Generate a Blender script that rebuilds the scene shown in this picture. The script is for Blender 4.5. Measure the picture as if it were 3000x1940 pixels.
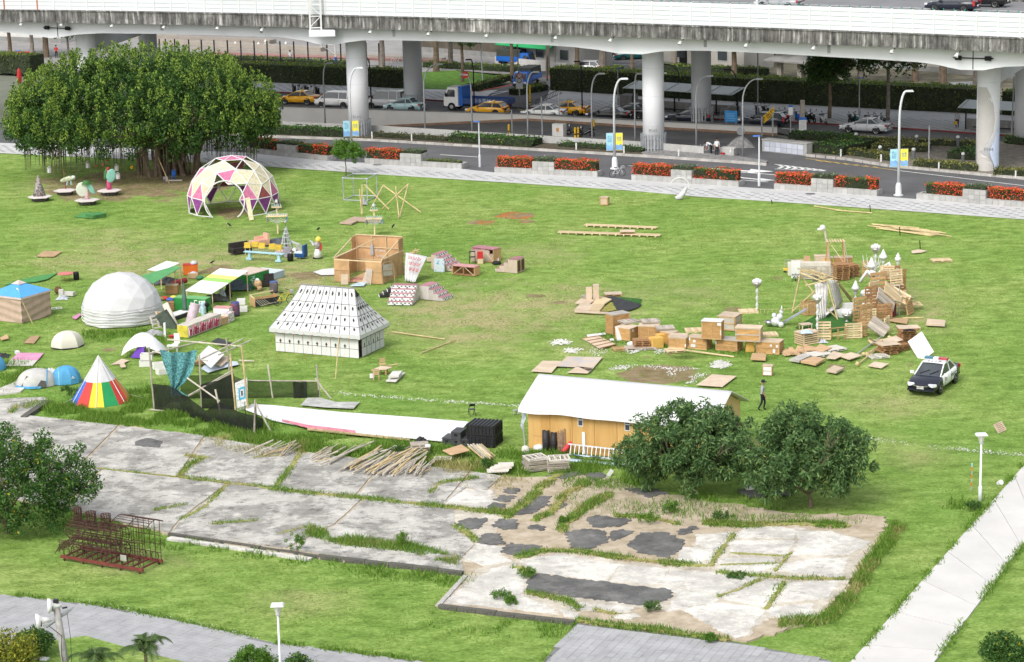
import bpy,math,random
from math import cos,sin,pi,atan2
import numpy as np
lsp=np.linspace;RSt=np.random.RandomState
from mathutils import Vector as Vc,Matrix
from mathutils.geometry import tessellate_polygon
random.seed(7);RS=RSt(11)
R=math.radians;U=random.uniform
SC=bpy.context.scene;COL=SC.collection
for o in list(bpy.data.objects):bpy.data.objects.remove(o)
# ---------------- camera
F_PX,TH,ROLL,CH=7000.0,R(13.2),R(1.35),34.8
W_PX,H_PX=3000.0,1940.0
CAMP=Vc((0,0,CH))
_r0=Vc((1,0,0));FW=Vc((0,cos(TH),-sin(TH)));_u0=Vc((0,sin(TH),cos(TH)))
CR=_r0*cos(ROLL)-_u0*sin(ROLL);CU=_u0*cos(ROLL)+_r0*sin(ROLL)
cd=bpy.data.cameras.new('camera');cam=bpy.data.objects.new('camera',cd);COL.objects.link(cam)
cd.sensor_width=36;cd.lens=36*F_PX/W_PX;cd.clip_start=1;cd.clip_end=6000
m=Matrix((CR,CU,-FW)).transposed().to_4x4();m.translation=CAMP;cam.matrix_world=m
SC.camera=cam
# ---------------- daylight: thin overcast, high soft sun
SUN_EL,SUN_AZ=R(47),R(212)
wd=bpy.data.worlds.new('World');SC.world=wd;wd.use_nodes=True
nt=wd.node_tree;nt.nodes.clear()
sky=nt.nodes.new('ShaderNodeTexSky');sky.sky_type='NISHITA';sky.sun_disc=False
sky.sun_elevation=SUN_EL;sky.sun_rotation=SUN_AZ;sky.dust_density=3;sky.air_density=1.2
hs=nt.nodes.new('ShaderNodeHueSaturation');hs.inputs['Saturation'].default_value=.28
bg=nt.nodes.new('ShaderNodeBackground');bg.inputs[1].default_value=.15
wo=nt.nodes.new('ShaderNodeOutputWorld')
nt.links.new(sky.outputs[0],hs.inputs['Color']);nt.links.new(hs.outputs[0],bg.inputs[0]);nt.links.new(bg.outputs[0],wo.inputs[0])
sd=bpy.data.lights.new('sun','SUN');sd.energy=1.1;sd.angle=R(25);sd.color=(1,.97,.92)
so=bpy.data.objects.new('sun',sd);COL.objects.link(so)
sdir=Vc((sin(SUN_AZ)*cos(SUN_EL),cos(SUN_AZ)*cos(SUN_EL),sin(SUN_EL)))
so.rotation_euler=sdir.to_track_quat('Z','Y').to_euler()
SC.view_settings.view_transform='Standard';SC.view_settings.look='None'
SC.view_settings.gamma=1;SC.view_settings.use_curve_mapping=False
SC.view_settings.exposure=0.72
SC.render.engine='CYCLES';SC.cycles.max_bounces=5;SC.cycles.transparent_max_bounces=12
# ---------------- geometry helpers
def G(px,py,z=0.0):
 d=FW*F_PX+CR*(px-W_PX/2)-CU*(py-H_PX/2)
 return CAMP+d*((z-CH)/d.z)
def PJ(p):
 q=Vc(p)-CAMP;w=q.dot(FW)
 return(W_PX/2+F_PX*q.dot(CR)/w,H_PX/2-F_PX*q.dot(CU)/w)
def HT(px,py,pyt,z0=0.0):
 q=G(px,py,z0)-CAMP;v=pyt-H_PX/2
 return(-F_PX*q.dot(CU)-v*q.dot(FW))/(v*FW.z+F_PX*CU.z)
def VP(px,py,base):
 d=FW*F_PX+CR*(px-W_PX/2)-CU*(py-H_PX/2)
 return CAMP+d*(base.y/d.y)
def HD(a,b,z=0.0):
 d=G(*b,z)-G(*a,z);return atan2(d.y,d.x)
def LY(pts,x):
 if x<=pts[0][0]:a,b=pts[0],pts[1]
 elif x>=pts[-1][0]:a,b=pts[-2],pts[-1]
 else:
  for a,b in zip(pts,pts[1:]):
   if a[0]<=x<=b[0]:break
 return a[1]+(b[1]-a[1])*(x-a[0])/(b[0]-a[0])
def V3(p):return Vc(p)if len(p)==3 else Vc((p[0],p[1],0))
class MB:
 def __init__(s):s.v=[];s.f=[];s.m=[]
 def add(s,vs,fs,mi=0):
  n=len(s.v);s.v+=[tuple(v)for v in vs];s.f+=[tuple(i+n for i in f)for f in fs];s.m+=[mi]*len(fs);return s
 def box(s,c,d,rz=0,mi=0,M=None,tp=(1,1)):
  x,y,z=d[0]/2,d[1]/2,d[2]/2
  vs=[Vc((i*x*(tp[0]if k>0 else 1),j*y*(tp[1]if k>0 else 1),k*z))for k in(-1,1)for i,j in((-1,-1),(1,-1),(1,1),(-1,1))]
  if M is None and rz:M=Matrix.Rotation(rz,3,'Z')
  if M is not None:vs=[M@v for v in vs]
  c=Vc(c)
  return s.add([v+c for v in vs],[(3,2,1,0),(4,5,6,7),(0,1,5,4),(1,2,6,5),(2,3,7,6),(3,0,4,7)],mi)
 def bar(s,a,b,w,h=None,mi=0):
  a,b=Vc(a),Vc(b);d=b-a;L=d.length
  if L<1e-6:return s
  h=h or w;M=d.to_track_quat('X','Z').to_matrix()
  return s.box((a+b)/2,(L,w,h),0,mi,M)
 def tube(s,pts,r,n=6,mi=0):
  pts=[Vc(p)for p in pts];k=len(pts);rr=r if isinstance(r,(list,tuple))else[r]*k
  base=len(s.v);vs=[];u=None
  for i,p in enumerate(pts):
   t=(pts[min(i+1,k-1)]-pts[max(i-1,0)]).normalized()
   if u is None:u=t.orthogonal().normalized()
   u=(u-t*u.dot(t));u=u.normalized()if u.length>1e-5 else t.orthogonal().normalized()
   w=t.cross(u)
   vs+=[p+(u*cos(2*pi*j/n)+w*sin(2*pi*j/n))*rr[i]for j in range(n)]
  fs=[(i*n+j,i*n+(j+1)%n,(i+1)*n+(j+1)%n,(i+1)*n+j)for i in range(k-1)for j in range(n)]
  fs+=[tuple(range(n-1,-1,-1)),tuple((k-1)*n+j for j in range(n))]
  return s.add(vs,fs,mi)
 def lathe(s,prof,n=12,c=(0,0,0),mi=0,sy=1.0):
  k=len(prof);vs=[(c[0]+r*cos(2*pi*j/n),c[1]+sy*r*sin(2*pi*j/n),c[2]+z)for r,z in prof for j in range(n)]
  fs=[(i*n+j,i*n+(j+1)%n,(i+1)*n+(j+1)%n,(i+1)*n+j)for i in range(k-1)for j in range(n)]
  fs+=[tuple(range(n-1,-1,-1)),tuple((k-1)*n+j for j in range(n))]
  return s.add(vs,fs,mi)
 def prism(s,poly,z0,z1,mi=0):
  n=len(poly);A=sum(poly[i][0]*poly[(i+1)%n][1]-poly[(i+1)%n][0]*poly[i][1]for i in range(n))
  if A<0:poly=poly[::-1]
  vs=[(p[0],p[1],z0)for p in poly]+[(p[0],p[1],z1)for p in poly]
  tri=tessellate_polygon([[Vc((p[0],p[1],0))for p in poly]])
  fs=[]
  for t in tri:
   a,b,c=(Vc((*poly[i][:2],0))for i in t)
   if(b-a).cross(c-a).z<0:t=t[::-1]
   fs+=[tuple(i+n for i in t),tuple(t[::-1])]
  fs+=[(i,(i+1)%n,n+(i+1)%n,n+i)for i in range(n)]
  return s.add(vs,fs,mi)
 def slab(s,pts,t,mi=0):
  pts=[Vc(p)for p in pts];n=len(pts)
  nr=Vc((0,0,0))
  for i in range(n):nr+=pts[i].cross(pts[(i+1)%n])
  nr.normalize()
  vs=[p-nr*t/2 for p in pts]+[p+nr*t/2 for p in pts]
  fs=[tuple(range(n-1,-1,-1)),tuple(range(n,2*n))]+[(i,(i+1)%n,n+(i+1)%n,n+i)for i in range(n)]
  return s.add(vs,fs,mi)
 def grid(s,fn,nu,nv,mi=0):
  vs=[fn(i/nu,j/nv)for i in range(nu+1)for j in range(nv+1)]
  return s.add(vs,[(i*(nv+1)+j,(i+1)*(nv+1)+j,(i+1)*(nv+1)+j+1,i*(nv+1)+j+1)for i in range(nu)for j in range(nv)],mi)
 def ball(s,c,r,n=8,mi=0,sz=1.0):
  k=n//2+1
  return s.lathe([(max(r*sin(pi*i/k),.002),-r*sz*cos(pi*i/k))for i in range(k+1)],n,c,mi)
 def mesh(s,name,mats,smooth=False):
  me=bpy.data.meshes.new(name);me.from_pydata(s.v,[],s.f)
  for mt in(mats if isinstance(mats,(list,tuple))else[mats]):me.materials.append(mt)
  if any(s.m):me.polygons.foreach_set('material_index',s.m)
  if smooth:me.polygons.foreach_set('use_smooth',[True]*len(s.f))
  me.update();return me
def Z_(z):return Vc((0,0,z))
def BX(*a,**k):return MB().box(*a,**k)
def TU(*a):return MB().tube(*a)
def LA(*a):return MB().lathe(*a)
def link(name,data,parent=None,loc=None,rz=0):
 o=bpy.data.objects.new(name,data);COL.objects.link(o)
 if parent is not None:o.parent=parent
 if loc is not None:o.location=V3(loc)
 if rz:o.rotation_euler=(0,0,rz)
 return o
def KW(p):
 if p.length<.01 or p.z>8:return 1.0
 y=PJ((p.x,p.y,0))[1];return 1.0 if y<480 else .425*(y+2046)/(y+671)
def KP(px,py):return KW(G(px,py))
def S1(o):o.scale=(1,1,1);return o
def tag(o,lb_,cat,gp=None,kind=None):
 if lb_:o['label']=lb_
 if cat:o['category']=cat
 if gp:o['group']=gp
 if kind:o['kind']=kind
 return o
def E(name,lb_,cat,loc,rz=0,gp=None):
 o=link(name,None,None,loc,rz);k=KW(o.location);o.scale=(k,k,k);return tag(o,lb_,cat,gp)
def P(par,name,mb,mt,smooth=False,lb_=None,loc=None,rz=0,kind=None):
 me=mb.mesh(name,mt,smooth)if isinstance(mb,MB)else mb
 o=link(name,me,par,loc,rz)
 if lb_:o['label']=lb_
 if kind:o['kind']=kind
 return o
def O(name,mb,mt,lb_,cat,loc=None,rz=0,gp=None,smooth=False,kind=None):
 o=P(None,name,mb,mt,smooth,None,loc,rz);k=KW(o.location);o.scale=(k,k,k);return tag(o,lb_,cat,gp,kind)
def ST(name,mb,mt,par=None,smooth=False):
 o=P(par,name,mb,mt,smooth)
 if par is None:o['kind']='structure'
 return o
def npmesh(name,V,Fc,mats,mi=None,smooth=False):
 me=bpy.data.meshes.new(name);V=np.ascontiguousarray(V,np.float32);Fc=np.ascontiguousarray(Fc,np.int32)
 n,k=Fc.shape
 me.vertices.add(len(V));me.vertices.foreach_set('co',V.ravel())
 me.loops.add(n*k);me.loops.foreach_set('vertex_index',Fc.ravel())
 me.polygons.add(n);me.polygons.foreach_set('loop_start',np.arange(0,n*k,k,dtype=np.int32))
 for mt in(mats if isinstance(mats,(list,tuple))else[mats]):me.materials.append(mt)
 if mi is not None:me.polygons.foreach_set('material_index',np.ascontiguousarray(mi,np.int32))
 if smooth:me.polygons.foreach_set('use_smooth',np.ones(n,bool))
 me.update(calc_edges=True);me.validate();return me
 # ---------------- materials
MC={}
def ramp(nt,fac,stops):
 r=nt.nodes.new('ShaderNodeValToRGB');e=r.color_ramp.elements
 while len(e)<len(stops):e.new(.5)
 for el,(p,c)in zip(e,stops):el.position=p;el.color=(*c[:3],1)
 nt.links.new(fac,r.inputs[0]);return r.outputs[0]
def mat(key,col=(.5,.5,.5),rough=.75,var=.15,sc=2.0,bump=0.0,metal=0.0,col2=None,rnd=.12,st=(1,1,1),lo=.35,hi=.65,trans=0,spec=.25,alpha=1):
 if key in MC:return MC[key]
 m=bpy.data.materials.new(key);m.use_nodes=True;n=m.node_tree;L=n.links.new
 b=n.nodes['Principled BSDF'];b.inputs['Roughness'].default_value=rough;b.inputs['Metallic'].default_value=metal
 b.inputs['Specular IOR Level'].default_value=spec
 tc=n.nodes.new('ShaderNodeTexCoord');oi=n.nodes.new('ShaderNodeObjectInfo')
 mp=n.nodes.new('ShaderNodeMapping');mp.inputs['Scale'].default_value=st
 L(tc.outputs['Object'],mp.inputs[0])
 ad=n.nodes.new('ShaderNodeVectorMath');ad.operation='MULTIPLY_ADD'
 L(oi.outputs['Random'],ad.inputs[0]);ad.inputs[1].default_value=(37,19,53);L(mp.outputs[0],ad.inputs[2])
 nz=n.nodes.new('ShaderNodeTexNoise');nz.inputs['Scale'].default_value=sc;nz.inputs['Detail'].default_value=7;nz.inputs['Roughness'].default_value=.62
 L(ad.outputs[0],nz.inputs['Vector'])
 c1=col2 if col2 else tuple(c*(1-var)for c in col);c2=col if col2 else tuple(min(c*(1+var),.95)for c in col)
 cr=ramp(n,nz.outputs[0],[(lo,c1),(hi,c2)])
 if rnd:
  mr=n.nodes.new('ShaderNodeMapRange');mr.inputs[3].default_value=1-rnd;mr.inputs[4].default_value=1+rnd
  L(oi.outputs['Random'],mr.inputs[0])
  mx=n.nodes.new('ShaderNodeVectorMath');mx.operation='SCALE';L(cr,mx.inputs[0]);L(mr.outputs[0],mx.inputs['Scale']);cr=mx.outputs[0]
 L(cr,b.inputs['Base Color'])
 if bump:
  bp=n.nodes.new('ShaderNodeBump');bp.inputs['Strength'].default_value=bump;bp.inputs['Distance'].default_value=.05
  L(nz.outputs[0],bp.inputs['Height']);L(bp.outputs[0],b.inputs['Normal'])
 if alpha<1:b.inputs['Alpha'].default_value=alpha
 if trans:
  tr=n.nodes.new('ShaderNodeBsdfTranslucent');L(cr,tr.inputs[0])
  mxs=n.nodes.new('ShaderNodeMixShader');mxs.inputs[0].default_value=trans
  L(b.outputs[0],mxs.inputs[1]);L(tr.outputs[0],mxs.inputs[2]);L(mxs.outputs[0],n.nodes['Material Output'].inputs[0])
 MC[key]=m;return m
def lf_(key,stops,rough=.55,trans=.3):
 if key in MC:return MC[key]
 m=bpy.data.materials.new(key);m.use_nodes=True;n=m.node_tree;L=n.links.new
 b=n.nodes['Principled BSDF'];b.inputs['Roughness'].default_value=rough;b.inputs['Specular IOR Level'].default_value=.25
 g=n.nodes.new('ShaderNodeNewGeometry')
 cr=ramp(n,g.outputs['Random Per Island'],stops);L(cr,b.inputs['Base Color'])
 tr=n.nodes.new('ShaderNodeBsdfTranslucent');L(cr,tr.inputs[0])
 mx=n.nodes.new('ShaderNodeMixShader');mx.inputs[0].default_value=trans
 L(b.outputs[0],mx.inputs[1]);L(tr.outputs[0],mx.inputs[2]);L(mx.outputs[0],n.nodes['Material Output'].inputs[0])
 MC[key]=m;return m
def netmat(key,col,dens):
 if key in MC:return MC[key]
 m=mat(key,col,.8,.3,3);n=m.node_tree;L=n.links.new;b=n.nodes['Principled BSDF']
 t=n.nodes.new('ShaderNodeBsdfTransparent');mx=n.nodes.new('ShaderNodeMixShader');mx.inputs[0].default_value=dens
 L(t.outputs[0],mx.inputs[1]);L(b.outputs[0],mx.inputs[2]);L(mx.outputs[0],n.nodes['Material Output'].inputs[0]);return m
WOOD=mat('pine',(.46,.29,.14),.8,.18,1.5,.15,st=(1,8,8),rnd=.22)
WP=mat('pale_pine',(.62,.48,.30),.8,.15,1.5,.1,st=(1,8,8),rnd=.2)
WG=mat('grey_wood',(.42,.37,.31),.85,.25,1.5,.2,st=(1,8,8),rnd=.25)
WR_=mat('brown_wood',(.36,.20,.095),.8,.2,1.2,.15,st=(1,6,6),rnd=.15)
PLY=mat('plywood',(.50,.33,.19),.75,.14,1.2,.05,st=(1,4,1),rnd=.12)
PLYP=mat('pale_plywood',(.54,.43,.32),.75,.12,1.2,.05,rnd=.12)
CRATE=mat('crate_ply',(.45,.26,.105),.75,.2,1.6,.08,st=(1,1,3),rnd=.14)
BAMB=mat('bamboo',(.50,.39,.21),.6,.25,2,0,rnd=.25)
BAMBG=mat('grey_bamboo',(.43,.39,.32),.65,.25,2,0,rnd=.25)
WH=mat('white_paint',(.66,.66,.65),.55,.05,1,rnd=.04)
WHITEC=mat('white_canvas',(.55,.55,.55),.7,.07,1.2,.1,rnd=.03)
TARP=mat('white_tarp',(.68,.68,.69),.5,.05,.6,.1,rnd=.02)
BK=mat('black_paint',(.012,.012,.014),.45,.2,2)
BLK2=mat('black_plastic',(.03,.03,.033),.5,.2,2)
SL=mat('galvanised',(.42,.44,.46),.45,.12,2,metal=.4)
SV=mat('silver_paint',(.72,.73,.75),.35,.12,3,metal=.35)
RUST=mat('rust',(.075,.036,.03),.85,.4,3,.2)
CONC=mat('concrete',(.42,.41,.39),.85,.18,.8,.15)
GREY=mat('grey_paint',(.35,.36,.37),.6,.1,1)
GLASS=mat('window_glass',(.05,.058,.065),.12,.2,1,spec=.7)
TYRE=mat('tyre_rubber',(.02,.02,.02),.8,.2,4)
CHROME=mat('chrome',(.6,.6,.62),.25,.1,2,metal=.9)
RED=mat('red_paint',(.45,.03,.03),.5,.15,2)
BLUE=mat('blue_paint',(.03,.13,.45),.5,.15,2)
YEL=mat('yellow_paint',(.70,.42,.02),.5,.1,2)
GRN=mat('green_paint',(.03,.22,.05),.6,.15,2)
SKIN=mat('skin',(.38,.22,.14),.6,.1,3)
# ---------------- setting: ground
def flat(name,px,z,mt,par=None,t=.02,zpx=0.0):
 pts=[G(x,y,zpx)for x,y in px]
 return ST(name,MB().prism([(p.x,p.y)for p in pts],z-t,z),mt,par)
WALK_S=[(-120,436),(0,449),(216,459),(500,472),(777,488),(970,501),(1088,510),(1500,536),(1838,558),(2040,576),(2300,593),(2551,611),(3000,643),(3150,654)]
WALK_N=[(-120,410),(0,420),(300,433),(722,449),(953,472),(1340,495),(1449,507),(1748,519),(1850,529),(2142,548),(2268,556),(2551,575),(2685,585),(2974,608),(3150,622)]
KERB_N=[(-120,352),(300,368),(500,380),(750,402),(1088,414),(1550,441),(1885,461),(2200,482),(2243,486)]
KERB_R=[(2362,459),(2480,470),(2605,490),(3000,527),(3150,541)]
RAMP_N=[(640,372),(800,378),(1090,391),(1300,404),(1550,420)]
RAMP_F=[(640,322),(780,328),(1138,340),(1550,353)]
def xy(p):return(p.x,p.y)
hole=[xy(G(x,y))for x,y in RAMP_F]+[xy(G(x,y))for x,y in RAMP_N[::-1]]
outer=[(-1500,-1500),(1500,-1500),(1500,2500),(-1500,2500)]
EARTH=mat('far_ground',(.16,.17,.13),.9,.3,.05)
allp=[Vc((*p,-.2))for p in outer+hole]
tri=tessellate_polygon([[Vc((*p,0))for p in outer],[Vc((*p,0))for p in hole]])
tri=[t if(allp[t[1]]-allp[t[0]]).cross(allp[t[2]]-allp[t[0]]).z>0 else t[::-1]for t in tri]
ST('ground',MB().add(allp,tri),EARTH)
gx=np.arange(-56,56.1,.32);gy=np.arange(84,238,.32)
X,Y=np.meshgrid(gx,gy,indexing='ij');nx,ny=X.shape
def pxarr(X,Y,Z=0):
 q=[X-CAMP.x,Y-CAMP.y,Z-CAMP.z]
 d=lambda a:q[0]*a.x+q[1]*a.y+q[2]*a.z
 w=d(FW);return W_PX/2+F_PX*d(CR)/w,H_PX/2-F_PX*d(CU)/w
PXA,PYA=pxarr(X,Y)
def vn_(X,Y,sc,seed):
 r=RSt(seed);T=r.rand(64,64);x=X/sc;y=Y/sc
 i=np.floor(x).astype(int);j=np.floor(y).astype(int);f=x-i;g=y-j;f=f*f*(3-2*f);g=g*g*(3-2*g)
 a=T[i%64,j%64];b=T[(i+1)%64,j%64];c=T[i%64,(j+1)%64];d=T[(i+1)%64,(j+1)%64]
 return(a*(1-f)+b*f)*(1-g)+(c*(1-f)+d*f)*g
rough=vn_(X,Y,2.1,1)*.5+vn_(X,Y,.9,2)*.5
def blob(cx,cy,rx,ry,k=1.0,ang=0,soft=.45):
 dx,dy=PXA-cx,PYA-cy;a=R(ang)
 u=(dx*cos(a)+dy*sin(a))/rx;v=(-dx*sin(a)+dy*cos(a))/ry
 d=np.sqrt(u*u+v*v)+(rough-.5)*.9
 return np.clip((1-d)/soft,0,1)*k
dirt=np.zeros_like(X);dry=np.zeros_like(X);lush=np.zeros_like(X)
for b in[(330,555,250,38,.95),(480,520,230,28,1),(560,545,120,20,.9),(200,530,120,22,.6),(680,622,75,24,.8),(1920,1096,165,32,1),(640,790,70,20,.7),(900,805,60,14,.75),(700,812,45,14,.7),(1570,865,42,9,.9),(1640,885,36,6,.7),(2150,905,42,12,.6),(330,1022,28,10,.5),(86,998,30,10,.8),(315,1024,26,8,.7),(2130,1150,60,10,.4),(2460,1075,50,14,.6),(2665,1068,20,8,.5),(1510,940,50,14,.35),(1330,930,60,12,.3),(1240,918,50,10,.3),(1400,912,60,10,.35),(1430,968,40,8,.35),(640,752,60,10,.3),(2306,958,14,7,.5),(1960,1040,30,5,.5),(1895,1045,25,5,.5),(2030,1050,25,5,.45),(2280,815,24,10,.5),(2660,1240,40,10,.3),(2640,1390,30,8,.3),(2650,1435,25,8,.3)]:
 dirt=np.maximum(dirt,blob(*b[:5]))
for b in[(500,760,460,70,.8),(860,820,240,70,.85),(1380,920,380,110,.85),(1560,740,200,50,.35),(1650,890,300,70,.75),(2000,860,260,60,.3),(300,690,260,50,.3),(2620,900,260,100,.55),(2600,1180,240,50,.35),(2660,1330,150,60,.35),(150,545,160,30,.4),(1060,780,130,40,.4),(720,700,130,50,.35),(900,1560,1,1,0),(420,1650,240,60,.3),(900,1760,240,60,.3),(2560,800,180,50,.25),(660,590,200,30,.35),(1700,1010,200,40,.3)]:
 dry=np.maximum(dry,blob(*b[:5],soft=.9))
for b in[(640,1120,380,60,.6),(2000,960,400,40,.5),(1820,1000,260,40,.7),(2300,1010,200,50,.6),(1500,520,800,60,.35),(200,1160,260,60,.8),(700,1260,400,60,.9),(1050,1330,350,50,.8),(900,960,320,60,.6),(2450,930,150,40,.5),(2700,1280,200,60,.4),(500,1500,500,200,.7),(2780,1500,240,120,.5),(250,470,300,20,.6),(1350,1080,180,60,.4),(1100,1180,200,40,.5),(420,980,240,40,.7),(2300,1850,300,60,.6)]:
 lush=np.maximum(lush,blob(*b[:5],soft=.9))
clay=np.maximum(blob(1510,632,66,14,1),blob(1410,650,58,8,.9));clay=np.maximum(clay,blob(1540,648,34,9,1))
dirt=np.maximum(dirt,clay)
Z=(vn_(X,Y,.7,5)-.5)*.045+(vn_(X,Y,4,6)-.5)*.04-.035
idx=np.arange(nx*ny).reshape(nx,ny)
Fq=np.stack([idx[:-1,:-1],idx[1:,:-1],idx[1:,1:],idx[:-1,1:]],-1).reshape(-1,4)
lim=np.interp(PXA.ravel(),[p[0]for p in WALK_S],[p[1]for p in WALK_S])
Fq=Fq[PYA.ravel()[Fq[:,0]]>lim[Fq[:,0]]-14]
lm=bpy.data.materials.new('lawn_grass');lm.use_nodes=True;n=lm.node_tree;L=n.links.new
b=n.nodes['Principled BSDF'];b.inputs['Roughness'].default_value=.95;b.inputs['Specular IOR Level'].default_value=.08
tc=n.nodes.new('ShaderNodeTexCoord')
def NZ(sc,det=5,st=None,ro=.6):
 z=n.nodes.new('ShaderNodeTexNoise');z.inputs['Scale'].default_value=sc;z.inputs['Detail'].default_value=det;z.inputs['Roughness'].default_value=ro
 if st:
  q=n.nodes.new('ShaderNodeMapping');q.inputs['Scale'].default_value=st;L(tc.outputs['Object'],q.inputs[0]);L(q.outputs[0],z.inputs['Vector'])
 else:L(tc.outputs['Object'],z.inputs['Vector'])
 return z.outputs[0]
def MIX(a,bb,f,mode='MIX'):
 x=n.nodes.new('ShaderNodeMix');x.data_type='RGBA';x.blend_type=mode
 for i,s in((6,a),(7,bb)):
  if isinstance(s,tuple):x.inputs[i].default_value=(*s,1)
  else:L(s,x.inputs[i])
 if isinstance(f,float):x.inputs[0].default_value=f
 else:L(f,x.inputs[0])
 return x.outputs[2]
def AT(nm):
 a=n.nodes.new('ShaderNodeAttribute');a.attribute_name=nm;return a.outputs['Fac']
def MA(op,a,bb,cl=True):
 x=n.nodes.new('ShaderNodeMath');x.operation=op;x.use_clamp=cl
 for i,s in((0,a),(1,bb)):
  if isinstance(s,(int,float)):x.inputs[i].default_value=s
  else:L(s,x.inputs[i])
 return x.outputs[0]
base=ramp(n,NZ(.11,6),[(.3,(.15,.26,.05)),(.5,(.205,.31,.07)),(.7,(.27,.345,.10))])
mid=ramp(n,NZ(.75,8,(1,1.6,1),.7),[(.32,(.55,.6,.5)),(.5,(.97,1,.95)),(.68,(1.45,1.32,1.6))])
fine=ramp(n,NZ(5.0,6,(1,1.7,1),.8),[(.33,(.5,.56,.45)),(.5,(1,1,1)),(.67,(1.55,1.42,1.7))])
c=MIX(base,mid,1.0,'MULTIPLY')
c=MIX(c,(.11,.255,.035),MA('MULTIPLY',AT('lush'),.6))
dfac=MA('MULTIPLY',AT('dry'),ramp(n,NZ(.5,7),[(.35,(.3,)*3),(.65,(1.8,)*3)]))
c=MIX(c,(.36,.33,.16),dfac)
c=MIX(c,fine,.95,'MULTIPLY')
dcol=ramp(n,NZ(1.2,7),[(.3,(.17,.115,.065)),(.7,(.33,.25,.16))])
dcol=MIX(dcol,(.44,.15,.045),MA('MULTIPLY',AT('clay'),ramp(n,NZ(.8,4),[(.45,(0,)*3),(.55,(1,)*3)])))
df=MA('ADD',AT('dirt'),MA('MULTIPLY',MA('SUBTRACT',NZ(2.5,7),.5,False),.9,False),False)
df=ramp(n,df,[(.35,(0,)*3),(.6,(1,)*3)])
c=MIX(c,dcol,MA('MULTIPLY',df,.92))
L(c,b.inputs['Base Color'])
bp=n.nodes.new('ShaderNodeBump');bp.inputs['Strength'].default_value=.8;bp.inputs['Distance'].default_value=.12
L(NZ(4.5,7,None,.75),bp.inputs['Height']);L(bp.outputs[0],b.inputs['Normal'])
lme=npmesh('lawn',np.stack([X,Y,Z],-1).reshape(-1,3),Fq,lm,None,True)
for nm,A in(('dirt',dirt),('dry',dry),('lush',lush),('clay',clay)):
 a=lme.attributes.new(nm,'FLOAT','POINT');a.data.foreach_set('value',A.ravel().astype(np.float32))
link('lawn',lme)['kind']='structure'
# ---- paving laid tile by tile
def inpoly(x,y,poly):
 c=False;n=len(poly);j=n-1
 for i in range(n):
  xi,yi=poly[i];xj,yj=poly[j]
  if(yi>y)!=(yj>y)and x<(xj-xi)*(y-yi)/(yj-yi)+xi:c=not c
  j=i
 return c
def pv_(par,px,e1,tw,th,z,mt,name='paving_tile',gap=.02,t=.03,cap=300,jit=.004,stag=.0,inset=True):
 P2=[xy(G(x,y))for x,y in px];e1=Vc((e1[0],e1[1])).normalized();e2=Vc((-e1 .y,e1 .x))
 us=[Vc(p).dot(e1)for p in P2];vs=[Vc(p).dot(e2)for p in P2]
 cen=[];j=0
 v=min(vs)
 while v<max(vs):
  u=min(us)+(stag*tw if j%2 else 0)
  while u<max(us):
   c=e1*(u+tw/2)+e2*(v+th/2)
   if inpoly(c.x,c.y,P2):
    q=PJ((c.x,c.y,z))
    if-60<q[0]<3060 and q[1]<2000:cen.append((q[1],c.x,c.y))
   u+=tw
  v+=th;j+=1
 cen.sort(reverse=True);rz=atan2(e1 .y,e1 .x)
 me=BX((0,0,0),(tw-gap,th-gap,t)).mesh(name,mt)
 for _,x,y in cen[:cap]:link(name,me,par,(x,y,z+U(-jit,jit)),rz)
 if len(cen)>cap:
  mb=MB()
  for _,x,y in cen[cap:]:mb.box((x,y,z+U(-jit,jit)),(tw-gap,th-gap,t),rz)
  P(par,name+'s',mb,mt,kind='stuff')
EX=(G(3000,643)-G(777,488)).normalized()
PAVE=mat('walk_tile',(.47,.47,.465),.8,.08,.5,.05,rnd=.05)
wk=flat('sidewalk',WALK_S+WALK_N[::-1],.05,PAVE,t=.05)
DK=mat('dark_paver',(.17,.17,.175),.8,.15,3)
def dashes(par,A,B,rows,step,z,n=300,size=(.42,.13)):
 me=BX((0,0,0),(*size,.012)).mesh('dark_paver',DK);k=0;mb=MB()
 d=(B-A);L=d.length;d.normalize();nn=Vc((-d.y,d.x,0));rz=atan2(d.y,d.x)
 pts=[]
 for r in range(rows[0],rows[1]):
  u=(step/2 if r%2 else 0)
  while u<L:pts.append((r,u));u+=step
 pts.sort(key=lambda q:q[0])
 return[(A+d*u+nn*r*rows[2],rz)for r,u in pts],me
pts,me=dashes(wk,G(-100,445),G(3150,654),(0,9,.52),1.25,.05)
k=0;mb=MB()
for p,rz in sorted(pts,key=lambda q:q[0].y):
 q=PJ(p)
 if not(-20<q[0]<3020 and LY(WALK_N,q[0])+2<q[1]<LY(WALK_S,q[0])-2):continue
 if k<300:link('dark_paver',me,wk,(p.x,p.y,.056),rz);k+=1
 else:mb.box((p.x,p.y,.056),(.42,.13,.012),rz)
if mb.v:P(wk,'dark_pavers',mb,DK,kind='stuff')
JM=mat('joint_line',(.36,.36,.35),.85)
mb=MB()
for t in np.arange(0,1,.0125):
 p=G(-100,LY(WALK_S,-100)).lerp(G(3150,654),t);q=PJ(p);p=G(q[0],LY(WALK_S,q[0])-3);nn=Vc((-EX.y,EX.x,0));mb.bar(p+Z_(.052),p+nn*3.0+Z_(.052),.035,.008)
P(wk,'paving_joint',mb,JM,kind='stuff')
ASPH=mat('asphalt',(.115,.115,.12),.9,.14,.35,.05,rnd=0)
ASPH2=mat('old_asphalt',(.14,.138,.135),.9,.18,.4,.05,rnd=0)
road=flat('road',WALK_N+[(3150,541),(3000,527),(2605,490),(2480,470),(2362,459),(2340,440),(2100,418),(1885,400),(1885,461),(1550,441),(1088,414),(750,402),(500,380),(300,368),(-120,352)],.02,ASPH,t=.06)
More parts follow.
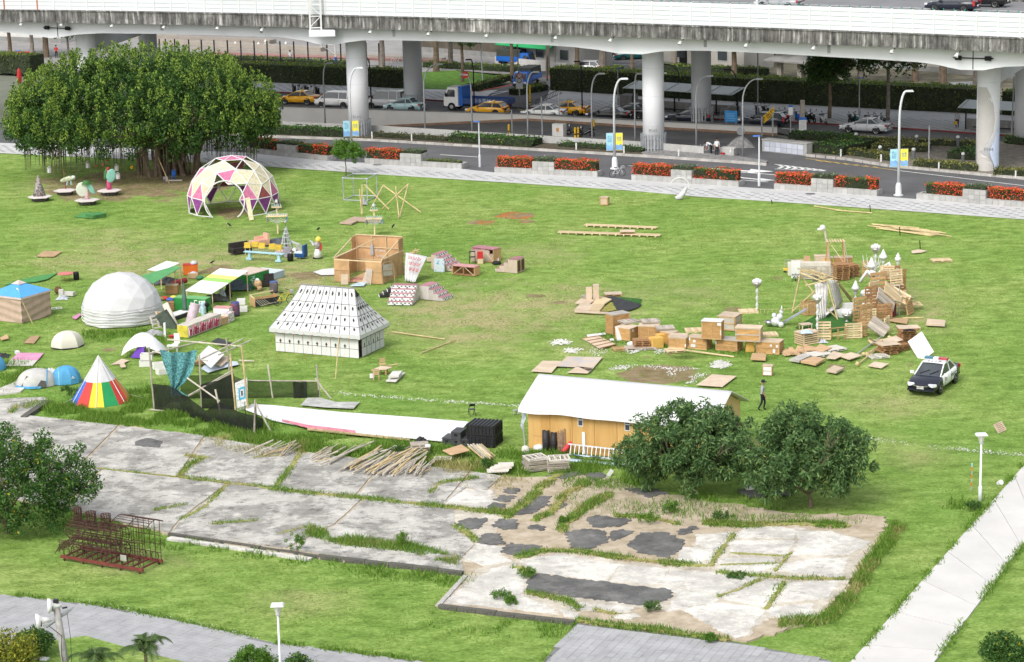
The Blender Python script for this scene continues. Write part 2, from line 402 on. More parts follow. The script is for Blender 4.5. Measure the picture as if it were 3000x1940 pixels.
PAINT=mat('road_paint',(.70,.70,.68),.7,.12,3);YPAINT=mat('yellow_road_paint',(.60,.42,.10),.7,.2,3)
def stripe(a,b,w=.15,mt=PAINT,z=.026,par=road,name='lane_line'):
 A,B=G(*a),G(*b);P(par,name,MB().bar((A.x,A.y,z),(B.x,B.y,z),w,.008),mt)
for a,b in[((700,430),(790,436)),((930,439),(1075,447)),((1290,454),(1400,461)),((1600,474),(1700,482)),((1840,486),(2000,500)),((2165,505),(2270,513)),((2100,523),(2250,534))]:stripe(a,b)
def decal(name,px,mt=PAINT,z=.026,par=road):
 pts=[xy(G(x,y))for x,y in px];P(par,name,MB().prism(pts,z-.004,z+.004),mt)
decal('road_arrow',[(2085,494),(2195,501),(2200,496),(2265,503),(2190,508),(2193,504),(2085,497)])
decal('road_arrow',[(2170,520),(2225,526),(2228,523),(2270,529),(2222,531),(2224,528),(2168,522)])
for i in range(7):
 x=2275+i*20;decal('chevron',[(x,483+i*2.3),(x+10,483+i*2.3),(x+24,490+i*2),(x+10,495+i*1.2),(x+2,494+i*1.2),(x+13,489+i*2)])
stripe((2270,482),(2420,500),.12);stripe((2270,496),(2420,500),.12);stripe((2360,465),(2620,499),.12,YPAINT);stripe((2620,499),(3000,545),.12)
for i in range(8):stripe((2390+i*24,470+i*2.7),(2412+i*24,475+i*2.7),.12,YPAINT)
KST=mat('kerb_stone',(.42,.40,.37),.85,.2,1.5,.1,rnd=.14)
def kerb(name,line,L=1.0,h=.24,w=.22,step=None):
 par=link(name,None);par['kind']='structure';me=BX((0,0,h/2),(L-.03,w,h)).mesh('kerb_stone',KST)
 P3=[G(x,y)for x,y in line]
 for A,B in zip(P3,P3[1:]):
  d=B-A;n=max(1,round(d.length/L));rz=atan2(d.y,d.x)
  for i in range(n):
   c=A+d*((i+.5)/n);link('kerb_stone',me,par,(c.x,c.y,U(-.012,.012)),rz)
 return par
kerb('median_kerb',KERB_N[2:]);kerb('garden_kerb',KERB_R)
GRAV=mat('grey_gravel',(.24,.235,.23),.95,.35,3,.2)
SOIL=mat('bed_soil',(.10,.085,.06),.95,.4,2,.2)
flat('planting_bed',[(500,372),(640,372)]+RAMP_N[1:]+[(1872,440),(1885,459)]+KERB_N[2:6][::-1],.14,SOIL,t=.16)
flat('gravel_island',[(1872,440),(2060,453),(2150,462),(2250,476),(2243,485),(2200,480),(1885,459)],.18,GRAV,t=.2)
flat('garden_bed',[(2362,457),(2480,468),(2605,488),(3000,525),(3150,538),(3150,425),(2800,415),(2560,403),(2330,398)],.14,mat('sandy_soil',(.20,.18,.15),.95,.3,1.5,.2),t=.16)
RZ=[(640,-4.2),(780,-3.2),(1138,-1.15),(1550,0.015)]
fa=[G(x,y)for x,y in RAMP_F];na=[G(x,LY(RAMP_N,x))for x,_ in RAMP_F]
mb=MB()
vs=[]
for i,(x,z)in enumerate(RZ):vs+=[(fa[i].x,fa[i].y,z),(na[i].x,na[i].y,z)]
mb.add(vs,[(0,1,3,2),(2,3,5,4),(4,5,7,6)])
ST('ramp_road',mb,ASPH2)
flat('ramp_apron',[(1550,353),(1885,375),(2277,397),(2350,420),(2362,459),(2340,440),(2243,470),(2150,458),(2060,453),(1872,440),(1550,420)],.012,ASPH2,t=.05)
WALLW=mat('cream_wall',(.62,.60,.565),.8,.06,.4,.03,rnd=.02)
wl=[(640,322,-4.2,.62),(780,328,-3.2,.62),(1138,340,-1.15,.62),(1550,353,0,.62),(1885,375,0,.72),(2277,397,0,.82)]
t=E('ramp_wall','long cream concrete wall beside the underpass ramp below the viaduct','wall',G(1138,340))
L0=G(1138,340);mb=MB();mb2=MB();mb3=MB()
for(x0,y0,z0,h0),(x1,y1,z1,h1)in zip(wl,wl[1:]):
 a,c=G(x0,y0)-L0,G(x1,y1)-L0;d=Vc((0,.3,0))
 vs=[(a.x,a.y,z0-.3),(c.x,c.y,z1-.3),(c.x,c.y,h1),(a.x,a.y,h0),(a.x,a.y+.3,z0-.3),(c.x,c.y+.3,z1-.3),(c.x,c.y+.3,h1),(a.x,a.y+.3,h0)]
 mb.add(vs,[(0,1,2,3),(5,4,7,6),(3,2,6,7),(1,5,6,2),(4,0,3,7)])
 mb2 .bar((a.x,a.y-.13,z0+.1),(c.x,c.y-.13,z1+.1),.25,.22)
 mb3 .bar((a.x,a.y+.15,h0+.03),(c.x,c.y+.15,h1+.03),.42,.07)
P(t,'wall_face',mb,WALLW);P(t,'kerb',mb2,mat('brown_kerb',(.27,.17,.11),.85,.2,1));P(t,'coping',mb3,mat('dark_coping',(.13,.13,.13),.8))
t=E('ramp_parapet','low grey tiled parapet with graffiti along the planted median','wall',G(1300,404))
L0=G(1300,404);NP=RAMP_N+[(1872,440),(2062,455)];GT=mat('grey_wall_tile',(.40,.395,.38),.8,.12,1,.03,rnd=.06)
mb=MB();me=None
for(x0,y0),(x1,y1)in zip(NP,NP[1:]):
 a,c=G(x0,y0)-L0,G(x1,y1)-L0;d=c-a
 mb.bar(a+Vc((0,.15,.30)),c+Vc((0,.15,.30)),.3,.96)
 n_=max(1,round(d.length/1.1));rz=atan2(d.y,d.x);tm=BX((0,0,0),(d.length/n_-.025,.03,.86)).mesh('wall_tile',GT)
 for i in range(n_):
  q=a+d*((i+.5)/n_);link('wall_tile',tm,t,(q.x,q.y-.015,.36),rz)
P(t,'wall_core',mb,CONC)
FK=[(500,256),(815,272),(1175,288),(1330,300),(1703,328),(2141,353),(2295,358),(2605,375),(2865,393),(3150,412)]
flat('far_road',FK+[(3150,427),(2800,416),(2560,404),(2330,399),(2277,388),(1885,366),(1550,346),(1138,333),(780,321),(500,308)],.0,ASPH,t=.05)
fr=flat('far_sidewalk',[(300,205),(858,238),(1175,250),(1420,268),(1608,262),(2141,298),(2808,333),(3150,352)]+FK[::-1],.12,PAVE,t=.15)
mb=MB()
for(x0,y0),(x1,y1)in zip(FK,FK[1:]):
 a,c=G(x0,y0),G(x1,y1);mb.bar(a+Vc((0,-.08,.05)),c+Vc((0,-.08,.05)),.16,.16)
P(fr,'red_kerb_line',mb,mat('red_kerb',(.20,.035,.03),.8,.25,1))
pts,me=dashes(fr,G(500,257),G(3150,413),(0,14,.55),1.3,.12)
k=0;mb=MB()
for p,rz in pts:
 q=PJ(p)
 if not(800<q[0]<3010 and q[1]<LY(FK,q[0])-3 and q[1]>LY([(858,252),(1175,262),(1608,268),(2141,300),(2808,336),(3150,355)],q[0]))or 1370<q[0]<1560:continue
 mb.box((p.x,p.y,.126),(.46,.15,.012),rz)
P(fr,'dark_pavers',mb,DK,kind='stuff')
for a,b in[((2290,376),(2345,380)),((2480,392),(2596,401)),((2770,410),(2810,412)),((2000,352),(2060,356))]:stripe(a,b,.14,PAINT,.006)
ss=flat('side_street',[(1400,310),(1545,320),(1600,292),(1620,240),(1720,205),(1860,190),(1960,150),(1800,150),(1640,195),(1540,235),(1440,275)],.135,ASPH,t=.15)
stripe((1415,278),(1490,270),.16,PAINT,.141,ss);stripe((1490,270),(1440,283),.16,PAINT,.141,ss);stripe((1400,272),(1560,240),.5,mat('red_lane',(.34,.08,.07),.8),.141,ss);stripe((1600,232),(1700,200),.5,MC['red_lane'],.141,ss)
stripe((1788,192),(1850,194),.2,PAINT,.141,ss);stripe((1500,312),(1540,327),.14,YPAINT,.008,ss)
FLAWN=mat('park_grass',(.085,.18,.022),.9,.3,1.5,.3,rnd=0)
flat('park_lawn',[(1235,215),(1330,210),(1450,224),(1458,236),(1400,258),(1320,266),(1150,262)],.15,FLAWN,t=.15)
PLZ=mat('plaza_paving',(.27,.26,.25),.85,.12,.4,rnd=0)
flat('plaza',[(300,203),(858,236),(1175,248),(1230,262),(1340,206),(1560,226),(1640,190),(1760,140),(1500,90),(600,40),(0,40),(-300,150)],.09,PLZ,t=.1)
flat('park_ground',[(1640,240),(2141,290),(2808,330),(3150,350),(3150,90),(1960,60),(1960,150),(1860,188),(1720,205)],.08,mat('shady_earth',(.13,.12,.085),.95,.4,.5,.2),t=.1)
flat('park_path',[(1940,210),(2180,218),(2240,232),(2240,242),(2060,234),(1940,222)],.09,PAVE,t=.02)
flat('park_path',[(2760,245),(2860,240),(2860,262),(2700,270)],.09,PAVE,t=.02)
flat('side_lane',[(1790,210),(1880,216),(1900,165),(1860,150),(1800,170)],.10,ASPH2,t=.03)
PINK=mat('pink_paving',(.30,.17,.15),.85,.15,.6)
for i,(a,c)in enumerate([((560,145),(1300,178)),((620,160),(1320,186))]):
 A,C=G(*a),G(*c);o=ST('terrace_step',MB().bar((A.x,A.y,.2),(C.x,C.y,.2),1.2,.3),PINK if i else mat('cream_step',(.30,.265,.225),.85,.1,1))
for a,c in[((300,108),(800,130)),((450,128),(950,152))]:
 A,C=G(*a),G(*c);ST('terrace_step',MB().bar((A.x,A.y,.35),(C.x,C.y,.35),1.6,.5),mat('cream_step'))
 # ---------------- elevated expressway
ZF0,ZF1,ZB1,ZD=11.2,12.4,14.4,12.0
FB=[(-150,62),(0,64),(400,70.5),(750,78),(1150,87),(1550,96.5),(1900,109.5),(2200,124),(2600,138.5),(3000,155),(3150,161.5)]
_xs=np.array([p[0]for p in FB]);_k=np.polyfit(_xs,[p[1]for p in FB],3)
FL=[G(x,float(np.polyval(_k,x)),ZF0)for x in range(-180,3200,60)]
def off(pl,d,z):
 r=[]
 for i,p in enumerate(pl):
  t=(pl[min(i+1,len(pl)-1)]-pl[max(i-1,0)]);n=Vc((-t.y,t.x,0)).normalized();r.append(Vc((p.x+n.x*d,p.y+n.y*d,z)))
 return r
def cum(pl):
 c=[0]
 for a,b in zip(pl,pl[1:]):c.append(c[-1]+(b-a).length)
 return c
def al_(pl,s):
 c=cum(pl)
 for i in range(len(pl)-1):
  if s<=c[i+1]or i==len(pl)-2:
   t=(s-c[i])/(c[i+1]-c[i]);return pl[i].lerp(pl[i+1],t),atan2(pl[i+1].y-pl[i].y,pl[i+1].x-pl[i].x)
def ow_(px,py,pl):
 d=FW*F_PX+CR*(px-W_PX/2)-CU*(py-H_PX/2)
 for a,b in zip(pl,pl[1:]):
  e=b-a;det=d.x*(-e.y)+e.x*d.y
  if abs(det)<1e-9:continue
  ax,ay=a.x-CAMP.x,a.y-CAMP.y
  s=(ax*(-e.y)+e.x*ay)/det;t=(d.x*ay-d.y*ax)/det
  if-.001<=t<=1.001 and s>0:return CAMP+d*s
 return None
FASC=bpy.data.materials.new('stained_concrete');FASC.use_nodes=True;n=FASC.node_tree;L=n.links.new
b=n.nodes['Principled BSDF'];b.inputs['Roughness'].default_value=.9
tc=n.nodes.new('ShaderNodeTexCoord')
st1=NZ(.9,8,(3.5,3.5,.25),.7);st2=NZ(1.6,6,(1,1,.7),.65);st3=NZ(.16,4,(1,1,1),.6)
c1=ramp(n,st1,[(.36,(.055,.054,.05)),(.5,(.14,.135,.125)),(.58,(.24,.235,.22)),(.66,(.50,.49,.47))])
c2=ramp(n,st2,[(.4,(.45,)*3),(.58,(1.15,)*3)])
L(MIX(MIX(c1,c2,.8,'MULTIPLY'),ramp(n,st3,[(.35,(.75,)*3),(.65,(1.25,)*3)]),.8,'MULTIPLY'),b.inputs['Base Color'])
GIRD=mat('girder_paint',(.72,.73,.75),.6,.05,.25,rnd=.02,lo=.3,hi=.7)
BARR=mat('barrier_panel',(.63,.66,.665),.4,.03,.6,rnd=.02)
via=E('viaduct','elevated grey expressway with stained concrete edge and arched girder across the top','viaduct',(0,0,0))
Ltot=cum(FL)[-1];nseg=26
for i in range(nseg):
 mb=MB();a,_=al_(FL,Ltot*i/nseg+.02);m_,_=al_(FL,Ltot*(i+.5)/nseg);c,_=al_(FL,Ltot*(i+1)/nseg-.02)
 for p,q in((a,m_),(m_,c)):
  mb.bar(p+Vc((0,.22,(ZF1-ZF0)/2)),q+Vc((0,.22,(ZF1-ZF0)/2)),.44,ZF1-ZF0)
  mb.bar(p+Vc((0,.20,ZF1-ZF0-.03)),q+Vc((0,.20,ZF1-ZF0-.03)),.56,.1)
  mb.bar(p+Vc((0,.24,.06)),q+Vc((0,.24,.06)),.54,.16)
 P(via,'parapet',mb,FASC)
for da,db in((.3,10.6),(13.6,33)):
 o0,o1=off(FL,da,ZF0+.1),off(FL,db,ZF0+.1)
 vs=[];fs=[]
 for p,q in zip(o0,o1):vs+=[p,q,p+Z_(ZD-ZF0-.1),q+Z_(ZD-ZF0-.1)]
 for i in range(len(o0)-1):
  k=i*4;fs+=[(k,k+1,k+5,k+4),(k+2,k+6,k+7,k+3),(k+1,k+3,k+7,k+5),(k,k+4,k+6,k+2)]
 P(via,'deck',MB().add(vs,fs),mat('deck_asphalt',(.20,.20,.205),.9,.1,.4))
for d in(14.4,17.4,20.6,24.2):
 ln=off(FL,d,ZD+.008);s=0
 for i in range(len(ln)-1):
  if d in(13.2,20.5):P(via,'lane_line',MB().bar(ln[i],ln[i].lerp(ln[i+1],.45),.16,.008),PAINT)
  else:P(via,'lane_line',MB().bar(ln[i],ln[i+1],.16,.008),PAINT)
ln=off(FL,32.8,ZD)
mb=MB()
for p,q in zip(ln,ln[1:]):mb.bar(p+Z_(.4),q+Z_(.4),.3,.8)
P(via,'far_parapet',mb,FASC)
GL=off(FL,1.3,0)
GB=[(-150,88),(0,93),(80,101),(140,110.5),(172,110),(230,101),(300,97.5),(470,99.5),(620,103),(750,106.5),(830,110),(890,119),(932,129.5),(985,130),(1020,124),(1064,118.5),(1150,118),(1300,121.5),(1450,126),(1530,129),(1600,132.5),(1680,138),(1750,146),(1812,157),(1882,159.5),(1915,154),(1945,150),(2010,148.5),(2074,149),(2200,154),(2300,159),(2433,167),(2560,174),(2690,182.5),(2740,189),(2812,204.5),(2880,206.5),(2915,200),(2945,196),(3000,194),(3150,198)]
gp=[ow_(x,y,GL)for x,y in GB];gp=[p for p in gp if p]
vs=[];fs=[]
for p in gp:
 vs+=[(p.x,p.y,ZF0+.1),(p.x,p.y,p.z),(p.x+1.6,p.y+8.5,p.z),(p.x+1.6,p.y+8.5,ZF0+.1)]
for i in range(len(gp)-1):
 k=i*4;fs+=[(k,k+1,k+5,k+4),(k+1,k+2,k+6,k+5),(k+2,k+3,k+7,k+6)]
P(via,'girder',MB().add(vs,fs),GIRD)
vs2=[(x+3.9,y+13.2,z)for x,y,z in vs]
P(via,'girder',MB().add(vs2,fs),GIRD)
SEAM=mat('girder_seam',(.42,.42,.44),.7)
for x in(478,770,1158,1622,2070,2432):
 p=ow_(x,LY(GB,x)-6,GL);q=ow_(x+8,LY(GB,x)-6,GL)
 if p:P(via,'girder_seam',BX((p.x,p.y-.003,(p.z+ZF0)/2+.1),(.5,.03,ZF0-p.z-.1)),SEAM)
for x in(170,2850):
 p=ow_(x,LY(GB,x)-2,GL);P(via,'expansion_joint',BX((p.x,p.y-.012,(p.z+ZF0)/2+.1),(.07,.03,ZF0-p.z+.2)),BK)
for xa,xb,y in((128,210,80),(2790,2908,168)):
 a,c=ow_(xa,y,GL),ow_(xb,y+3,GL);a.y-=.3;c.y-=.3
 mb=TU([a,c],.05,6)
 for p,s in((a,1),(c,-1)):mb.tube([p.lerp(c if s>0 else a,.06),p.lerp(c if s>0 else a,.2)],.2,8)
 P(via,'damper_rod',mb,BK)
LAMPS=[(62,72),(180,73),(328,76),(480,80),(637,83),(767,88),(1085,94),(1255,100),(1425,105),(1628,111),(1788,119),(1992,126),(2185,134),(2383,142),(2612,152),(2802,163)]
for x,y in LAMPS:
 p=ow_(x,y,off(FL,.2,0))
 mb=TU([p+Vc((.55,1.0,.28)),p+Vc((.3,.2,.25)),p+Vc((.1,0,.12))],.045,5,1)
 mb.tube([p+Vc((.18,.1,.3)),p+Vc((0,-.05,.0)),p+Vc((-.05,-.1,-.12))],[.1,.15,.2],8,0)
 P(via,'floodlight',mb,[WH,BK])
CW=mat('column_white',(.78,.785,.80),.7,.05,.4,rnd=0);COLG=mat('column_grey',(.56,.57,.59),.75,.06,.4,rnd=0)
def column(px,py,pytop,r,mt,guard=True,text=None):
 b0=G(px,py);b0 .y+=r*.9;h=10.2
 c=P(via,'column',LA([(r,-.3),(r,h)],28),mt,True,loc=b0)
 for z in(2.6,5.2,7.8):P(c,'casting_joint',LA([(r+.006,z),(r+.006,z+.02)],28),COLG)
 if guard:
  me=BX((0,0,.85),(.13,.05,1.7)).mesh('guard_slat',GREY if mt is COLG else SL)
  k=24
  for i in range(k):
   a=2*pi*i/k;o=link('guard_slat',me,c,((r+.16)*cos(a),(r+.16)*sin(a),0),a+pi/2);o.rotation_euler.x=U(-.03,.03)
  for z in(.35,1.2):P(c,'guard_rail',LA([(r+.10,z),(r+.125,z),(r+.125,z+.07),(r+.10,z+.07)],24),SL)
 return c
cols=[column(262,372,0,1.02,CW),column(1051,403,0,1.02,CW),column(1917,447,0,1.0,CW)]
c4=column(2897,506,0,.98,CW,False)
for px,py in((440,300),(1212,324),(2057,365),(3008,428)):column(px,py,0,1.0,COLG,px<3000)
def wrap(c,pts,r,mt,name):
 vs=[];fs=[]
 for(u0,u1,z)in pts:
  for j in range(9):
   u=u0+(u1-u0)*j/8;a=-pi/2+u/r;vs.append((r*cos(a),r*sin(a),z))
 for i in range(len(pts)-1):
  for j in range(8):k=i*9+j;fs.append((k,k+1,k+10,k+9))
 P(c,name,MB().add(vs,fs),mt)
BEIGE=mat('mural_beige',(.50,.48,.45),.7,.05,1,rnd=0);PBLUE=mat('mural_blue',(.55,.63,.78),.7,.05,1,rnd=0)
wrap(c4,[(-1.3,-.35,7.4),(-1.3,-.05,6.8),(-1.3,.3,5.8),(-1.3,.42,4.6),(-1.3,.3,3.6),(-1.3,-.1,2.7),(-1.3,-.6,1.9),(-1.3,-1.2,1.5)],1.0,BEIGE,'mural')
wrap(c4,[(1.2,1.3,4.6),(.75,1.3,3.6),(.35,1.3,2.7),(.0,1.3,1.8),(.2,1.3,1.2),(.45,1.3,.6),(.45,1.3,.15)],1.012,PBLUE,'mural')
wrap(c4,[(-1.2,-.7,1.75),(-1.3,-.1,1.35),(-1.3,.3,.8),(-1.3,.4,.1)],1.006,BEIGE,'mural')
def text(par,s,size,loc,rot,mt,name='lettering',ext=.004):
 cu=bpy.data.curves.new(name,'FONT');cu.body=s;cu.size=size;cu.align_x='CENTER';cu.align_y='CENTER';cu.extrude=ext
 o=bpy.data.objects.new(name,cu);dg=None;COL.objects.link(o)
 bpy.context.view_layer.update()
 me=bpy.data.meshes.new_from_object(o.evaluated_get(bpy.context.evaluated_depsgraph_get()));bpy.data.objects.remove(o)
 me.materials.clear();me.materials.append(mt);q=link(name,me,par,loc);q.rotation_euler=rot;return q
DGREY=mat('grey_ink',(.25,.25,.26),.8)
for c,s in((cols[1],'P166'),(cols[2],'P165'),(c4,'P164')):text(c,s,.42,(-.1,-1.03,2.05),(R(90),0,0),DGREY)
for i,j in((262,440),(2897,3008)):
 a=G(i,372 if i<300 else 506)+Vc((0,1,8.8));c=G(j,300 if i<300 else 428)+Vc((0,1,9.0));P(via,'cross_beam',MB().bar(a,c,2.0,2.2),COLG)
nb=E('noise_barrier','white translucent noise barrier of slatted bays along the expressway edge','barrier',(0,0,0))
nb_line=off(FL,.22,ZF1);LB=cum(nb_line)[-1];nbay=62;pw=LB/nbay;hh=(ZB1-ZF1)
pm=BX((0,0,hh/2+.02),(.13,.14,hh+.06)).mesh('barrier_post',WH);pm2=BX((0,0,hh/2),(.13,.15,hh+.04)).mesh('barrier_post',mat('rusty_red',(.45,.16,.10),.8))
sm=BX((0,0,0),(pw-.12,.06,hh/5-.035)).mesh('slat',BARR)
for i in range(nbay+1):
 p,rz=al_(nb_line,min(i*pw,LB-.01));q=PJ(p)
 link('barrier_post',pm2 if(10<q[0]<40 or 100<q[0]<140)else pm,nb,p,rz)
 if i<nbay:
  p,rz=al_(nb_line,(i+.5)*pw)
  for k in range(5):link('slat',sm,nb,(p.x,p.y+.0,ZF1+.03+hh*(k+.5)/5),rz)
mb=MB()
for p,q in zip(nb_line,nb_line[1:]):mb.bar(p+Vc((0,.035,hh/2)),q+Vc((0,.035,hh/2)),.03,hh-.02)
P(nb,'backing_sheet',mb,mat('barrier_backing',(.30,.34,.35),.6,.03,1))
mb=MB()
for i in range(0,nbay-1):
 a,_=al_(nb_line,i*pw);c,_=al_(nb_line,(i+1)*pw)
 if i%3!=1:mb.tube([a.lerp(c,t)+Vc((0,.1,hh+.10-.5*t*(1-t)))for t in(0,.25,.5,.75,1)],.018,4)
P(nb,'cable',mb,BK)
gm=TU([(0,0,0),(0,0,1.15)],.045,6).mesh('lane_post',mat('post_green',(.02,.30,.22),.5))
pl=off(FL,13.9,ZD);c=cum(pl)[-1];s=0
for i in range(66):
 p,rz=al_(pl,c*(.46+i*.0083))
 if PJ(p+Z_(1.1))[1]<-2 or PJ(p)[0]>3040:continue
 o=link('lane_post',gm,None,p);tag(o,'thin green lane post on the elevated road behind the noise barrier','post','green posts along the elevated road')
p0=ow_(925,86,FL);p0 .y-=.5
t=E('gantry_mast','white lattice sign gantry mast bracketed to the expressway edge','mast',p0)
for dx,dy in((-.48,0),(.58,0),(-.4,.9),(.62,.9)):
 P(t,'leg',MB().bar((dx,dy,0),(dx,dy,7),.16),WH)
for i in range(6):
 z=.2+i*1.1;P(t,'rung',MB().bar((-.48,-.02,z),(.58,-.02,z),.1),WH)
 P(t,'brace',MB().bar((-.48,-.03,z+(1.1 if i%2 else .08)),(.58,-.03,z+(.08 if i%2 else 1.1)),.08),WH)
P(t,'bracket',BX((.65,.1,-.32),(2.5,.9,.62)).box((-.2,-.36,-.32),(.08,.06,.6)).box((.3,-.36,-.32),(.05,.06,.6)),GIRD)
P0=ow_(2219,20,off(FL,9,0));O('lamp_post',TU([P0+Z_(-1),P0+Vc((-.1,0,3))],.12,8),WH,'plain white pole standing on the elevated road deck','pole')
# ---------------- vegetation
def lc_(C,Rr,n,size,asp=.5,up=.4,sq=(1,1,1),shell=.5,rs=RS):
 C=np.asarray(C,float);N=len(C);Rr=np.broadcast_to(np.asarray(Rr,float),(N,))
 d=rs.normal(size=(N,n,3));d/=np.linalg.norm(d,axis=2,keepdims=True)
 rad=Rr[:,None,None]*(shell+(1-shell)*rs.rand(N,n,1)**.6)
 p=C[:,None,:]+d*rad*np.array(sq)
 a=d*.7+rs.normal(size=d.shape)*.6;a[...,2]+=up;a/=np.linalg.norm(a,axis=2,keepdims=True)
 s=np.cross(a,rs.normal(size=a.shape));s/=np.linalg.norm(s,axis=2,keepdims=True)
 l=size*(.6+.8*rs.rand(N,n,1));p=p.reshape(-1,3);a=(a*l/2).reshape(-1,3);s=(s*l*asp/2).reshape(-1,3)
 V=np.stack([p-a,p+s,p+a,p-s],1).reshape(-1,3)
 return V,np.arange(len(V)).reshape(-1,4),np.repeat(d[...,2].reshape(-1),1)
def addleaf(par,name,C,Rr,n,size,mats,tip=0,**k):
 V,Fc,h=lc_(C,Rr,n,size,**k);mi=None
 if tip:mi=((h>.35)&(RS.rand(len(h))<tip)).astype(np.int32)
 return link(name,npmesh(name,V,Fc,mats,mi),par)
BARK=mat('bark',(.16,.12,.085),.95,.3,3,.3);BARKD=mat('dark_bark',(.075,.06,.045),.95,.3,3,.3)
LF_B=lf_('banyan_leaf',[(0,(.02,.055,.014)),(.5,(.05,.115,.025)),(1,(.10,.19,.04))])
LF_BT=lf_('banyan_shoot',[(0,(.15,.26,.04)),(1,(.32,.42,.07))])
LF_D=lf_('dark_leaf',[(0,(.04,.09,.032)),(.6,(.10,.195,.06)),(.93,(.22,.33,.12)),(.99,(.14,.22,.08)),(1,(.4,.36,.03))])
LF_L=lf_('broad_leaf',[(0,(.03,.085,.018)),(.6,(.07,.16,.035)),(.97,(.13,.24,.05)),(1,(.5,.36,.02))])
LF_S=lf_('sapling_leaf',[(0,(.05,.13,.015)),(1,(.15,.29,.04))])
LF_H=lf_('hedge_leaf',[(0,(.03,.055,.018)),(.7,(.075,.12,.035)),(1,(.16,.21,.06))])
LF_P=lf_('park_leaf',[(0,(.025,.06,.018)),(.7,(.06,.13,.03)),(1,(.12,.21,.05))])
LF_Y=lf_('yellow_leaf',[(0,(.08,.11,.02)),(.5,(.20,.24,.03)),(1,(.45,.40,.05))])
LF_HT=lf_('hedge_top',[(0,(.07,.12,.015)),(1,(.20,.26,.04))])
FLW=lf_('red_flower',[(0,(.60,.04,.02)),(.6,(.85,.10,.04)),(1,(.9,.24,.10))],trans=.15)
def branch(mb,p,d,L,r,lev,ends,spread=.6,lift=.25,mi=0):
 d=d.normalized();q=p+d*L*.5+Vc((U(-1,1),U(-1,1),U(-.3,.5)))*L*.08;e=p+d*L
 mb.tube([p,q,e],[r,r*.8,r*.6],6 if lev>1 else 4,mi)
 if lev==0:ends.append(e);return
 for k in range(random.choice((2,3,3))):
  nd=d+Vc((U(-1,1),U(-1,1),U(-.6,1)*.6+lift))*spread
  branch(mb,e,nd,L*U(.6,.85),r*.58,lev-1,ends,spread,lift,mi)
def ec_(n,c,s,rs,zmin=-1,shell=(.7,1)):
 d=rs.normal(size=(n*3,3));d/=np.linalg.norm(d,axis=1,keepdims=True);d=d[d[:,2]>zmin][:n]
 r=shell[0]+(shell[1]-shell[0])*rs.rand(len(d),1);return np.array(c)+d*r*np.array(s)
def banyan():
 b0=G(492,508);t=E('banyan_tree','huge spreading banyan tree with hanging aerial roots at the lawn edge','tree',b0)
 rs=RSt(3)
 mb=MB()
 for i in range(46):
  a=U(0,6.28);r0=U(.2,2.6);r1=r0*U(.6,1.1);a2=a+U(-.5,.5)
  p=Vc((r0*1.4*cos(a),r0*sin(a),-.1));q=Vc((r1*1.6*cos(a2),r1*sin(a2),U(3,4.5)))
  mb.tube([p,p.lerp(q,.5)+Vc((U(-.15,.15),U(-.15,.15),0)),q],[U(.1,.34),U(.08,.28),U(.1,.3)],6)
 P(t,'trunk',mb,BARK)
 ends=[]
 for i in range(11):
  a=i*.571+U(-.2,.2);m=MB();branch(m,Vc((1.6*cos(a),1.1*sin(a),2.8)),Vc((cos(a)*1.2,sin(a)*.9,.28)),U(3.6,4.6),.36,2,ends,.55,.2)
  P(t,'limb',m,BARKD)
 C=ec_(520,(-2.3,0.5,5.4),(13.2,9.4,6.3),rs,-.22,(.80,1.0))
 lump=.92+.12*np.sin(C[:,0]*.9+1)*np.cos(C[:,1]*1.1)
 C[:,2]=5.4+(C[:,2]-5.4)*lump
 C2=ec_(240,(-2.3,.5,4.9),(13.6,9.6,3.6),rs,-.62,(.80,1.02));C2=C2[C2[:,2]<6]
 C3=ec_(150,(-2.3,.5,5.8),(10.5,7.6,4.6),rs,-.4,(.5,.95))
 C=np.concatenate([C,C2,C3]);Rr=.55+.75*rs.rand(len(C))
 V1,F1,h1=lc_(C,Rr,125,.27,.55,.5,(1,1,.9),.45)
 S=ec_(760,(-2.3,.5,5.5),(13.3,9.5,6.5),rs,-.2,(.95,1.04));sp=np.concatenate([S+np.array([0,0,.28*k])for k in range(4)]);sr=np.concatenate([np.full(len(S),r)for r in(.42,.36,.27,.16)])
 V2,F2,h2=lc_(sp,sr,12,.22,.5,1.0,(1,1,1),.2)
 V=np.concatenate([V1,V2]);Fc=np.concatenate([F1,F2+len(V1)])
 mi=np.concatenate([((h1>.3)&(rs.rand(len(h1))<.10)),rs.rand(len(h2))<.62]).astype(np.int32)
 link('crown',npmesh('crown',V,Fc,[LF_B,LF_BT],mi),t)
 ar=MB()
 for i in range(330):
  a=rs.rand()*6.28;rr=.35+.62*rs.rand()**.5;x,y=-2.3+12.6*rr*cos(a),.5+8.8*rr*sin(a)
  z1=3.2+1.6*rs.rand();z0=max(.3,z1-1.2-2.2*rs.rand())
  ar.tube([(x,y,z1),(x+.05,y,(z0+z1)/2),(x,y,z0)],[.05,.035,.015],4)
 P(t,'aerial_roots',ar,BARKD,kind='stuff')
 return t
banyan()
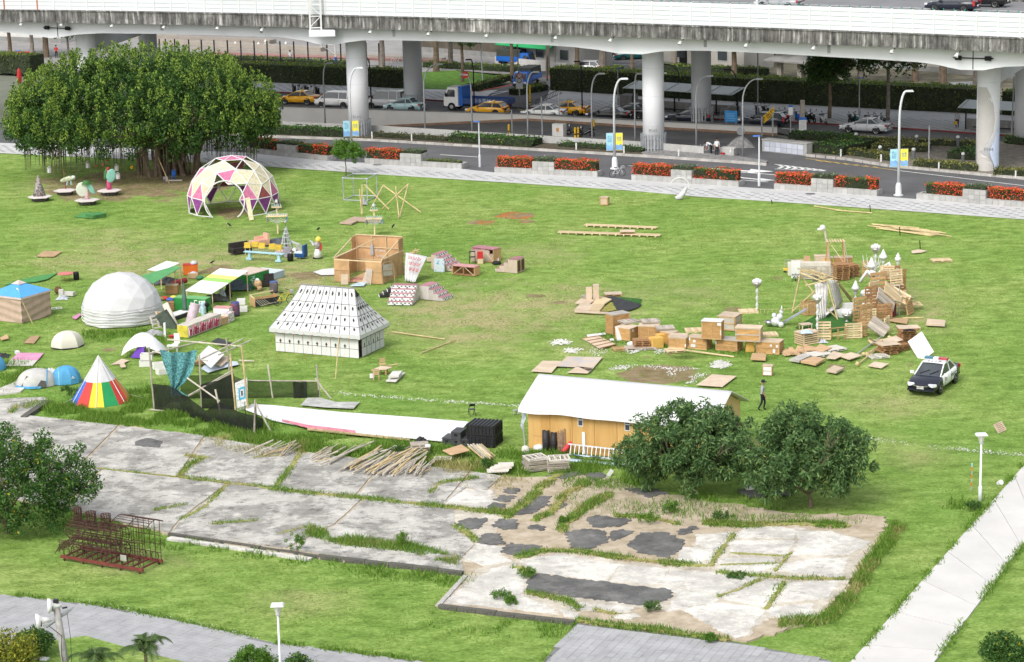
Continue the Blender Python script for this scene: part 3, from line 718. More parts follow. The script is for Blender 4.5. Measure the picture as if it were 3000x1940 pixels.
def lt_(name,lb_,px,py,h,rx,ry,rz,cz,nc,nl,ls,mats,trunk=.2,off_=(0,0),seed=1,gp=None,bark=BARK,tip=0,rr=(.5,.8),asp=.5,up=.1,sh=(.55,1),z0=0,lev=2,rag=.07):
 rs=RSt(seed);random.seed(seed)
 b0=G(px,py,z0);t=E(name,lb_,'tree' if 'tree' in name else 'shrub',b0,0,gp)
 mb=MB();ends=[];hh=max(.4,cz-rz*.75)
 top=Vc((off_[0]*.4,off_[1]*.4,hh));mb.tube([(0,0,-.1),top*.5+Vc((.06,0,0)),top],[trunk*1.3,trunk,trunk*.85],8)
 for i in range(5):
  a=i*1.256+U(-.3,.3);branch(mb,top,Vc((cos(a)*rx/rz*.8+off_[0]*.3,sin(a)*.8,.75)),rz*.75,trunk*.55,lev,ends)
 P(t,'trunk',mb,bark)
 C=ec_(nc,(off_[0],off_[1],cz),(rx,ry,rz),rs,-.75,sh)
 k_=np.arctan2(C[:,1],C[:,0]);k_=1+rag*(np.sin(3*k_+seed)+.7*np.sin(5*k_+2*seed+C[:,2]));C[:,0]*=k_;C[:,1]*=k_
 C[:,0]+=.25*np.sin(C[:,2]*2.1+seed);C[:,2]+=.3*np.sin(C[:,0]*1.3+seed)*np.cos(C[:,1])
 addleaf(t,'crown',C,rr[0]+(rr[1]-rr[0])*rs.rand(len(C)),nl,ls,mats,tip,asp=asp,up=up,shell=.3)
 return t
lt_('broadleaf_tree','bushy dark green tree growing against the plywood shed wall',2035,1440,6,4.3,3.0,3.2,3.1,300,110,.34,LF_D,.12,(-.1,0),4,'bushy trees by the shed',rr=(.35,.75),asp=.3,up=-.4,z0=.1,rag=.14,sh=(.5,1.08))
lt_('broadleaf_tree','bushy dark green tree beside the shed gable, white slab at its foot',2375,1480,6,4.1,3.0,3.4,3.3,300,110,.34,LF_D,.13,(-.35,0),9,'bushy trees by the shed',rr=(.35,.75),asp=.3,up=-.4,z0=.1,rag=.14,sh=(.5,1.08))
lt_('broadleaf_tree','wide bright green leafy tree overhanging the rusty steel locomotive frame',20,1560,7,6.3,3.6,3.9,3.6,360,85,.24,LF_L,.2,(-.2,0),14,rr=(.4,.75),asp=.45,up=-.1)
lt_('sapling_tree','small bright green young tree on the lawn edge beside the tiled walk',1013,516,3,1.65,1.3,1.0,2.35,70,60,.2,LF_S,.05,(0,0),21,tip=0,rr=(.25,.45),up=.3,lev=1)
lt_('yellow_shrub','yellow-green shrub in the lower corner beside the floodlight pole',20,1985,2,2.1,1.6,1.55,1.6,120,60,.22,LF_Y,.06,(0,0),30,asp=.4,up=0)
lt_('round_shrub','dense dark green round shrub behind the yellow-green shrub',95,1925,1.5,1.25,1.2,.95,.95,110,70,.15,LF_L,.05,(0,0),31,rr=(.25,.4),lev=1)
lt_('round_shrub','bright green round shrub at the lower frame edge left of the lamp',735,1985,1.2,1.35,1.1,.85,.9,100,70,.14,LF_S,.05,(0,0),32,rr=(.25,.4),lev=1)
lt_('round_shrub','small green shrub top cut by the lower frame edge right of the lamp',880,1990,1,1.0,.9,.6,.62,60,60,.14,LF_L,.05,(0,0),33,rr=(.25,.4),lev=1)
lt_('round_shrub','low green shrub in the grass right of the concrete path',2960,1955,1.4,1.7,1.3,.9,.95,110,60,.18,LF_L,.05,(0,0),34,rr=(.3,.45),lev=1)
def palm(px,py,h,nf,L,seed,lb_):
 random.seed(seed);t=E('palm',lb_,'palm',G(px,py));P(t,'trunk',TU([(0,0,-.1),(0,0,h)],[.16,.1],8),BARK)
 PL=lf_('palm_leaf',[(0,(.04,.08,.025)),(1,(.13,.20,.06))])
 for i in range(nf):
  a=6.283*i/nf+U(-.3,.3);el=U(.75,1.4);l=L*U(.8,1.1);pts=[]
  for k in range(9):
   s=k/8;x=l*s*cos(el)*(1+.15*s);z=h+l*s*sin(el)-l*.75*s**2.4;pts.append(Vc((x*cos(a),x*sin(a),z)))
  mb=TU(pts,[.035-.003*k for k in range(9)],4)
  for k in range(46):
   s=.12+.86*k/46;f=s*8;j=min(int(f),7);p=pts[j].lerp(pts[j+1],f-j);d=(pts[j+1]-pts[j]).normalized()
   sd_=d.cross(Z_(1)).normalized();ll=.62*sin(pi*min(.98,s*.85+.12))+.1
   for sg in(1,-1):
    tp=p+sd_*sg*ll*.75+d*ll*.6+Z_(-.18*ll-.25*ll*s);w=d*.022
    mb.add([p-w,p+w,tp],[(0,1,2)])
  P(t,'frond',mb,PL)
palm(432,2010,2.1,17,2.9,5,'feathery palm with arching fronds over the grey paved path')
palm(288,2030,1.9,13,2.6,8,'upright palm cut by the lower edge next to the floodlight pole')
def parktree(px,py,h,r,trunk,lb_,seed,lm_=LF_P,lean=0,n=110):
 return lt_('park_tree',lb_,px,py,h,r,r*.85,h*.28,h*.78,n,55,.30,lm_,trunk,(lean,0),seed,'park trees behind the expressway',BARK if seed%2 else mat('grey_bark',(.22,.19,.16),.95,.3,3,.3),rr=(.5,.9),lev=2)
PT=[(30,168,6.5,3.6,.25,'dark park tree at the upper left corner beneath the girder',41),(95,172,7,3.4,.25,'dark bushy park tree left of the forked trunk',42),(135,170,8,2.6,.35,'forked dark trunk tree standing above the hedge on the left',43),(200,168,5,2.2,.15,'small dark park tree beside the left bridge pier',44),(1278,213,9,2.6,.32,'pale trunked park tree right of the grey rear column',45),(1320,202,9,2.6,.28,'thin park tree behind the pale trunk',46),(1355,243,8,2.2,.18,'leaning slim tree on the bright lawn patch',47),(1120,200,9,3.2,.3,'dark tree between the white front column and grey column',48),(1500,238,9.5,2.4,.2,'slender dark tree by the small blue truck',49),(1605,220,10,2.8,.22,'leaning dark tree left of the white hatchback',50),(1690,218,9,2.6,.25,'dark tree in front of the white hatchback',51),(1765,215,9,3.2,.4,'thick leaning trunk tree beside the striped post',52),(1850,215,6,1.6,.2,'small conical tree hidden by the white column',53),(1975,210,9,2.0,.3,'reddish trunk tree between the two columns',54),(2150,235,6.5,3.0,.3,'spreading dark tree right of the grey rear column',55),(2285,240,7,3.0,.22,'yellowish tree beside the pavilion roof',56),(2430,350,7,2.5,.16,'thin street tree among the parked scooters',57),(2600,355,9,3.9,.18,'leafy street tree with slim trunk beside the silver sedan',58),(2400,250,8,3.0,.3,'dark tree behind the pavilion',59),(2520,255,8,3.4,.3,'dark tree right of the pavilion behind the hedge',60),(2760,268,8,3.4,.4,'stout forked tree left of the mural column',61),(2855,255,7,2.4,.2,'thin dark tree half hidden by the mural column',62),(2680,240,8,3,.3,'dark leafy tree behind the long hedge',63)]
for px,py,h,r,tr,lb,sd2 in PT:parktree(px,py,h,r,tr,lb,sd2,LF_S if sd2 in(56,)else LF_P)
def boxleaves(Lx,Ly,Lz,n,size,rs,top=.45,sides=(1,1,1)):
 p=rs.rand(n,3)*np.array([Lx,Ly,Lz])-np.array([Lx/2,Ly/2,0])
 w=np.array([top*Lx*Ly,Lx*Lz*.5,Ly*Lz*.25]);f=rs.choice(3,n,p=w/w.sum())
 p[f==0,2]=Lz-.12*rs.rand((f==0).sum());p[f==1,1]=-Ly/2+.12*rs.rand((f==1).sum());m_=f==2;p[m_,0]=np.where(rs.rand(m_.sum())<.5,-1,1)*(Lx/2-.08)
 b_=vn_(p[:,0]+50,p[:,2]+50,.8,9)-.5;p[:,1]+=b_*.22*(f==1);p[:,2]+=(f==0)*(vn_(p[:,0]+9,p[:,1]+9,.7,4)-.5)*.25
 return p,f
def hedge(name,lb_,A,B,dep,z0,h,mats,size=.14,dens=75,flower=0,gp=None,pattern=None,cat='hedge',seed=1,fmat=None,top=.45):
 rs=RSt(seed);c=(A+B)/2;d=B-A;L_=d.length;rz=atan2(d.y,d.x)
 nn=Vc((-d.y,d.x,0)).normalized();loc=c+nn*dep/2+Z_(z0)
 t=S1(E(name,lb_,cat,loc,rz,gp))
 P(t,'core',BX((0,0,h/2-.06),(L_-.24,dep-.2,h-.2)),mat('hedge_core',(.03,.038,.02),.95,.4,3))
 n_=int(dens*(L_*dep*.6+L_*h));p,f=boxleaves(L_,dep,h,n_,size,rs,top)
 V,Fc,_=lc_(p,.05,1,size,.6,.5,(1,1,1),.2,rs)
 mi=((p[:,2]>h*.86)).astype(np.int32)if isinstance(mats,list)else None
 link('foliage',npmesh('foliage',V,Fc,mats,mi),t)
 if flower:
  n2=int(n_*1.0);p,f=boxleaves(L_,dep+.1,h+.05,n2,size,rs,top);fr=flower if pattern is None else pattern(p[:,0]/L_+.5)
  clus=vn_(p[:,0]+20,p[:,2]*1.3+p[:,1]+30,.45,seed+3);keep=clus<np.quantile(clus,.01)+np.minimum(1,fr*1.25)*(clus.max()-clus.min())
  p=p[keep];V,Fc,_=lc_(p,.03,1,size*.95,.9,.3,(1,1,1),.2,rs);link('flowers',npmesh('flowers',V,Fc,fmat or FLW),t)
 return t
PT_TILE=mat('planter_tile',(.37,.365,.35),.8,.12,1.2,.05,rnd=.1)
def planter(x0,x1,b0,b1,lab,hl,hr,i):
 """hl / hr: (x start, x end, flower share, label) of the clipped hedges left and right of the raised block b0..b1"""
 by=lambda x:LY([(724,449),(953,473),(1069,481),(1338,495),(1449,507),(1748,520),(1850,529),(2142,548),(2268,556),(2551,575),(2685,585),(2974,608),(3150,622)],x)
 A,B=G(x0,by(x0)),G(x1,by(x1));d=(B-A);L_=d.length;d.normalize();nn=Vc((-d.y,d.x,0));rz=atan2(d.y,d.x)
 t=S1(E('stone_planter',lab,'planter',A,rz,'stone planters along the walk'));D=1.35
 sx=lambda x:(G(x,by(x))-A).dot(d)
 u0,u1=sx(b0),sx(b1)
 P(t,'wall',BX((L_/2,.12,.24),(L_-.04,.2,.48)).box((L_/2,D-.1,.24),(L_-.04,.2,.48)).box((.12,D/2,.24),(.2,D-.2,.48)).box((L_-.12,D/2,.24),(.2,D-.2,.48)),CONC)
 P(t,'soil',BX((L_/2,D/2,.2),(L_-.3,D-.3,.36)),SOIL)
 nt_=max(1,round(L_/.5));tw=L_/nt_;tm=BX((0,0,0),(tw-.022,.035,.46)).mesh('facing_tile',PT_TILE)
 cm=BX((0,0,0),(tw-.02,.26,.05)).mesh('coping_tile',PT_TILE);em=BX((0,0,0),(.035,D/3-.02,.46)).mesh('facing_tile',PT_TILE)
 for k in range(nt_):
  x=(k+.5)*tw;link('facing_tile',tm,t,(x,0,.24));link('coping_tile',cm,t,(x,.12,.505))
 for k in range(3):link('facing_tile',em,t,(L_+.005,(k+.5)*D/3,.24));link('facing_tile',em,t,(-.005,(k+.5)*D/3,.24))
 bl=P(t,'raised_block',BX(((u0+u1)/2,D/2+.02,.6),(u1-u0-.05,D+.06,1.18)),CONC)
 nb_=max(2,round((u1-u0)/.5));bw=(u1-u0)/nb_;fm=BX((0,0,0),(bw-.02,.03,.37)).mesh('facing_tile',PT_TILE)
 for k in range(nb_):
  for j in range(3):link('facing_tile',fm,bl,(u0+(k+.5)*bw,-.045,.2+.39*j))
 sm_=BX((0,0,0),(.03,D/3-.02,.37)).mesh('facing_tile',PT_TILE)
 for k in range(3):
  for j in range(3):link('facing_tile',sm_,bl,(u1-.012,(k+.5)*D/3,.2+.39*j))
 w=lambda u:A+d*u
 hedge('block_planting','mound of grey-green sedum on the raised block of planter: '+lab[:0]+('westernmost','second','third','fourth','fifth','last')[i]+' along the walk',w(u0-.05)-nn*.05,w(u1+.05)-nn*.05,D+.1,1.15,.38,lf_('sedum',[(0,(.05,.09,.035)),(.8,(.14,.20,.08)),(1,(.5,.5,.45))]),.10,150,0,'sedum on the planter blocks',cat='plants',seed=70+i,top=.8)
 for q,(xa,xb,fl,lb)in enumerate((hl,hr)):
  if xa is None:continue
  a_,b_=w(sx(xa))+nn*.12,w(sx(xb))+nn*.12
  if not callable(fl)and fl<0:hedge('border_plants',lb,a_,b_,1.0,.4,.35,LF_HT,.10,160,0,cat='plants',seed=80+i)
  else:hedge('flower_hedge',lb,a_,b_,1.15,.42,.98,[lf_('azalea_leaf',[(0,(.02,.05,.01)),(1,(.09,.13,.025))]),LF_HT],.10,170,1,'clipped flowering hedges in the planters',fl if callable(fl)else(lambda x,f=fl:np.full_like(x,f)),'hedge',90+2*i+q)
planter(724,957,813,866,'pale tiled planter nearest the pink and cream dome',(724,812,.32,'dark clipped hedge with few red flowers nearest the banyan tree'),(868,955,lambda x:.15+.4*x,'dark clipped hedge with red flowers behind the sapling'),0)
planter(1069,1352,1174,1236,'tiled planter with a low bare right bed next to the thin solar lamp',(1069,1172,lambda x:.45+.25*x,'red and green flowering hedge right of the sapling'),(1245,1345,-1,'row of low seedlings in the bare planter bed'),1)
planter(1449,1750,1560,1624,'tiled planter left of the tall banner lamp post',(1452,1556,lambda x:.95-.35*x,'solid red flowering hedge left of the banner lamp post'),(1626,1746,lambda x:.8-.35*x,'red hedge turning green on its street side beside the banner lamp'),2)
planter(1850,2163,1966,2027,'tiled planter behind the white hooped sculpture',(1850,1965,lambda x:.95-.2*x,'bright red flowering hedge right of the parked bicycle'),(2030,2158,lambda x:.45+.1*np.sin(x*7),'green hedge freckled with red flowers behind the white hoop'),3)
planter(2268,2568,2377,2441,'tiled planter in front of the chevron road marking',(2268,2376,.72,'red flowering hedge beside the chevron marking'),(2444,2564,lambda x:.35+.2*np.sin(x*6+2),'mostly green hedge with red flower clusters left of the banner lamp on the right'),4)
planter(2685,3140,2820,2888,'tiled planter cut by the right picture edge',(2706,2818,lambda x:np.where(x<.2,.1,.9),'red hedge with one green end right of the lamp post'),(2890,3130,.85,'dense red hedge cut by the right picture edge'),5)
def ph(name,lab,a,c,dep,h,mats=None,seed=1,size=.24,dens=26,z0=.12,gp='clipped park hedges'):
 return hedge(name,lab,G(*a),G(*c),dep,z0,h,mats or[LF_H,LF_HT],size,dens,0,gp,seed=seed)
ph('park_hedge','tall dark park hedge left of the white front column',(500,232),(1012,255),2.2,2.2,seed=101)
ph('park_hedge','dark park hedge between the two middle columns',(1075,258),(1180,263),2.2,2.2,seed=102)
ph('park_hedge','dark hedge behind the far walk left of the shelter roof',(1608,268),(1900,287),3,2.6,seed=103)
ph('park_hedge','long dark hedge behind the scooters on the right',(1930,290),(2870,338),3,2.6,seed=104)
ph('park_hedge','dark hedge stub right of the mural column',(2930,340),(3060,350),3,2.5,seed=105)
ph('park_hedge','dark hedge at the far left below the girder',(-60,215),(90,222),3,2.4,seed=106)
ph('low_hedge','low green hedge strip on the corner of the side street',(1520,284),(1610,268),1.6,.8,[LF_L,LF_HT],107)
ph('low_hedge','low flowering border along the red lane',(1400,272),(1500,240),1.5,.8,[LF_L,LF_HT],108)
ph('low_hedge','rounded bright green bush behind the shelter hedge',(1775,232),(1815,233),2,1.3,[LF_L,LF_HT],109)
ph('low_hedge','pale green plant border beyond the park lawn',(1235,200),(1560,218),2,.7,[LF_L,LF_HT],110)
ph('low_hedge','green border behind the black fence posts',(480,175),(1010,200),2,.7,[LF_P,LF_HT],111)
ph('low_hedge','row of low shrubs along the far wall on the right',(1930,215),(2240,226),2,.9,[LF_P,LF_HT],112)
ph('median_shrub','leafy green shrub bed on the median left of the white column',(770,396),(1018,407),2.2,.75,[LF_L,LF_L],120,.2,45,.14,'shrub beds on the median')
ph('median_shrub','dense green shrub bed on the median below the graffiti parapet',(1310,421),(1560,436),2.4,.75,[LF_L,LF_L],121,.2,45,.14,'shrub beds on the median')
ph('median_shrub','sparse brown-green ground cover right of the white column',(1090,405),(1310,419),1.8,.35,[lf_('dry_cover',[(0,(.06,.06,.03)),(1,(.14,.16,.06))])]*2,122,.16,60,.14,'shrub beds on the median')
ph('median_shrub','dark ground cover strip left of the second white column',(1630,434),(1880,452),1.8,.4,[LF_P,LF_L],123,.16,50,.14,'shrub beds on the median')
ph('median_shrub','low green shrubs at the median behind the banyan',(560,385),(765,396),2.6,.6,[LF_L,LF_L],124,.2,45,.14,'shrub beds on the median')
ph('garden_shrub','dark green shrub mass beside the grey ramp gate block',(2370,452),(2470,462),6,.9,[LF_L,LF_L],130,.2,40,.14,'shrub beds right of the ramp')
ph('garden_shrub','dark green creeping shrub behind the gate block',(2305,412),(2500,424),2,.7,[LF_P,LF_L],131,.2,40,.14,'shrub beds right of the ramp')
YV=lf_('yellow_privet',[(0,(.08,.10,.025)),(.6,(.22,.23,.06)),(1,(.42,.40,.14))])
for a,c,lb,s,d_ in[((2490,425),(2860,436),'yellowish privet row along the far road',132,1.4),((2550,447),(2715,452),'yellowish privet block in the middle of the bed',133,3.0),((2470,458),(2610,478),'yellowish privet row behind the kerb left of the banner lamp',134,1.6),((2670,492),(2860,508),'yellowish privet row at the kerb left of the mural column',135,1.6),((2905,520),(3080,528),'yellowish privet row at the kerb right of the mural column',136,2)]:
 ph('privet',lb,a,c,d_,.6,[YV,YV],s,.18,60,.14,'yellow privet rows right of the ramp')
ph('garden_shrub','dark shrub patch beside the foot of the mural column',(2770,470),(2860,476),4,.7,[LF_P,LF_L],137,.2,45,.14,'shrub beds right of the ramp')
ph('garden_shrub','green shrub right of the mural column',(2940,425),(3080,440),3,.8,[LF_L,LF_L],138,.2,45,.14,'shrub beds right of the ramp')
def tufts(name,spots,mt,seed,z=0,kind='stuff',jit=.32):
 rs=RSt(seed);Vs=[]
 for(poly,dens,h,ln)in spots:
  P2=[xy(G(x,y))for x,y in poly];a=np.array(P2);lo,hi=a.min(0),a.max(0);A_=np.prod(hi-lo);n_=int(A_*dens*1.5)
  q=lo+(hi-lo)*rs.rand(n_,2);ok=np.array([inpoly(x,y,P2)for x,y in q])if n_ else np.zeros(0,bool);q=q[ok]+rs.normal(size=(int(ok.sum()),2))*jit
  k=vn_(q[:,0]+70,q[:,1],1.1,seed+1);q=q[k>.36];k=k[k>.36]
  n_=len(q);ang=rs.rand(n_)*6.28;w=.014+.02*rs.rand(n_);hh=.75*h*(.5+.7*rs.rand(n_))*(.5+k);le=ln*(rs.rand(n_,2)-.5)*2*hh[:,None]
  b_=np.stack([q[:,0],q[:,1],np.full(n_,z-.03)],1);d_=np.stack([np.cos(ang),np.sin(ang),0*ang],1)*w[:,None]
  tp=b_+np.stack([le[:,0],le[:,1],hh],1)
  Vs.append(np.stack([b_-d_,b_+d_,tp],1).reshape(-1,3))
 V=np.concatenate(Vs);o=link(name,npmesh(name,V,np.arange(len(V)).reshape(-1,3),mt),None);o['kind']=kind
GR1=lf_('grass_blade',[(0,(.08,.18,.02)),(.6,(.14,.27,.03)),(1,(.24,.34,.07))],.7,.3)
GRL=lf_('lawn_blade',[(0,(.13,.24,.03)),(.6,(.19,.30,.05)),(1,(.28,.36,.10))],.8,.3)
GR2=lf_('dry_grass_blade',[(0,(.20,.20,.05)),(.6,(.36,.33,.12)),(1,(.50,.45,.22))],.7,.3)
LAWNP=[(-60,470),(500,480),(1500,545),(3060,655),(3060,1380),(2560,1940),(-60,1940)]
tufts('lawn_tufts',[(LAWNP,26,.07,.9),([(70,1895),(250,1868),(430,1918),(620,1965),(-60,1990)],60,.14,.8)],GRL,50)
tufts('tall_grass',[([(60,1190),(500,1130),(560,1230),(420,1250),(250,1240)],130,.4,.6),([(400,1200),(800,1240),(760,1300),(640,1290)],150,.4,.6),([(640,1270),(880,1270),(1320,1310),(1480,1390),(1400,1400),(1300,1370),(880,1330)],120,.42,.6),([(1460,1330),(1560,1300),(1900,1390),(1900,1440),(1600,1420),(1480,1400)],130,.4,.6),([(240,970),(480,960),(500,1010),(260,1000)],80,.3,.6),([(0,1060),(120,1060),(120,1120),(0,1150)],90,.35,.6),([(190,1500),(620,1590),(900,1640),(880,1655),(400,1590),(180,1540)],90,.3,.6),([(930,1640),(1380,1690),(1360,1720),(1100,1690)],90,.3,.6),([(1290,1795),(1660,1838),(1620,1870),(1250,1830)],90,.3,.6),([(1720,1400),(1900,1480),(1700,1520),(1640,1460)],30,.3,.6),([(1820,1500),(2100,1430),(2300,1500),(2560,1530),(2400,1540),(2000,1520)],50,.4,.6),([(2780,1470),(2900,1460),(2880,1500),(2780,1490)],120,.3,.6),([(1760,965),(2300,1040),(2300,1055),(1760,1000)],60,.22,.6)],GR1,51)
tufts('dry_grass',[([(640,1275),(760,1290),(820,1350),(620,1310)],90,.45,.7),([(860,1300),(980,1320),(960,1340),(860,1330)],110,.5,.7),([(1250,1350),(1420,1360),(1460,1400),(1300,1390)],110,.45,.7),([(1380,1390),(1540,1400),(1500,1440),(1380,1430)],60,.4,.7)],GR2,52)
# ---------------- broken concrete yard
def rag_(px,amp,step=.5,seed=0,zz=0.0):
 pts=[G(x,y,zz)for x,y in px];out=[];rs=RSt(abs(int(seed+len(px)*7+px[0][0]*3+px[0][1]*5)))
 for a,b_ in zip(pts,pts[1:]+pts[:1]):
  n_=max(1,int((b_-a).length/step));d=b_-a;nn=Vc((-d.y,d.x,0)).normalized()
  for i in range(n_):
   p=a+d*(i/n_)+nn*(rs.rand()-.5)*2*amp;out.append((p.x,p.y))
 return out
YN=[(-60,1205),(44,1217),(236,1238),(405,1255),(642,1287),(760,1310),(900,1330),(1100,1352),(1300,1375),(1480,1400)]
YS=[(1356,1682),(1110,1654),(920,1632),(700,1600),(494,1567),(190,1492),(-60,1450)]
YR=[(1560,1402),(1760,1392),(1900,1440),(2300,1505),(2600,1515),(2570,1600),(2500,1700),(2400,1825),(2190,1878),(2090,1872),(1686,1826),(1286,1777),(1365,1700)]
SAND=mat('sandy_dirt',(.50,.42,.32),.95,.2,1.6,.2,col2=(.33,.27,.19),rnd=0)
ST('yard_ground',MB().prism(rag_(YN+YR+YS,.2,.3),-.25,.055),SAND)
def concmat(key,stops,dark,rnd_=.06):
 m=bpy.data.materials.new(key);m.use_nodes=True;global n,L,tc
 n=m.node_tree;L=n.links.new;b=n.nodes['Principled BSDF'];b.inputs['Roughness'].default_value=.92;b.inputs['Specular IOR Level'].default_value=.15
 tc=n.nodes.new('ShaderNodeTexCoord')
 a=ramp(n,NZ(.55,9,None,.68),stops)
 d=ramp(n,NZ(.42,12,(1,1,1),.78),[(.47,(1,)*3),(.53,(dark,)*3),(.64,(dark*.85,)*3)])
 d2=ramp(n,NZ(1.3,9,(1,1.3,1),.75),[(.40,(1.16,)*3),(.46,(1,)*3),(.56,(1,)*3),(.61,(dark*.92,)*3)]);a=MIX(a,d2,.9,'MULTIPLY')
 g_=ramp(n,NZ(14,6,None,.7),[(.3,(.8,)*3),(.7,(1.18,)*3)])
 c=MIX(a,d,.85,'MULTIPLY');c=MIX(c,g_,.9,'MULTIPLY');L(c,b.inputs['Base Color'])
 bp=n.nodes.new('ShaderNodeBump');bp.inputs['Strength'].default_value=.4;bp.inputs['Distance'].default_value=.04
 L(NZ(7,8,None,.7),bp.inputs['Height']);L(bp.outputs[0],b.inputs['Normal']);return m
CON1=concmat('weathered_concrete',[(.3,(.33,.315,.285)),(.5,(.46,.443,.405)),(.7,(.58,.56,.515))],.58)
CON2=concmat('pale_concrete',[(.3,(.50,.475,.43)),(.5,(.62,.595,.545)),(.7,(.72,.70,.64))],.78)
CON3=concmat('worn_concrete',[(.3,(.40,.34,.26)),(.5,(.54,.49,.41)),(.7,(.66,.62,.55))],.8)
APAT=concmat('asphalt_remnant',[(.3,(.10,.10,.098)),(.5,(.15,.148,.143)),(.7,(.22,.215,.205))],.75)
yard=link('concrete_yard',None);yard['kind']='structure'
def ys(px,mt,z,name='concrete_slab',amp=.05,step=.5,t=.1):
 z=.062+(z-.055)*.3;pts=rag_(px,amp*.6,step*.4,3);P(yard,name,MB().prism(pts,z-t,z),mt)
for px in[[(-60,1205),(44,1217),(345,1251),(230,1369),(-60,1333)],[(353,1253),(597,1281),(518,1400),(238,1370)],[(605,1284),(876,1329),(802,1433),(527,1402)],[(885,1331),(1126,1356),(1036,1458),(810,1434)],[(1134,1357),(1376,1385),(1293,1484),(1045,1460)],[(1384,1387),(1470,1399),(1425,1440),(1366,1432),(1303,1478)],[(-60,1340),(296,1378),(185,1488),(-60,1448)],[(304,1380),(663,1422),(525,1526),(496,1565),(350,1530),(195,1490)],[(672,1423),(1060,1466),(979,1540),(836,1610),(502,1566),(533,1528)],[(1069,1467),(1330,1496),(1330,1540),(1390,1600),(1350,1640),(1358,1678),(1100,1650),(846,1612),(987,1541)]]:
 ys(px,CON1,.17+U(-.015,.015),amp=.04)
ys([(1300,1774),(1360,1700),(1440,1650),(1640,1625),(1990,1668),(2050,1570),(2330,1548),(2556,1590),(2480,1710),(2390,1815),(2250,1815),(2180,1872),(2120,1855),(2010,1795),(1960,1795),(1880,1782),(1690,1795)],CON3,.085,amp=.25,step=.5)
ys([(1300,1480),(1445,1440),(1480,1500),(1440,1600),(1500,1650),(1340,1650),(1400,1600),(1330,1540)],CON3,.08,amp=.25)
for px in[[(1522,1649),(1633,1629),(1817,1659),(1779,1707),(1573,1682)],[(1822,1659),(1956,1672),(1940,1717),(1784,1708)],[(1961,1674),(2107,1682),(2223,1697),(2107,1747),(1941,1718)],[(1452,1667),(1517,1657),(1542,1702),(1527,1747),(1396,1732),(1356,1722)],[(1356,1725),(1522,1750),(1600,1778),(1640,1805),(1366,1776),(1296,1771)],[(1941,1720),(2107,1750),(2100,1768),(1960,1795),(1965,1770),(1985,1750)],[(2112,1752),(2238,1705),(2293,1710),(2248,1783),(2137,1768)],[(2001,1793),(2087,1768),(2243,1788),(2228,1808),(2187,1868),(2157,1876),(2117,1858)],[(2102,1642),(2268,1637),(2278,1662),(2208,1682),(2107,1672)],[(2137,1588),(2330,1588),(2308,1630),(2142,1622)],[(2036,1571),(2147,1566),(2137,1598),(2107,1614),(2040,1600)],[(2273,1660),(2400,1640),(2480,1640),(2470,1700),(2283,1677)],[(2308,1712),(2465,1705),(2425,1757),(2268,1775)],[(2258,1783),(2380,1772),(2384,1818),(2298,1823),(2253,1808)],[(2330,1560),(2430,1560),(2550,1592),(2490,1630),(2320,1630),(2340,1590)],[(1296,1478),(1366,1436),(1445,1440),(1435,1490)],[(1396,1598),(1477,1606),(1462,1632),(1502,1650),(1417,1662),(1358,1637)],[(1996,1606),(2087,1611),(2092,1642),(2036,1657),(1986,1645)],[(2180,1550),(2280,1545),(2330,1558),(2330,1582),(2150,1580)],[(1655,1768),(1720,1770),(1760,1795),(1680,1792)],[(1740,1775),(1860,1785),(1840,1800),(1760,1795)],[(1640,1790),(1700,1800),(1690,1815),(1655,1812)],[(1790,1810),(1860,1800),(1880,1812),(1830,1822)]]:
 ys(px,CON2,.125+U(-.015,.02),amp=.14,step=.4)
for px in[[(1336,1538),(1366,1523),(1432,1523),(1402,1553),(1371,1556)],[(1512,1511),(1522,1470),(1553,1458),(1613,1458),(1603,1485),(1553,1511)],[(1396,1594),(1422,1566),(1462,1569),(1477,1599),(1442,1601)],[(1462,1622),(1492,1596),(1593,1604),(1573,1620),(1507,1632)],[(1442,1546),(1462,1526),(1512,1528),(1517,1551),(1482,1557)],[(1719,1526),(1744,1513),(1855,1528),(1815,1546),(1744,1550)],[(1656,1566),(1704,1554),(1774,1559),(1779,1591),(1734,1611),(1679,1616)],[(1785,1566),(1815,1556),(1860,1561),(1820,1584),(1789,1589)],[(1842,1601),(1875,1566),(1946,1564),(2006,1586),(1991,1611),(1961,1640),(1870,1622)],[(1981,1561),(2026,1546),(2046,1551),(2016,1569),(1991,1570)],[(1543,1704),(1573,1686),(1875,1722),(1956,1732),(1976,1752),(1940,1768),(1880,1778),(1543,1737)],[(1427,1495),(1447,1477),(1482,1482),(1467,1500)],[(1447,1470),(1470,1454),(1510,1459),(1490,1475)],[(1470,1446),(1490,1432),(1525,1438),(1510,1452)],[(1605,1487),(1630,1474),(1665,1480),(1645,1494)],[(1543,1551),(1555,1542),(1600,1546),(1590,1559)],[(1715,1390),(1765,1388),(1775,1400),(1750,1412),(1718,1402)],[(1600,1398),(1690,1385),(1705,1395),(1650,1407)],[(1830,1436),(1900,1432),(1960,1450),(1900,1462)],[(2160,1440),(2300,1432),(2330,1450),(2200,1460)]]:
 ys(px,APAT,.15+U(-.02,.03),'asphalt_patch',.2,.35)
ys([(395,1300),(430,1288),(480,1298),(465,1318),(400,1312)],APAT,.20,'asphalt_patch',.1)
DKC=concmat('mossy_kerb',[(.3,(.06,.06,.05)),(.5,(.13,.125,.11)),(.7,(.28,.27,.24))],.6)
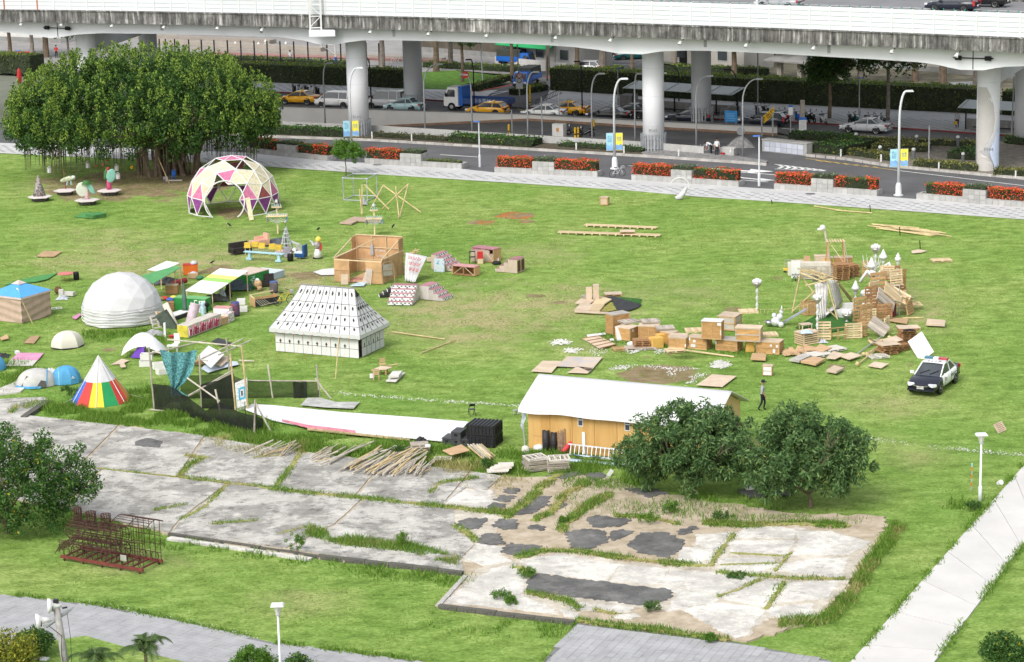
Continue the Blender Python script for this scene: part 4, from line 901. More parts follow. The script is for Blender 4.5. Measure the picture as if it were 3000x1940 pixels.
def edge(a,c,n_,z0,z1,w,mt=DKC,name='kerb_block'):
 A,B=G(*a),G(*c);d=B-A;rz=atan2(d.y,d.x);me=BX((0,0,(z0+z1)/2),(d.length/n_-.02,w*.75,z1-z0)).mesh(name,mt)
 for i in range(n_):q=A+d*((i+.5)/n_);link(name,me,yard,(q.x,q.y,U(-.015,.015)),rz+U(-.004,.004))
edge((494,1568),(932,1634),8,-.2,.12,.22);edge((932,1634),(1356,1684),6,-.2,.16,.35);edge((494,1578),(910,1641),6,-.2,.06,.5,CON2,'gutter_block')
edge((1286,1778),(1365,1692),4,-.2,.13,.3,CON1);edge((1286,1780),(1684,1828),7,-.2,.13,.35);edge((70,1228),(140,1180),3,-.1,.17,.5)
flat('pavement_corner',[(-60,1178),(60,1170),(130,1168),(140,1178),(60,1228),(-60,1212)],.10,CON1,t=.3)
flat('pavement_corner',[(0,1140),(90,1100),(110,1106),(60,1150),(-20,1160)],.06,CON2,t=.1)
BR=mat('grey_paving',(.34,.34,.345),.85,.12,1.2,.05,rnd=.06);JT=mat('paving_bed',(.19,.19,.19),.9)
pa=flat('paved_path',[(-60,1738),(0,1745),(300,1778),(560,1832),(800,1886),(1000,1912),(1300,1950),(1300,2040),(-60,2040)],.05,JT,t=.08)
e1=G(800,1886)-G(300,1778);pv_(pa,[(-60,1741),(0,1748),(300,1781),(560,1835),(800,1889),(1000,1915),(1300,1953),(1300,2030),(-60,2030)],e1,.54,.27,.06,BR,gap=.01)
pb=flat('paved_path',[(1690,1829),(1575,1960),(1560,2040),(2560,2040),(2430,1938),(2157,1886),(2090,1876)],.05,JT,t=.08)
e1=G(2157,1886)-G(1690,1829);pv_(pb,[(1694,1833),(1579,1960),(1560,2030),(2540,2030),(2425,1940),(2157,1890)],e1,.34,.34,.06,BR,gap=.01)
PATHC=mat('path_concrete',(.57,.555,.53),.88,.06,.5,.06,rnd=.02)
pcx=link('concrete_path',None);pcx['kind']='structure'
l0,l1,r0,r1=G(2490,1945),G(3160,1185),G(2735,1945),G(3160,1380)
for i in range(14):
 t0,t1=-.25+i*.1,-.25+(i+1)*.1-.0015
 q=[l0 .lerp(l1,t0),r0 .lerp(r1,t0),r0 .lerp(r1,t1),l0 .lerp(l1,t1)];P(pcx,'concrete_slab',MB().prism([xy(p)for p in q],-.1,.06),PATHC)
flat('grass_verge',[(70,1895),(250,1868),(430,1918),(620,1965),(620,2040),(-60,2040),(-60,1900)],.085,lm,t=.04)
ST('kerb_board',MB().bar(G(90,1934)+Z_(.1),G(140,1940)+Z_(.1),.3,.1),WH)
JW=mat('joint_turf',(.23,.27,.06),.95,.2,2.5,.3,col2=(.34,.31,.13),rnd=0)
def strip(line,w,z=.185):
 P3=[G(x,y)for x,y in line];lf=[];rt=[];rs=RSt(int(line[0][0]*3+line[0][1]))
 for i,(a,b_)in enumerate(zip(P3,P3[1:])):
  n_=max(2,int((b_-a).length/.12));nn=Vc((-(b_-a).y,(b_-a).x,0)).normalized()
  for k in range(n_):
   p=a.lerp(b_,k/n_);lf.append(p+nn*w*(.1+1.3*rs.rand()**1.5));rt.append(p-nn*w*(.1+1.3*rs.rand()**1.5))
 o=P(yard,'joint_turf',MB().prism([xy(p)for p in lf+rt[::-1]],z-.05,z),JW);o['kind']='stuff'
def linetuft(name,lines,mt,seed,dens=320):
 sp=[]
 for ln,w,h in lines:
  for a,c in zip(ln,ln[1:]):
   d=Vc((c[0]-a[0],c[1]-a[1]));nn=Vc((-d.y,d.x)).normalized()*w
   nn.y*=.6
   sp.append(([(a[0]-nn.x,a[1]-nn.y),(c[0]-nn.x,c[1]-nn.y),(c[0]+nn.x,c[1]+nn.y),(a[0]+nn.x,a[1]+nn.y)],dens,h,.7))
 tufts(name,sp,mt,seed,.08,'stuff',.1)
xtuft=linetuft
JG=[([(250,1373),(523,1402)],4,.14),([(523,1402),(756,1430)],8,.2),([(756,1432),(900,1450),(1065,1464),(1298,1490),(1474,1508)],11,.24),([(880,1333),(850,1380),(806,1434)],9,.22),([(600,1345),(560,1365),(525,1400)],9,.25),([(540,1340),(620,1345)],8,.3),([(668,1424),(600,1490),(530,1526)],7,.2),([(740,1345),(840,1338)],5,.2),([(450,1500),(550,1482)],6,.2),([(620,1540),(760,1530)],6,.2),([(820,1570),(900,1545)],5,.2),([(1260,1450),(1290,1420),(1400,1405)],6,.25),([(900,1560),(1000,1590),(1200,1610),(1340,1650)],22,.35),([(1330,1545),(1400,1590)],12,.25),([(1480,1520),(1540,1480),(1600,1420),(1640,1390)],14,.3),([(1560,1530),(1620,1500),(1660,1450),(1720,1420)],13,.3),([(1640,1560),(1700,1500),(1790,1450)],14,.32),([(1440,1500),(1500,1510)],12,.25),([(1510,1640),(1600,1615),(1700,1620),(1820,1640),(1960,1655),(2080,1665)],10,.28),([(2080,1665),(2110,1620),(2150,1570)],7,.22),([(1800,1515),(1900,1520),(1990,1540)],8,.25),([(2100,1682),(2200,1690),(2330,1700),(2480,1702)],7,.2),([(2100,1755),(2160,1735),(2235,1700)],6,.2),([(2245,1790),(2270,1750),(2300,1708)],7,.2),([(1540,1740),(1660,1765),(1700,1790)],10,.3),([(1740,1790),(1810,1805)],9,.22),([(1690,1822),(1800,1838),(1950,1855),(2140,1882)],12,.28),([(2060,1535),(2200,1545),(2330,1540),(2500,1545)],14,.3),([(1510,1665),(1560,1690)],14,.4),([(2280,1830),(2420,1820),(2500,1740),(2560,1640),(2640,1540)],22,.3),([(2110,1660),(2280,1655)],4,.15),([(2140,1625),(2300,1635)],4,.15),([(2270,1680),(2320,1620)],4,.15),([(70,1200),(110,1180)],8,.25),([(30,1215),(50,1190)],9,.25)]
for l,w,h in JG:
 if w<20:strip(l,w*.0165,.118)
xtuft('joint_grass',JG,GR1,60,210);xtuft('joint_grass',[(l,w*.8,h*.8)for l,w,h in JG],GR2,61,130)
xtuft('path_edge_grass',[([(0,1742),(300,1776),(560,1830),(800,1885),(1000,1910),(1300,1948)],9,.18),([(2500,1935),(2760,1635),(3000,1360)],8,.2),([(2745,1935),(2860,1780),(3000,1598)],8,.2),([(1583,1945),(1688,1826)],6,.15)],GR1,62,200)
def weed(px,py,h,r,lab,mt=LF_S,n_=26,z=.1):
 random.seed(int(px*7+py));t=E('weed_clump',lab,'weeds',G(px,py,z),0,'weed clumps in the broken yard');rs=RSt(int(px))
 C=ec_(n_,(0,0,h*.5),(r,r*.8,h*.5),rs,-.8,(.3,1));addleaf(t,'leaves',C,.16,34,.14,mt,asp=.32,up=.7,shell=.2)
 P(t,'stems',TU([(0,0,0),(.02,0,h*.5),(.05,0,h*.8)],[.03,.02,.01],4),BARK)
for a in[(870,1615,1.35,.75,'bright green weed bush on the yard kerb'),(1180,1606,1.2,.4,'spiky tall weed tuft on the mounded verge behind the kerb',GR1),(1545,1690,.6,.7,'weed tuft at the head of the long asphalt strip'),(1465,1755,.6,.75,'green weeds by the lower yard kerb corner'),(1500,1768,.5,.5,'smaller weed tuft right of the kerb corner weeds'),(1910,1790,.65,.6,'weed tuft at the rounded end of the asphalt strip',LF_L),(2080,1880,.6,.55,'weed tuft at the front edge of the pale slabs'),(2165,1690,.15,.85,'flat grass mat covering a pale slab',LF_L),(1900,1530,.7,.9,'grassy clump in the dirt before the left bushy tree',GR1),(1960,1500,.8,.8,'leafy weeds under the left bushy tree',LF_S),(2120,1520,.5,.8,'weeds on the dirt between the two bushy trees',LF_L),(1650,1530,.4,.5,'weed tuft among the dark asphalt remnants',LF_S),(1430,1365,.5,.6,'weeds behind the stacked pale boards',LF_L),(1165,1330,.7,.6,'dark leafy weed beside the grey pallet stack',LF_L),(210,1160,1.0,.9,'dark round bush left of the rainbow tent',LF_L),(2850,1490,.5,.7,'weeds at the foot of the solar lamp by the path',LF_L)]:
 weed(*a)
def pebbles(name,px,n_,r,mt,seed,z=0):
 rs=RSt(seed);P2=[xy(G(x,y))for x,y in px];a=np.array(P2);lo,hi=a.min(0),a.max(0);mb=MB();k=0;r*=KP(*px[0])
 n_=int(n_*1.1)
 while k<n_:
  q=lo+(hi-lo)*rs.rand(2)
  if inpoly(q[0],q[1],P2):
   s=r*.46*(.4+1.1*rs.rand());q=q+rs.normal(size=2)*.16;mb.box((q[0],q[1],z+s*.25),(s,s*.8,s*.5),rs.rand()*6.28,0,None,(.6,.6));k+=1
 o=P(None,name,mb,mt);o['kind']='stuff';return o
WST=mat('white_stone',(.58,.57,.54),.85,.2,3)
for i,(px,n_,r)in enumerate([([(1615,1004),(1640,996),(1664,1003),(1655,1010),(1625,1010)],170,.22),([(1655,1025),(1690,1020),(1697,1030),(1670,1036)],110,.22),([(2088,1070),(2110,1056),(2136,1070),(2115,1080),(2092,1078)],260,.24),([(1838,1032),(1870,1024),(1875,1032),(1845,1037)],70,.18),([(1920,1030),(1945,1023),(1943,1034),(1922,1037)],60,.18),([(1720,1036),(1760,1010),(1775,1036),(1740,1046)],90,.12),([(1785,1082),(1840,1070),(1842,1079),(1800,1086)],90,.18),([(1850,1070),(1900,1070),(2000,1082),(1990,1088),(1900,1078)],90,.16),([(1940,1072),(1985,1085),(1975,1108),(1955,1090)],60,.16),([(1990,1078),(2060,1082),(2000,1085)],40,.14),([(2015,1125),(2030,1105),(2066,1090),(2064,1096),(2035,1110),(2022,1128)],80,.18),([(980,1150),(1100,1160),(1270,1172),(1530,1188),(1530,1192),(1270,1177),(1000,1156)],330,.13),([(2250,1255),(2560,1285),(2700,1305),(2850,1318),(3000,1332),(3000,1338),(2840,1322),(2560,1289),(2250,1259)],420,.13),([(215,1765),(330,1785),(560,1838),(760,1880),(760,1872),(560,1826),(330,1776)],320,.14)]):
 pebbles('white_pebbles',px,n_,r,WST,200+i,.02)
pebbles('litter',[(100,600),(1500,580),(2900,720),(2900,1200),(1400,1150),(100,900)],110,.12,WH,300,.03)
# ---------------- builders for countable things
PAL={}
def palproto(key,mt,solid=False):
 if key in PAL:return PAL[key]
 sl=BX((0,0,0),(1.2,.095,.022)).mesh('slat',mt);st_=BX((0,0,0),(.09,1.0,.085)).mesh('stringer',mt)
 tp=BX((0,0,0),(1.22,1.02,.02)).mesh('top_board',PLYP if key!='ply' else PLY)if solid else None
 PAL[key]=(sl,st_,tp);return PAL[key]
PMAT={'pale':WP,'pine':WOOD,'grey':WG,'brown':WR_,'white':mat('whitewashed',(.62,.58,.52),.8,.1,2,rnd=.1)}
def pal(px,py,lb_,kind='pale',rz=0,z=0,rx=0,ry=0,solid=False,sx=1,sy=1,n=7,gp='wooden pallets',base=None):
 sl,st_,tp=palproto(kind+('b' if solid else ''),PMAT[kind],solid)
 loc=base if base is not None else G(px,py)+Vc((0,0,z*KP(px,py)))
 t=E('pallet',lb_,'pallet',loc,0,gp);k_=t.scale[0]*1.1;t.rotation_euler=(R(rx),R(ry),R(rz));t.scale=(sx*k_,sy*k_,k_)
 for k in range(n):link('slat',sl,t,(0,-.45+.9*k/(n-1),.139))
 if tp:link('top_board',tp,t,(0,0,.162))
 for x in(-.54,0,.54):link('stringer',st_,t,(x,0,.085))
 for y in(-.45,0,.45):link('slat',sl,t,(0,y,.03))
 return t
def stack(px,py,n,lb_,kind='brown',rz=0,z=0,jit=4,top=None,gp=None):
 p=G(px,py);k=KP(px,py)
 for i in range(n):
  pal(0,0,lb_ if i<n-1 or not top else top,kind,rz+U(-jit,jit),base=(p.x+U(-.05,.05)*jit/4,p.y+U(-.05,.05)*jit/4,(z+i*.152)*k*1.1),gp=gp or 'stacked pallets')
PAPER=mat('paper_label',(.68,.68,.67),.8,.05,4)
def crate(p1,p2,dep,h,z0,lb_,mt=CRATE,doors=0,rows=1,papers=(),lid=None,bat=WOOD,gp='plywood shipping crates'):
 k=KP(*p1);z0*=k;A,B=G(*p1,z0),G(*p2,z0);d=B-A;rz=atan2(d.y,d.x)
 t=E('crate',lb_,'crate',A,rz,gp);w=d.length/t.scale[0]
 P(t,'box_body',BX((w/2,dep/2,h/2),(w-.06,dep-.06,h-.04)),mt)
 hb=BX((0,0,0),(w,.035,.09)).mesh('batten',bat);vb=BX((0,0,0),(.09,.035,h-.19)).mesh('batten',bat);sb=BX((0,0,0),(.035,dep-.08,.09)).mesh('batten',bat)
 for k in range(rows+1):
  z=.045+(h-.09)*k/rows
  for y in(.012,dep-.012):link('batten',hb,t,(w/2,y,z))
  for x in(.012,w-.012):link('batten',sb,t,(x,dep/2,z))
 if rows==1:
  for x in[.05]+[w*k/(doors or 1)for k in range(1,(doors or 1))]+[w-.05]:link('batten',vb,t,(x,.012,h/2))
 else:link('batten',vb,t,(.05,.006,h/2));link('batten',vb,t,(w-.05,.006,h/2))
 for x in(.012,w-.012):
  for y in(.06,dep-.06):o=link('batten',vb,t,(x,y,h/2),pi/2)
 P(t,'lid',BX((w/2,dep/2,h+.012),(w+.05,dep+.05,.045)),lid or PLYP)
 for u,v,a,c in papers:P(t,'paper_label',BX((w*u,-.01,h*v),(a,.012,c)),PAPER)
 return t,A,d.normalized(),rz
def OS(*a,**k):return S1(O(*a,**k))
# ---- row of crates across the lawn
LIDG=mat('grey_lid',(.40,.37,.33),.85,.2,1.5)
crate((1795,982),(1846,974),1.1,1.62,0,'tall upright two-door plywood crate at the west end of the row',doors=2,lid=LIDG)
crate((1846,1000),(1873,990),1.45,1.0,0,'plywood crate with a white plank leaning on it',papers=((.3,.8,.2,.2),))
crate((1870,996),(1930,997),1.1,1.12,0,'plywood crate behind the four stacked grey pallets',doors=2)
crate((1929,1004),(1962,1012),1.0,.98,0,'half-hidden crate behind the yellow foam blocks',papers=((.2,.7,.16,.2),))
crate((1959,1019),(2009,1022),.95,1.0,0,'open slatted crate carrying a two-door cabinet crate',mt=PLYP,rows=4,bat=WP)
crate((1959,1018),(2009,1021),.95,.78,1.05,'two-door cabinet crate sitting on the open slatted crate',doors=2,papers=((.98,.3,.1,.2),))
crate((2013,1021),(2070,1026),1.2,.92,0,'long low crate with paper labels under the gate crate',rows=2,doors=2,papers=((.12,.85,.16,.24),(.25,.3,.2,.25),(.37,.3,.2,.25),(.38,.7,.2,.2)))
crate((2055,993),(2113,996),1.0,1.45,.97,'big white-topped crate bridging the gap in the row',doors=2,lid=WH,papers=((.9,.86,.3,.2),(.97,.4,.08,.4)))
crate((2096,1026),(2160,1032),1.2,.9,0,'low two-tier crate right of the grassy gap',rows=2,lid=LIDG,papers=((.02,.7,.14,.2),))
crate((2154,1000),(2228,1003),1.1,1.1,.96,'wide raised crate carrying the silver bowl lamp',rows=2,bat=WG)
crate((2214,1035),(2283,1040),1.25,.98,0,'low crate with three paper labels at the east end of the row',rows=2,papers=((.65,.72,.18,.18),(.9,.7,.16,.2),(.78,.28,.2,.3)))
crate((2154,970),(2174,957),1.5,1.14,0,'weathered pale crate standing alone behind the row',mt=mat('pale_crate',(.50,.45,.39),.85,.12,1.5),rows=2,lid=PLYP)
crate((2234,1100),(2262,1101),.65,.74,0,'small boxed crate with white papers standing on open lawn',mt=mat('pale_crate'),rows=2,papers=((.5,.72,.6,.28),(.5,.25,.6,.28)))
crate((1757,601),(1780,602),.6,.72,0,'lone plywood box on the lawn near the tiled walk',mt=PLYP)
for x,y,z,rz,lb in[(1843,982,1.05,25,'grey pallet lid on the crate with the leaning plank'),(1905,985,1.17,8,'dark grey pallet lid on the crate behind the stacked pallets'),(1948,1000,1.03,5,'narrow pallet lid on the half-hidden crate'),(2035,1005,.97,4,'pallet on the long low crate below the cabinet crate'),(2192,990,2.11,3,'pallet lid on the wide raised crate under the silver lamp'),(2250,1020,1.03,4,'white-spotted pallet lid on the low east end crate')]:
 pal(x,y,lb,'grey' if x<1950 else 'pale',rz+90,z,sx=.95,sy=1.35,n=9)
stack(1880,1018,4,'weathered pallet in the stack in front of the crate row','brown',4,top='top pallet of the stack in front of the crate row')
pal(1875,1022,'grimy grey pallet lying under the stack before the crate row','grey',3,0,sx=1.9,sy=1.1)
O('foam_block',BX((0,0,.42),(.95,.8,.84),0),mat('foam_yellow',(.62,.38,.10),.8,.1,2),'yellow foam block in front of the slatted crate','block',G(1922,1018),R(25),'yellow foam blocks')
O('foam_block',BX((0,0,.42),(.9,.6,.84),0),MC['foam_yellow'],'second yellow foam block tucked behind the first','block',G(1940,1008),R(25),'yellow foam blocks')
O('foam_block',BX((0,0,.5),(.65,.6,1.0),0).box((-.02,-.05,.2),(.7,.64,.36)),MC['foam_yellow'],'yellow foam column standing under the raised crate','block',G(2197,1030),0,'yellow foam blocks')
def bd_(name,lb_,cat,px,mt,z=.06,t=.03,gp=None):
 pts=[G(x,y,z)for x,y in px];c=sum(pts,Vc())/len(pts)
 return S1(O(name,MB().slab([p-c for p in pts],t),mt,lb_,cat,c,0,gp))
def bag(px,py,lab,r=.4,mt=WH):
 return O('bag',LA([(r*.7,0),(r,r*.25),(r*.8,r*.6),(r*.3,r*.8)],9,(0,0,0),0,.8),mt,lab,'bag',G(px,py),0,None,True)
bd_('white_plank','white plank lying on grass west of the crate row','plank',[(1719,981),(1773,975),(1775,980),(1721,987)],WH)
t=O('white_plank',BX((0,0,.55),(.4,.05,1.15)),WH,'white plank leaning on a crate in the row','plank',G(1814,997),R(15));t.rotation_euler.x=-.3
bd_('white_tile','small white board square on grass by the leaning plank','board',[(1785,993),(1797,992),(1800,998),(1788,999)],WH)
bag(1850,1012,'slumped white bag beside the grimy pallet')
bpn=E('battened_sheet','pale pink plywood panel with five battens lying on the lawn','panel',G(1757,1005,.05));S1(bpn)
pts=[G(1707,993,.05),(G(1755,985,.05)),G(1806,1010,.05),G(1758,1022,.05)];c0=G(1757,1005,.05)
P(bpn,'sheet',MB().slab([p-c0 for p in pts],.03),PLYP)
for k in range(5):a=pts[0].lerp(pts[3],k/4)-c0;c=pts[1].lerp(pts[2],k/4)-c0;P(bpn,'batten',MB().bar(a+Z_(.03),c+Z_(.03),.07,.05),WR_)
pal(1823,1024,'yellowish open pallet frame on grass before the crate row','pine',12,n=4,sx=1.15)
pal(1977,1030,'weathered pallet lying on grass under a long plank','pale',8,sx=1.15,n=9)
A,B=G(1958,1019,.2),G(2150,1045,.05);OS('plank',MB().bar((0,0,0),B-A,.14,.05),WP,'long narrow plank laid across the weathered pallet','plank',A)
bd_('pallet_board','brown board on a pallet near the east crate','board',[(2199,1052),(2204,1037),(2245,1039),(2243,1054)],PLY,.16,.12)
# ---- silver finials on the pallet castle
def petals(mb,z,r,n=8,s=1):
 for k in range(n):
  a=6.283*k/n;c,q=cos(a),sin(a)
  mb.lathe([(.03*s,0),(.13*s,.1*s),(.10*s,.22*s),(.02,.3*s)],6,(r*c,r*q,z))
def fi_(loc,H,kind,lb_,s=1.0,base=0):
 t=E('silver_finial',lb_,'ornament',loc,0,'silver painted finials')
 rod=MB();z=0;prof=[(.10*s,0)]
 nb_=max(1,int(H/(.55*s))-1);hh=H-(.75*s)
 for k in range(nb_):
  z0,z1=hh*k/nb_,hh*(k+1)/nb_;prof+=[(.05*s,z0+.02),(.13*s,z0+(z1-z0)*.45),(.15*s,z0+(z1-z0)*.55),(.05*s,z1-.02)]
 P(t,'stem',rod.lathe(prof+[(.05*s,hh)],9),SV,True)
 mb=MB()
 if kind=='bowl':
  P(t,'bowl',LA([(.06*s,hh),(.22*s,hh+.18*s),(.36*s,hh+.36*s),(.40*s,hh+.5*s),(.34*s,hh+.5*s)],12),mat('old_silver',(.45,.43,.40),.3,.25,4,metal=.6),True)
  petals(mb,hh+.46*s,.30*s,8,1.0*s);petals(mb,hh+.55*s,.1*s,3,1.1*s);P(t,'petals',mb,WH,True)
 elif kind=='cone':
  P(t,'cap',LA([(.08*s,hh-.3*s),(.26*s,hh),(.36*s,hh+.1*s),(.30*s,hh+.18*s),(.15*s,hh+.5*s),(.03,hh+.75*s)],10),WH,True)
  P(t,'tip',LA([(.015,hh+.75*s),(.01,hh+1.05*s)],5),WOOD)
 else:
  P(t,'cap',LA([(.08*s,hh-.2*s),(.28*s,hh),(.30*s,hh+.2*s),(.16*s,hh+.32*s),(.2*s,hh+.42*s),(.05*s,hh+.6*s),(.02,hh+.7*s)],10),WH,True)
 return t
def at_h(px,py,gy):
 b0=G(px,gy);return Vc((b0 .x,b0 .y,HT(px,gy,py)))
fi_(G(2218,985)+Z_(1.75),2.4,'bowl','silver bowl lamp standing on the raised crate',.95)
fi_(G(2394,1000)+Z_(.8),2.75,'bowl','silver bowl lamp beside the slatted crate with blue cloth',.95)
fi_(G(2506,902),2.3,'cone','free-standing silver cone finial behind the white bathtub',1)
fi_(at_h(2564,800,880),2.35,'bowl','tallest silver bowl finial topping the pallet castle',1)
fi_(at_h(2586,800,880),2.0,'cone','silver cone finial at the castle centre',1)
fi_(at_h(2552,815,890),1.75,'cone','lower silver cone finial with wire plumes',1.1)
fi_(at_h(2629,815,880),2.2,'knob','silver knob finial at the castle east end',.9)
fi_(at_h(2553,830,900),1.0,'bowl','squat silver bowl below the plumed cone',.85)
fi_(at_h(2616,830,890),.9,'bowl','flower-shaped silver bowl below the knob finial',1.1)
fi_(at_h(2536,885,925),.95,'bowl','white petal bowl on the bent white pipe',1.05)
fi_(G(2481,944),.95,'bowl','petal bowl standing on the green mat',1.05)
mb=MB()
for k in range(16):
 a=U(0,6.28);p=at_h(2552,790,890);q=p+Vc((.6*cos(a),.3*sin(a),U(.5,1.2)));mb.tube([p,p.lerp(q,.5)+Vc((.2*cos(a),0,-.1)),q],[.02,.015,.008],4)
O('wire_plume',mb,WH,'spray of white twigs around the plumed cone finial','twigs',(0,0,0))
for px,gy,pts,lb in[(2560,900,[(0,0,0),(.1,0,1.0),(.6,0,1.7),(1.0,0,1.9),(1.15,0,1.3)],'bent white pipe arching beside the red cabinet'),(2521,925,[(-.1,0,0),(0,0,.6),(.3,0,1.05),(.65,0,.95),(.7,0,.6)],'short bent white pipe under the petal bowl'),(2575,890,[(0,0,1.9),(0,0,2.6),(.25,0,3.0),(.5,0,2.7),(.5,0,2.0)],'white pipe hoop near the castle top'),(2590,885,[(0,0,2.3),(.1,0,3.1),(.35,0,3.3),(.5,0,2.9),(.45,0,2.2)],'upper white pipe hoop beneath the cone finials'),(2540,895,[(-.6,0,2.0),(0,0,2.9),(.6,0,2.6),(1.1,0,2.0)],'sloping white pipe below the tall bowl')]:
 O('white_pipe',TU(pts,.13,8),WH,lb,'pipe',G(px,gy),0,'white painted pipes',True)
 # ---- pallet castle
CG='pallets of the castle'
def wallpal(px,py,rz,lb_,kind='pale',z=0,lean=0,sx=1,sy=1,roll=0,n=7):
 b0=G(px,py);pal(0,0,lb_,kind,rz,0,90+lean,roll,False,sx,sy,n,CG,base=(b0 .x,b0 .y,(z+.5*sy)*KW(b0)*1.1))
for a in[(2375+38,995,-6,'upright pallet fence panel right of the blue-cloth crate','pale',0,-8,.85,1.35),(2500,990,4,'wide slatted pallet panel in the low castle wall','pale',0,-5,1.05,1.1),(2525,985,25,'slatted pallet panel where the low wall turns','pine',0,-4,.6,1.3),(2535,962,35,'narrow upright pallet beside the castle tower','pine',.3,0,.9,1.5),(2516,940,30,'tall upright pallet under the white bent pipe','pine',.0,2,1,1.8),(2550,935,20,'upright orange-tinted pallet in the castle tower','brown',.8,0,.9,1.7),(2542,862,8,'pallet hung high beside the bent pipe','pine',1.4,0,.8,1.2),(2570,905,15,'tall upright pallet forming the tower core','pine',.6,0,1,2.2),(2610,890,12,'upright rusty-brown pallet at the east tower','brown',1.0,0,1.1,1.9),(2635,885,30,'outer upright pallet at the east tower edge','brown',.9,0,.8,1.6),(2594,975,65,'steep side pallet beside the tilted lower slats','pale',0,0,1.0,1.2),(2660,920,60,'folded out pallet at the castle east foot','pine',0,-10,1.0,1.3),(2590,940,15,'pallet panel beneath the big slanted boards','brown',.2,0,1.0,1.1),(2555,915,40,'pale pallet set edgewise beside the bent pipe','pale',1.2,8,.9,1.2),(2598,900,-10,'pale pallet standing over the slanted boards','pale',2.2,5,.9,1.0),(2622,905,25,'pale pallet in the upper east tower','pale',1.8,-6,.9,1.2),(2545,950,0,'pale pallet at the tower foot','pale',0,0,.9,1.2),(2640,905,-30,'small pallet wedged below the perforated pallet','pine',.2,0,.8,1.0)]:wallpal(*a)
def slant(px,py,z,rx,ry,rz,lb_,kind='pale',sx=1,sy=1,n=9):
 pal(0,0,lb_,kind,rz,0,rx,ry,False,sx,sy,n,CG,base=G(px,py)+Vc((0,0,z*KP(px,py))))
slant(2572,985,.75,42,34,-15,'slatted pallet tilted against the castle foot','grey',1.2,1.1,10)
slant(2572,925,1.0,40,24,-12,'slatted pallet leaning mid-height on the castle','pale',1.3,1.2,9)
slant(2592,935,1.6,52,40,20,'large slanted boarded panel on the castle face','grey',1.5,1.1,9)
slant(2612,928,1.9,52,40,20,'second slanted boarded panel beside the large one','pale',1.5,1.1,9)
slant(2634,920,1.45,35,28,-20,'perforated pallet sloping off the castle east side','pale',1.25,1.0,10)
pal(2585,1005,'pallet lying flat at the castle foot','pale',5,.02,sx=1.6,n=4,gp=CG);pal(2675,905,'pallet propped at the far east foot','pale',4,.3,sx=1.0,n=4,gp=CG)
O('cabinet',BX((0,0,.9),(.6,.5,1.8)).box((0,-.26,.9),(.5,.03,1.7)),mat('dark_red',(.14,.03,.035),.6,.2,2),'dark red cabinet inside the castle doorway','cabinet',G(2612,925),.2)
t=E('steel_trolley','grey tube frame standing in the castle doorway','frame',G(2622,925))
for x in(-.35,.35):P(t,'post',TU([(x,0,0),(x,0,2.6)],.04,6),SL)
for z in(.2,2.5):P(t,'rail',TU([(-.35,0,z),(.35,0,z)],.035,6),SL)
for i,(a,z0,c,z1,lb)in enumerate([((2640,870),1.6,(2702,894),.05,'bamboo pole leaning off the castle to the east'),((2620,880),2.0,(2670,900),.2,'dark plank leaning behind the perforated pallet'),((2440,985),.45,(2480,980),.5,'rail linking the two low wall panels'),((2545,990),.6,(2575,1008),.05,'short prop under the tilted lower pallet'),((2645,932),.05,(2705,931),.05,'thin bamboo lying beside the brown board')]):
 A,B=G(*a,z0),G(*c,z1);OS('pole',TU([(0,0,0),B-A],.045,6),BAMB if i!=1 else WG,lb,'pole',A)
t=E('post_rail_fence','short rough post and rail fence between the low castle panels','fence',G(2455,995),.1)
for x in(-.6,0,.55):P(t,'post',BX((x,0,.5),(.1,.1,1.0+.2*x)),WOOD)
for z in(.45,.95):P(t,'rail',MB().bar((-.75,-.06,z),(.75,-.06,z+.08),.1,.06),WOOD)
bd_('mat','dark green mat under the bamboo tripod','mat',[(2330,960),(2420,905),(2520,900),(2500,960),(2420,975)],mat('mat_green',(.035,.12,.02),.9,.2,2),.03,.02)
t,A,d,rz=crate((2354,1013),(2398,1005),1.15,.95,0,'open slatted pallet crate with crumpled blue cloth on top',mt=mat('crate_shadow',(.20,.14,.09),.9),rows=5,bat=WP)
def heap(name,lb_,cat,loc,r,h,mt,n=9,seed=0,sy=1):
 rs=RSt(seed);mb=MB()
 mb.grid(lambda u,v:((u-.5)*2*r*(1+.1*sin(9*v)),(v-.5)*2*r*sy*(1+.1*sin(7*u)),max(.01,h*cos((u-.5)*2.9)*cos((v-.5)*2.9)*(.6+.6*rs.rand()))),n,n)
 return O(name,mb,mt,lb_,cat,loc,0)
heap('cloth','crumpled pale blue cloth heaped on the slatted crate','cloth',G(2362,974,.78),.45,.22,mat('pale_blue_cloth',(.42,.56,.66),.8,.2,4),seed=1)
heap('rag','grey rag and bucket heap on grass by the slatted crate','rag',G(2411,1003),.35,.3,mat('grey_cloth',(.45,.48,.52),.8,.2,4),seed=2)
t=E('bathtub','white oval bathtub shell on the green mat','tub',G(2470,930));P(t,'shell',LA([(.5,0),(.66,.35),(.70,.62),(.64,.64),(.5,.2),(.1,.16)],8,(0,0,0),0,.62),WH)
O('white_box',BX((0,0,.42),(1.0,.7,.5),.2,0,None,(.8,.8)).box((0,0,.12),(1.2,.8,.24),.2),WH,'white faceted box behind the bathtub','box',G(2487,912))
bd_('white_sheet','white board lying under the draped tripod','board',[(2418,913),(2452,890),(2455,898),(2420,925)],WH,.3)
for px,py,lb in[(2360,965,'low wooden stool table with pale top on the mat'),(2376,985,'small cut-out wooden box behind the slatted crate')]:
 t=E('stool',lb,'stool',G(px,py),.3);P(t,'top',BX((0,0,.45),(.95,.75,.05)),PLYP)
 for x in(-.4,.4):
  for y in(-.3,.3):P(t,'leg',BX((x,y,.21),(.08,.08,.42)),WP)
t=E('pallet_box','open orange-brown pallet box beside the draped cloth','box',G(2373,920),.15)
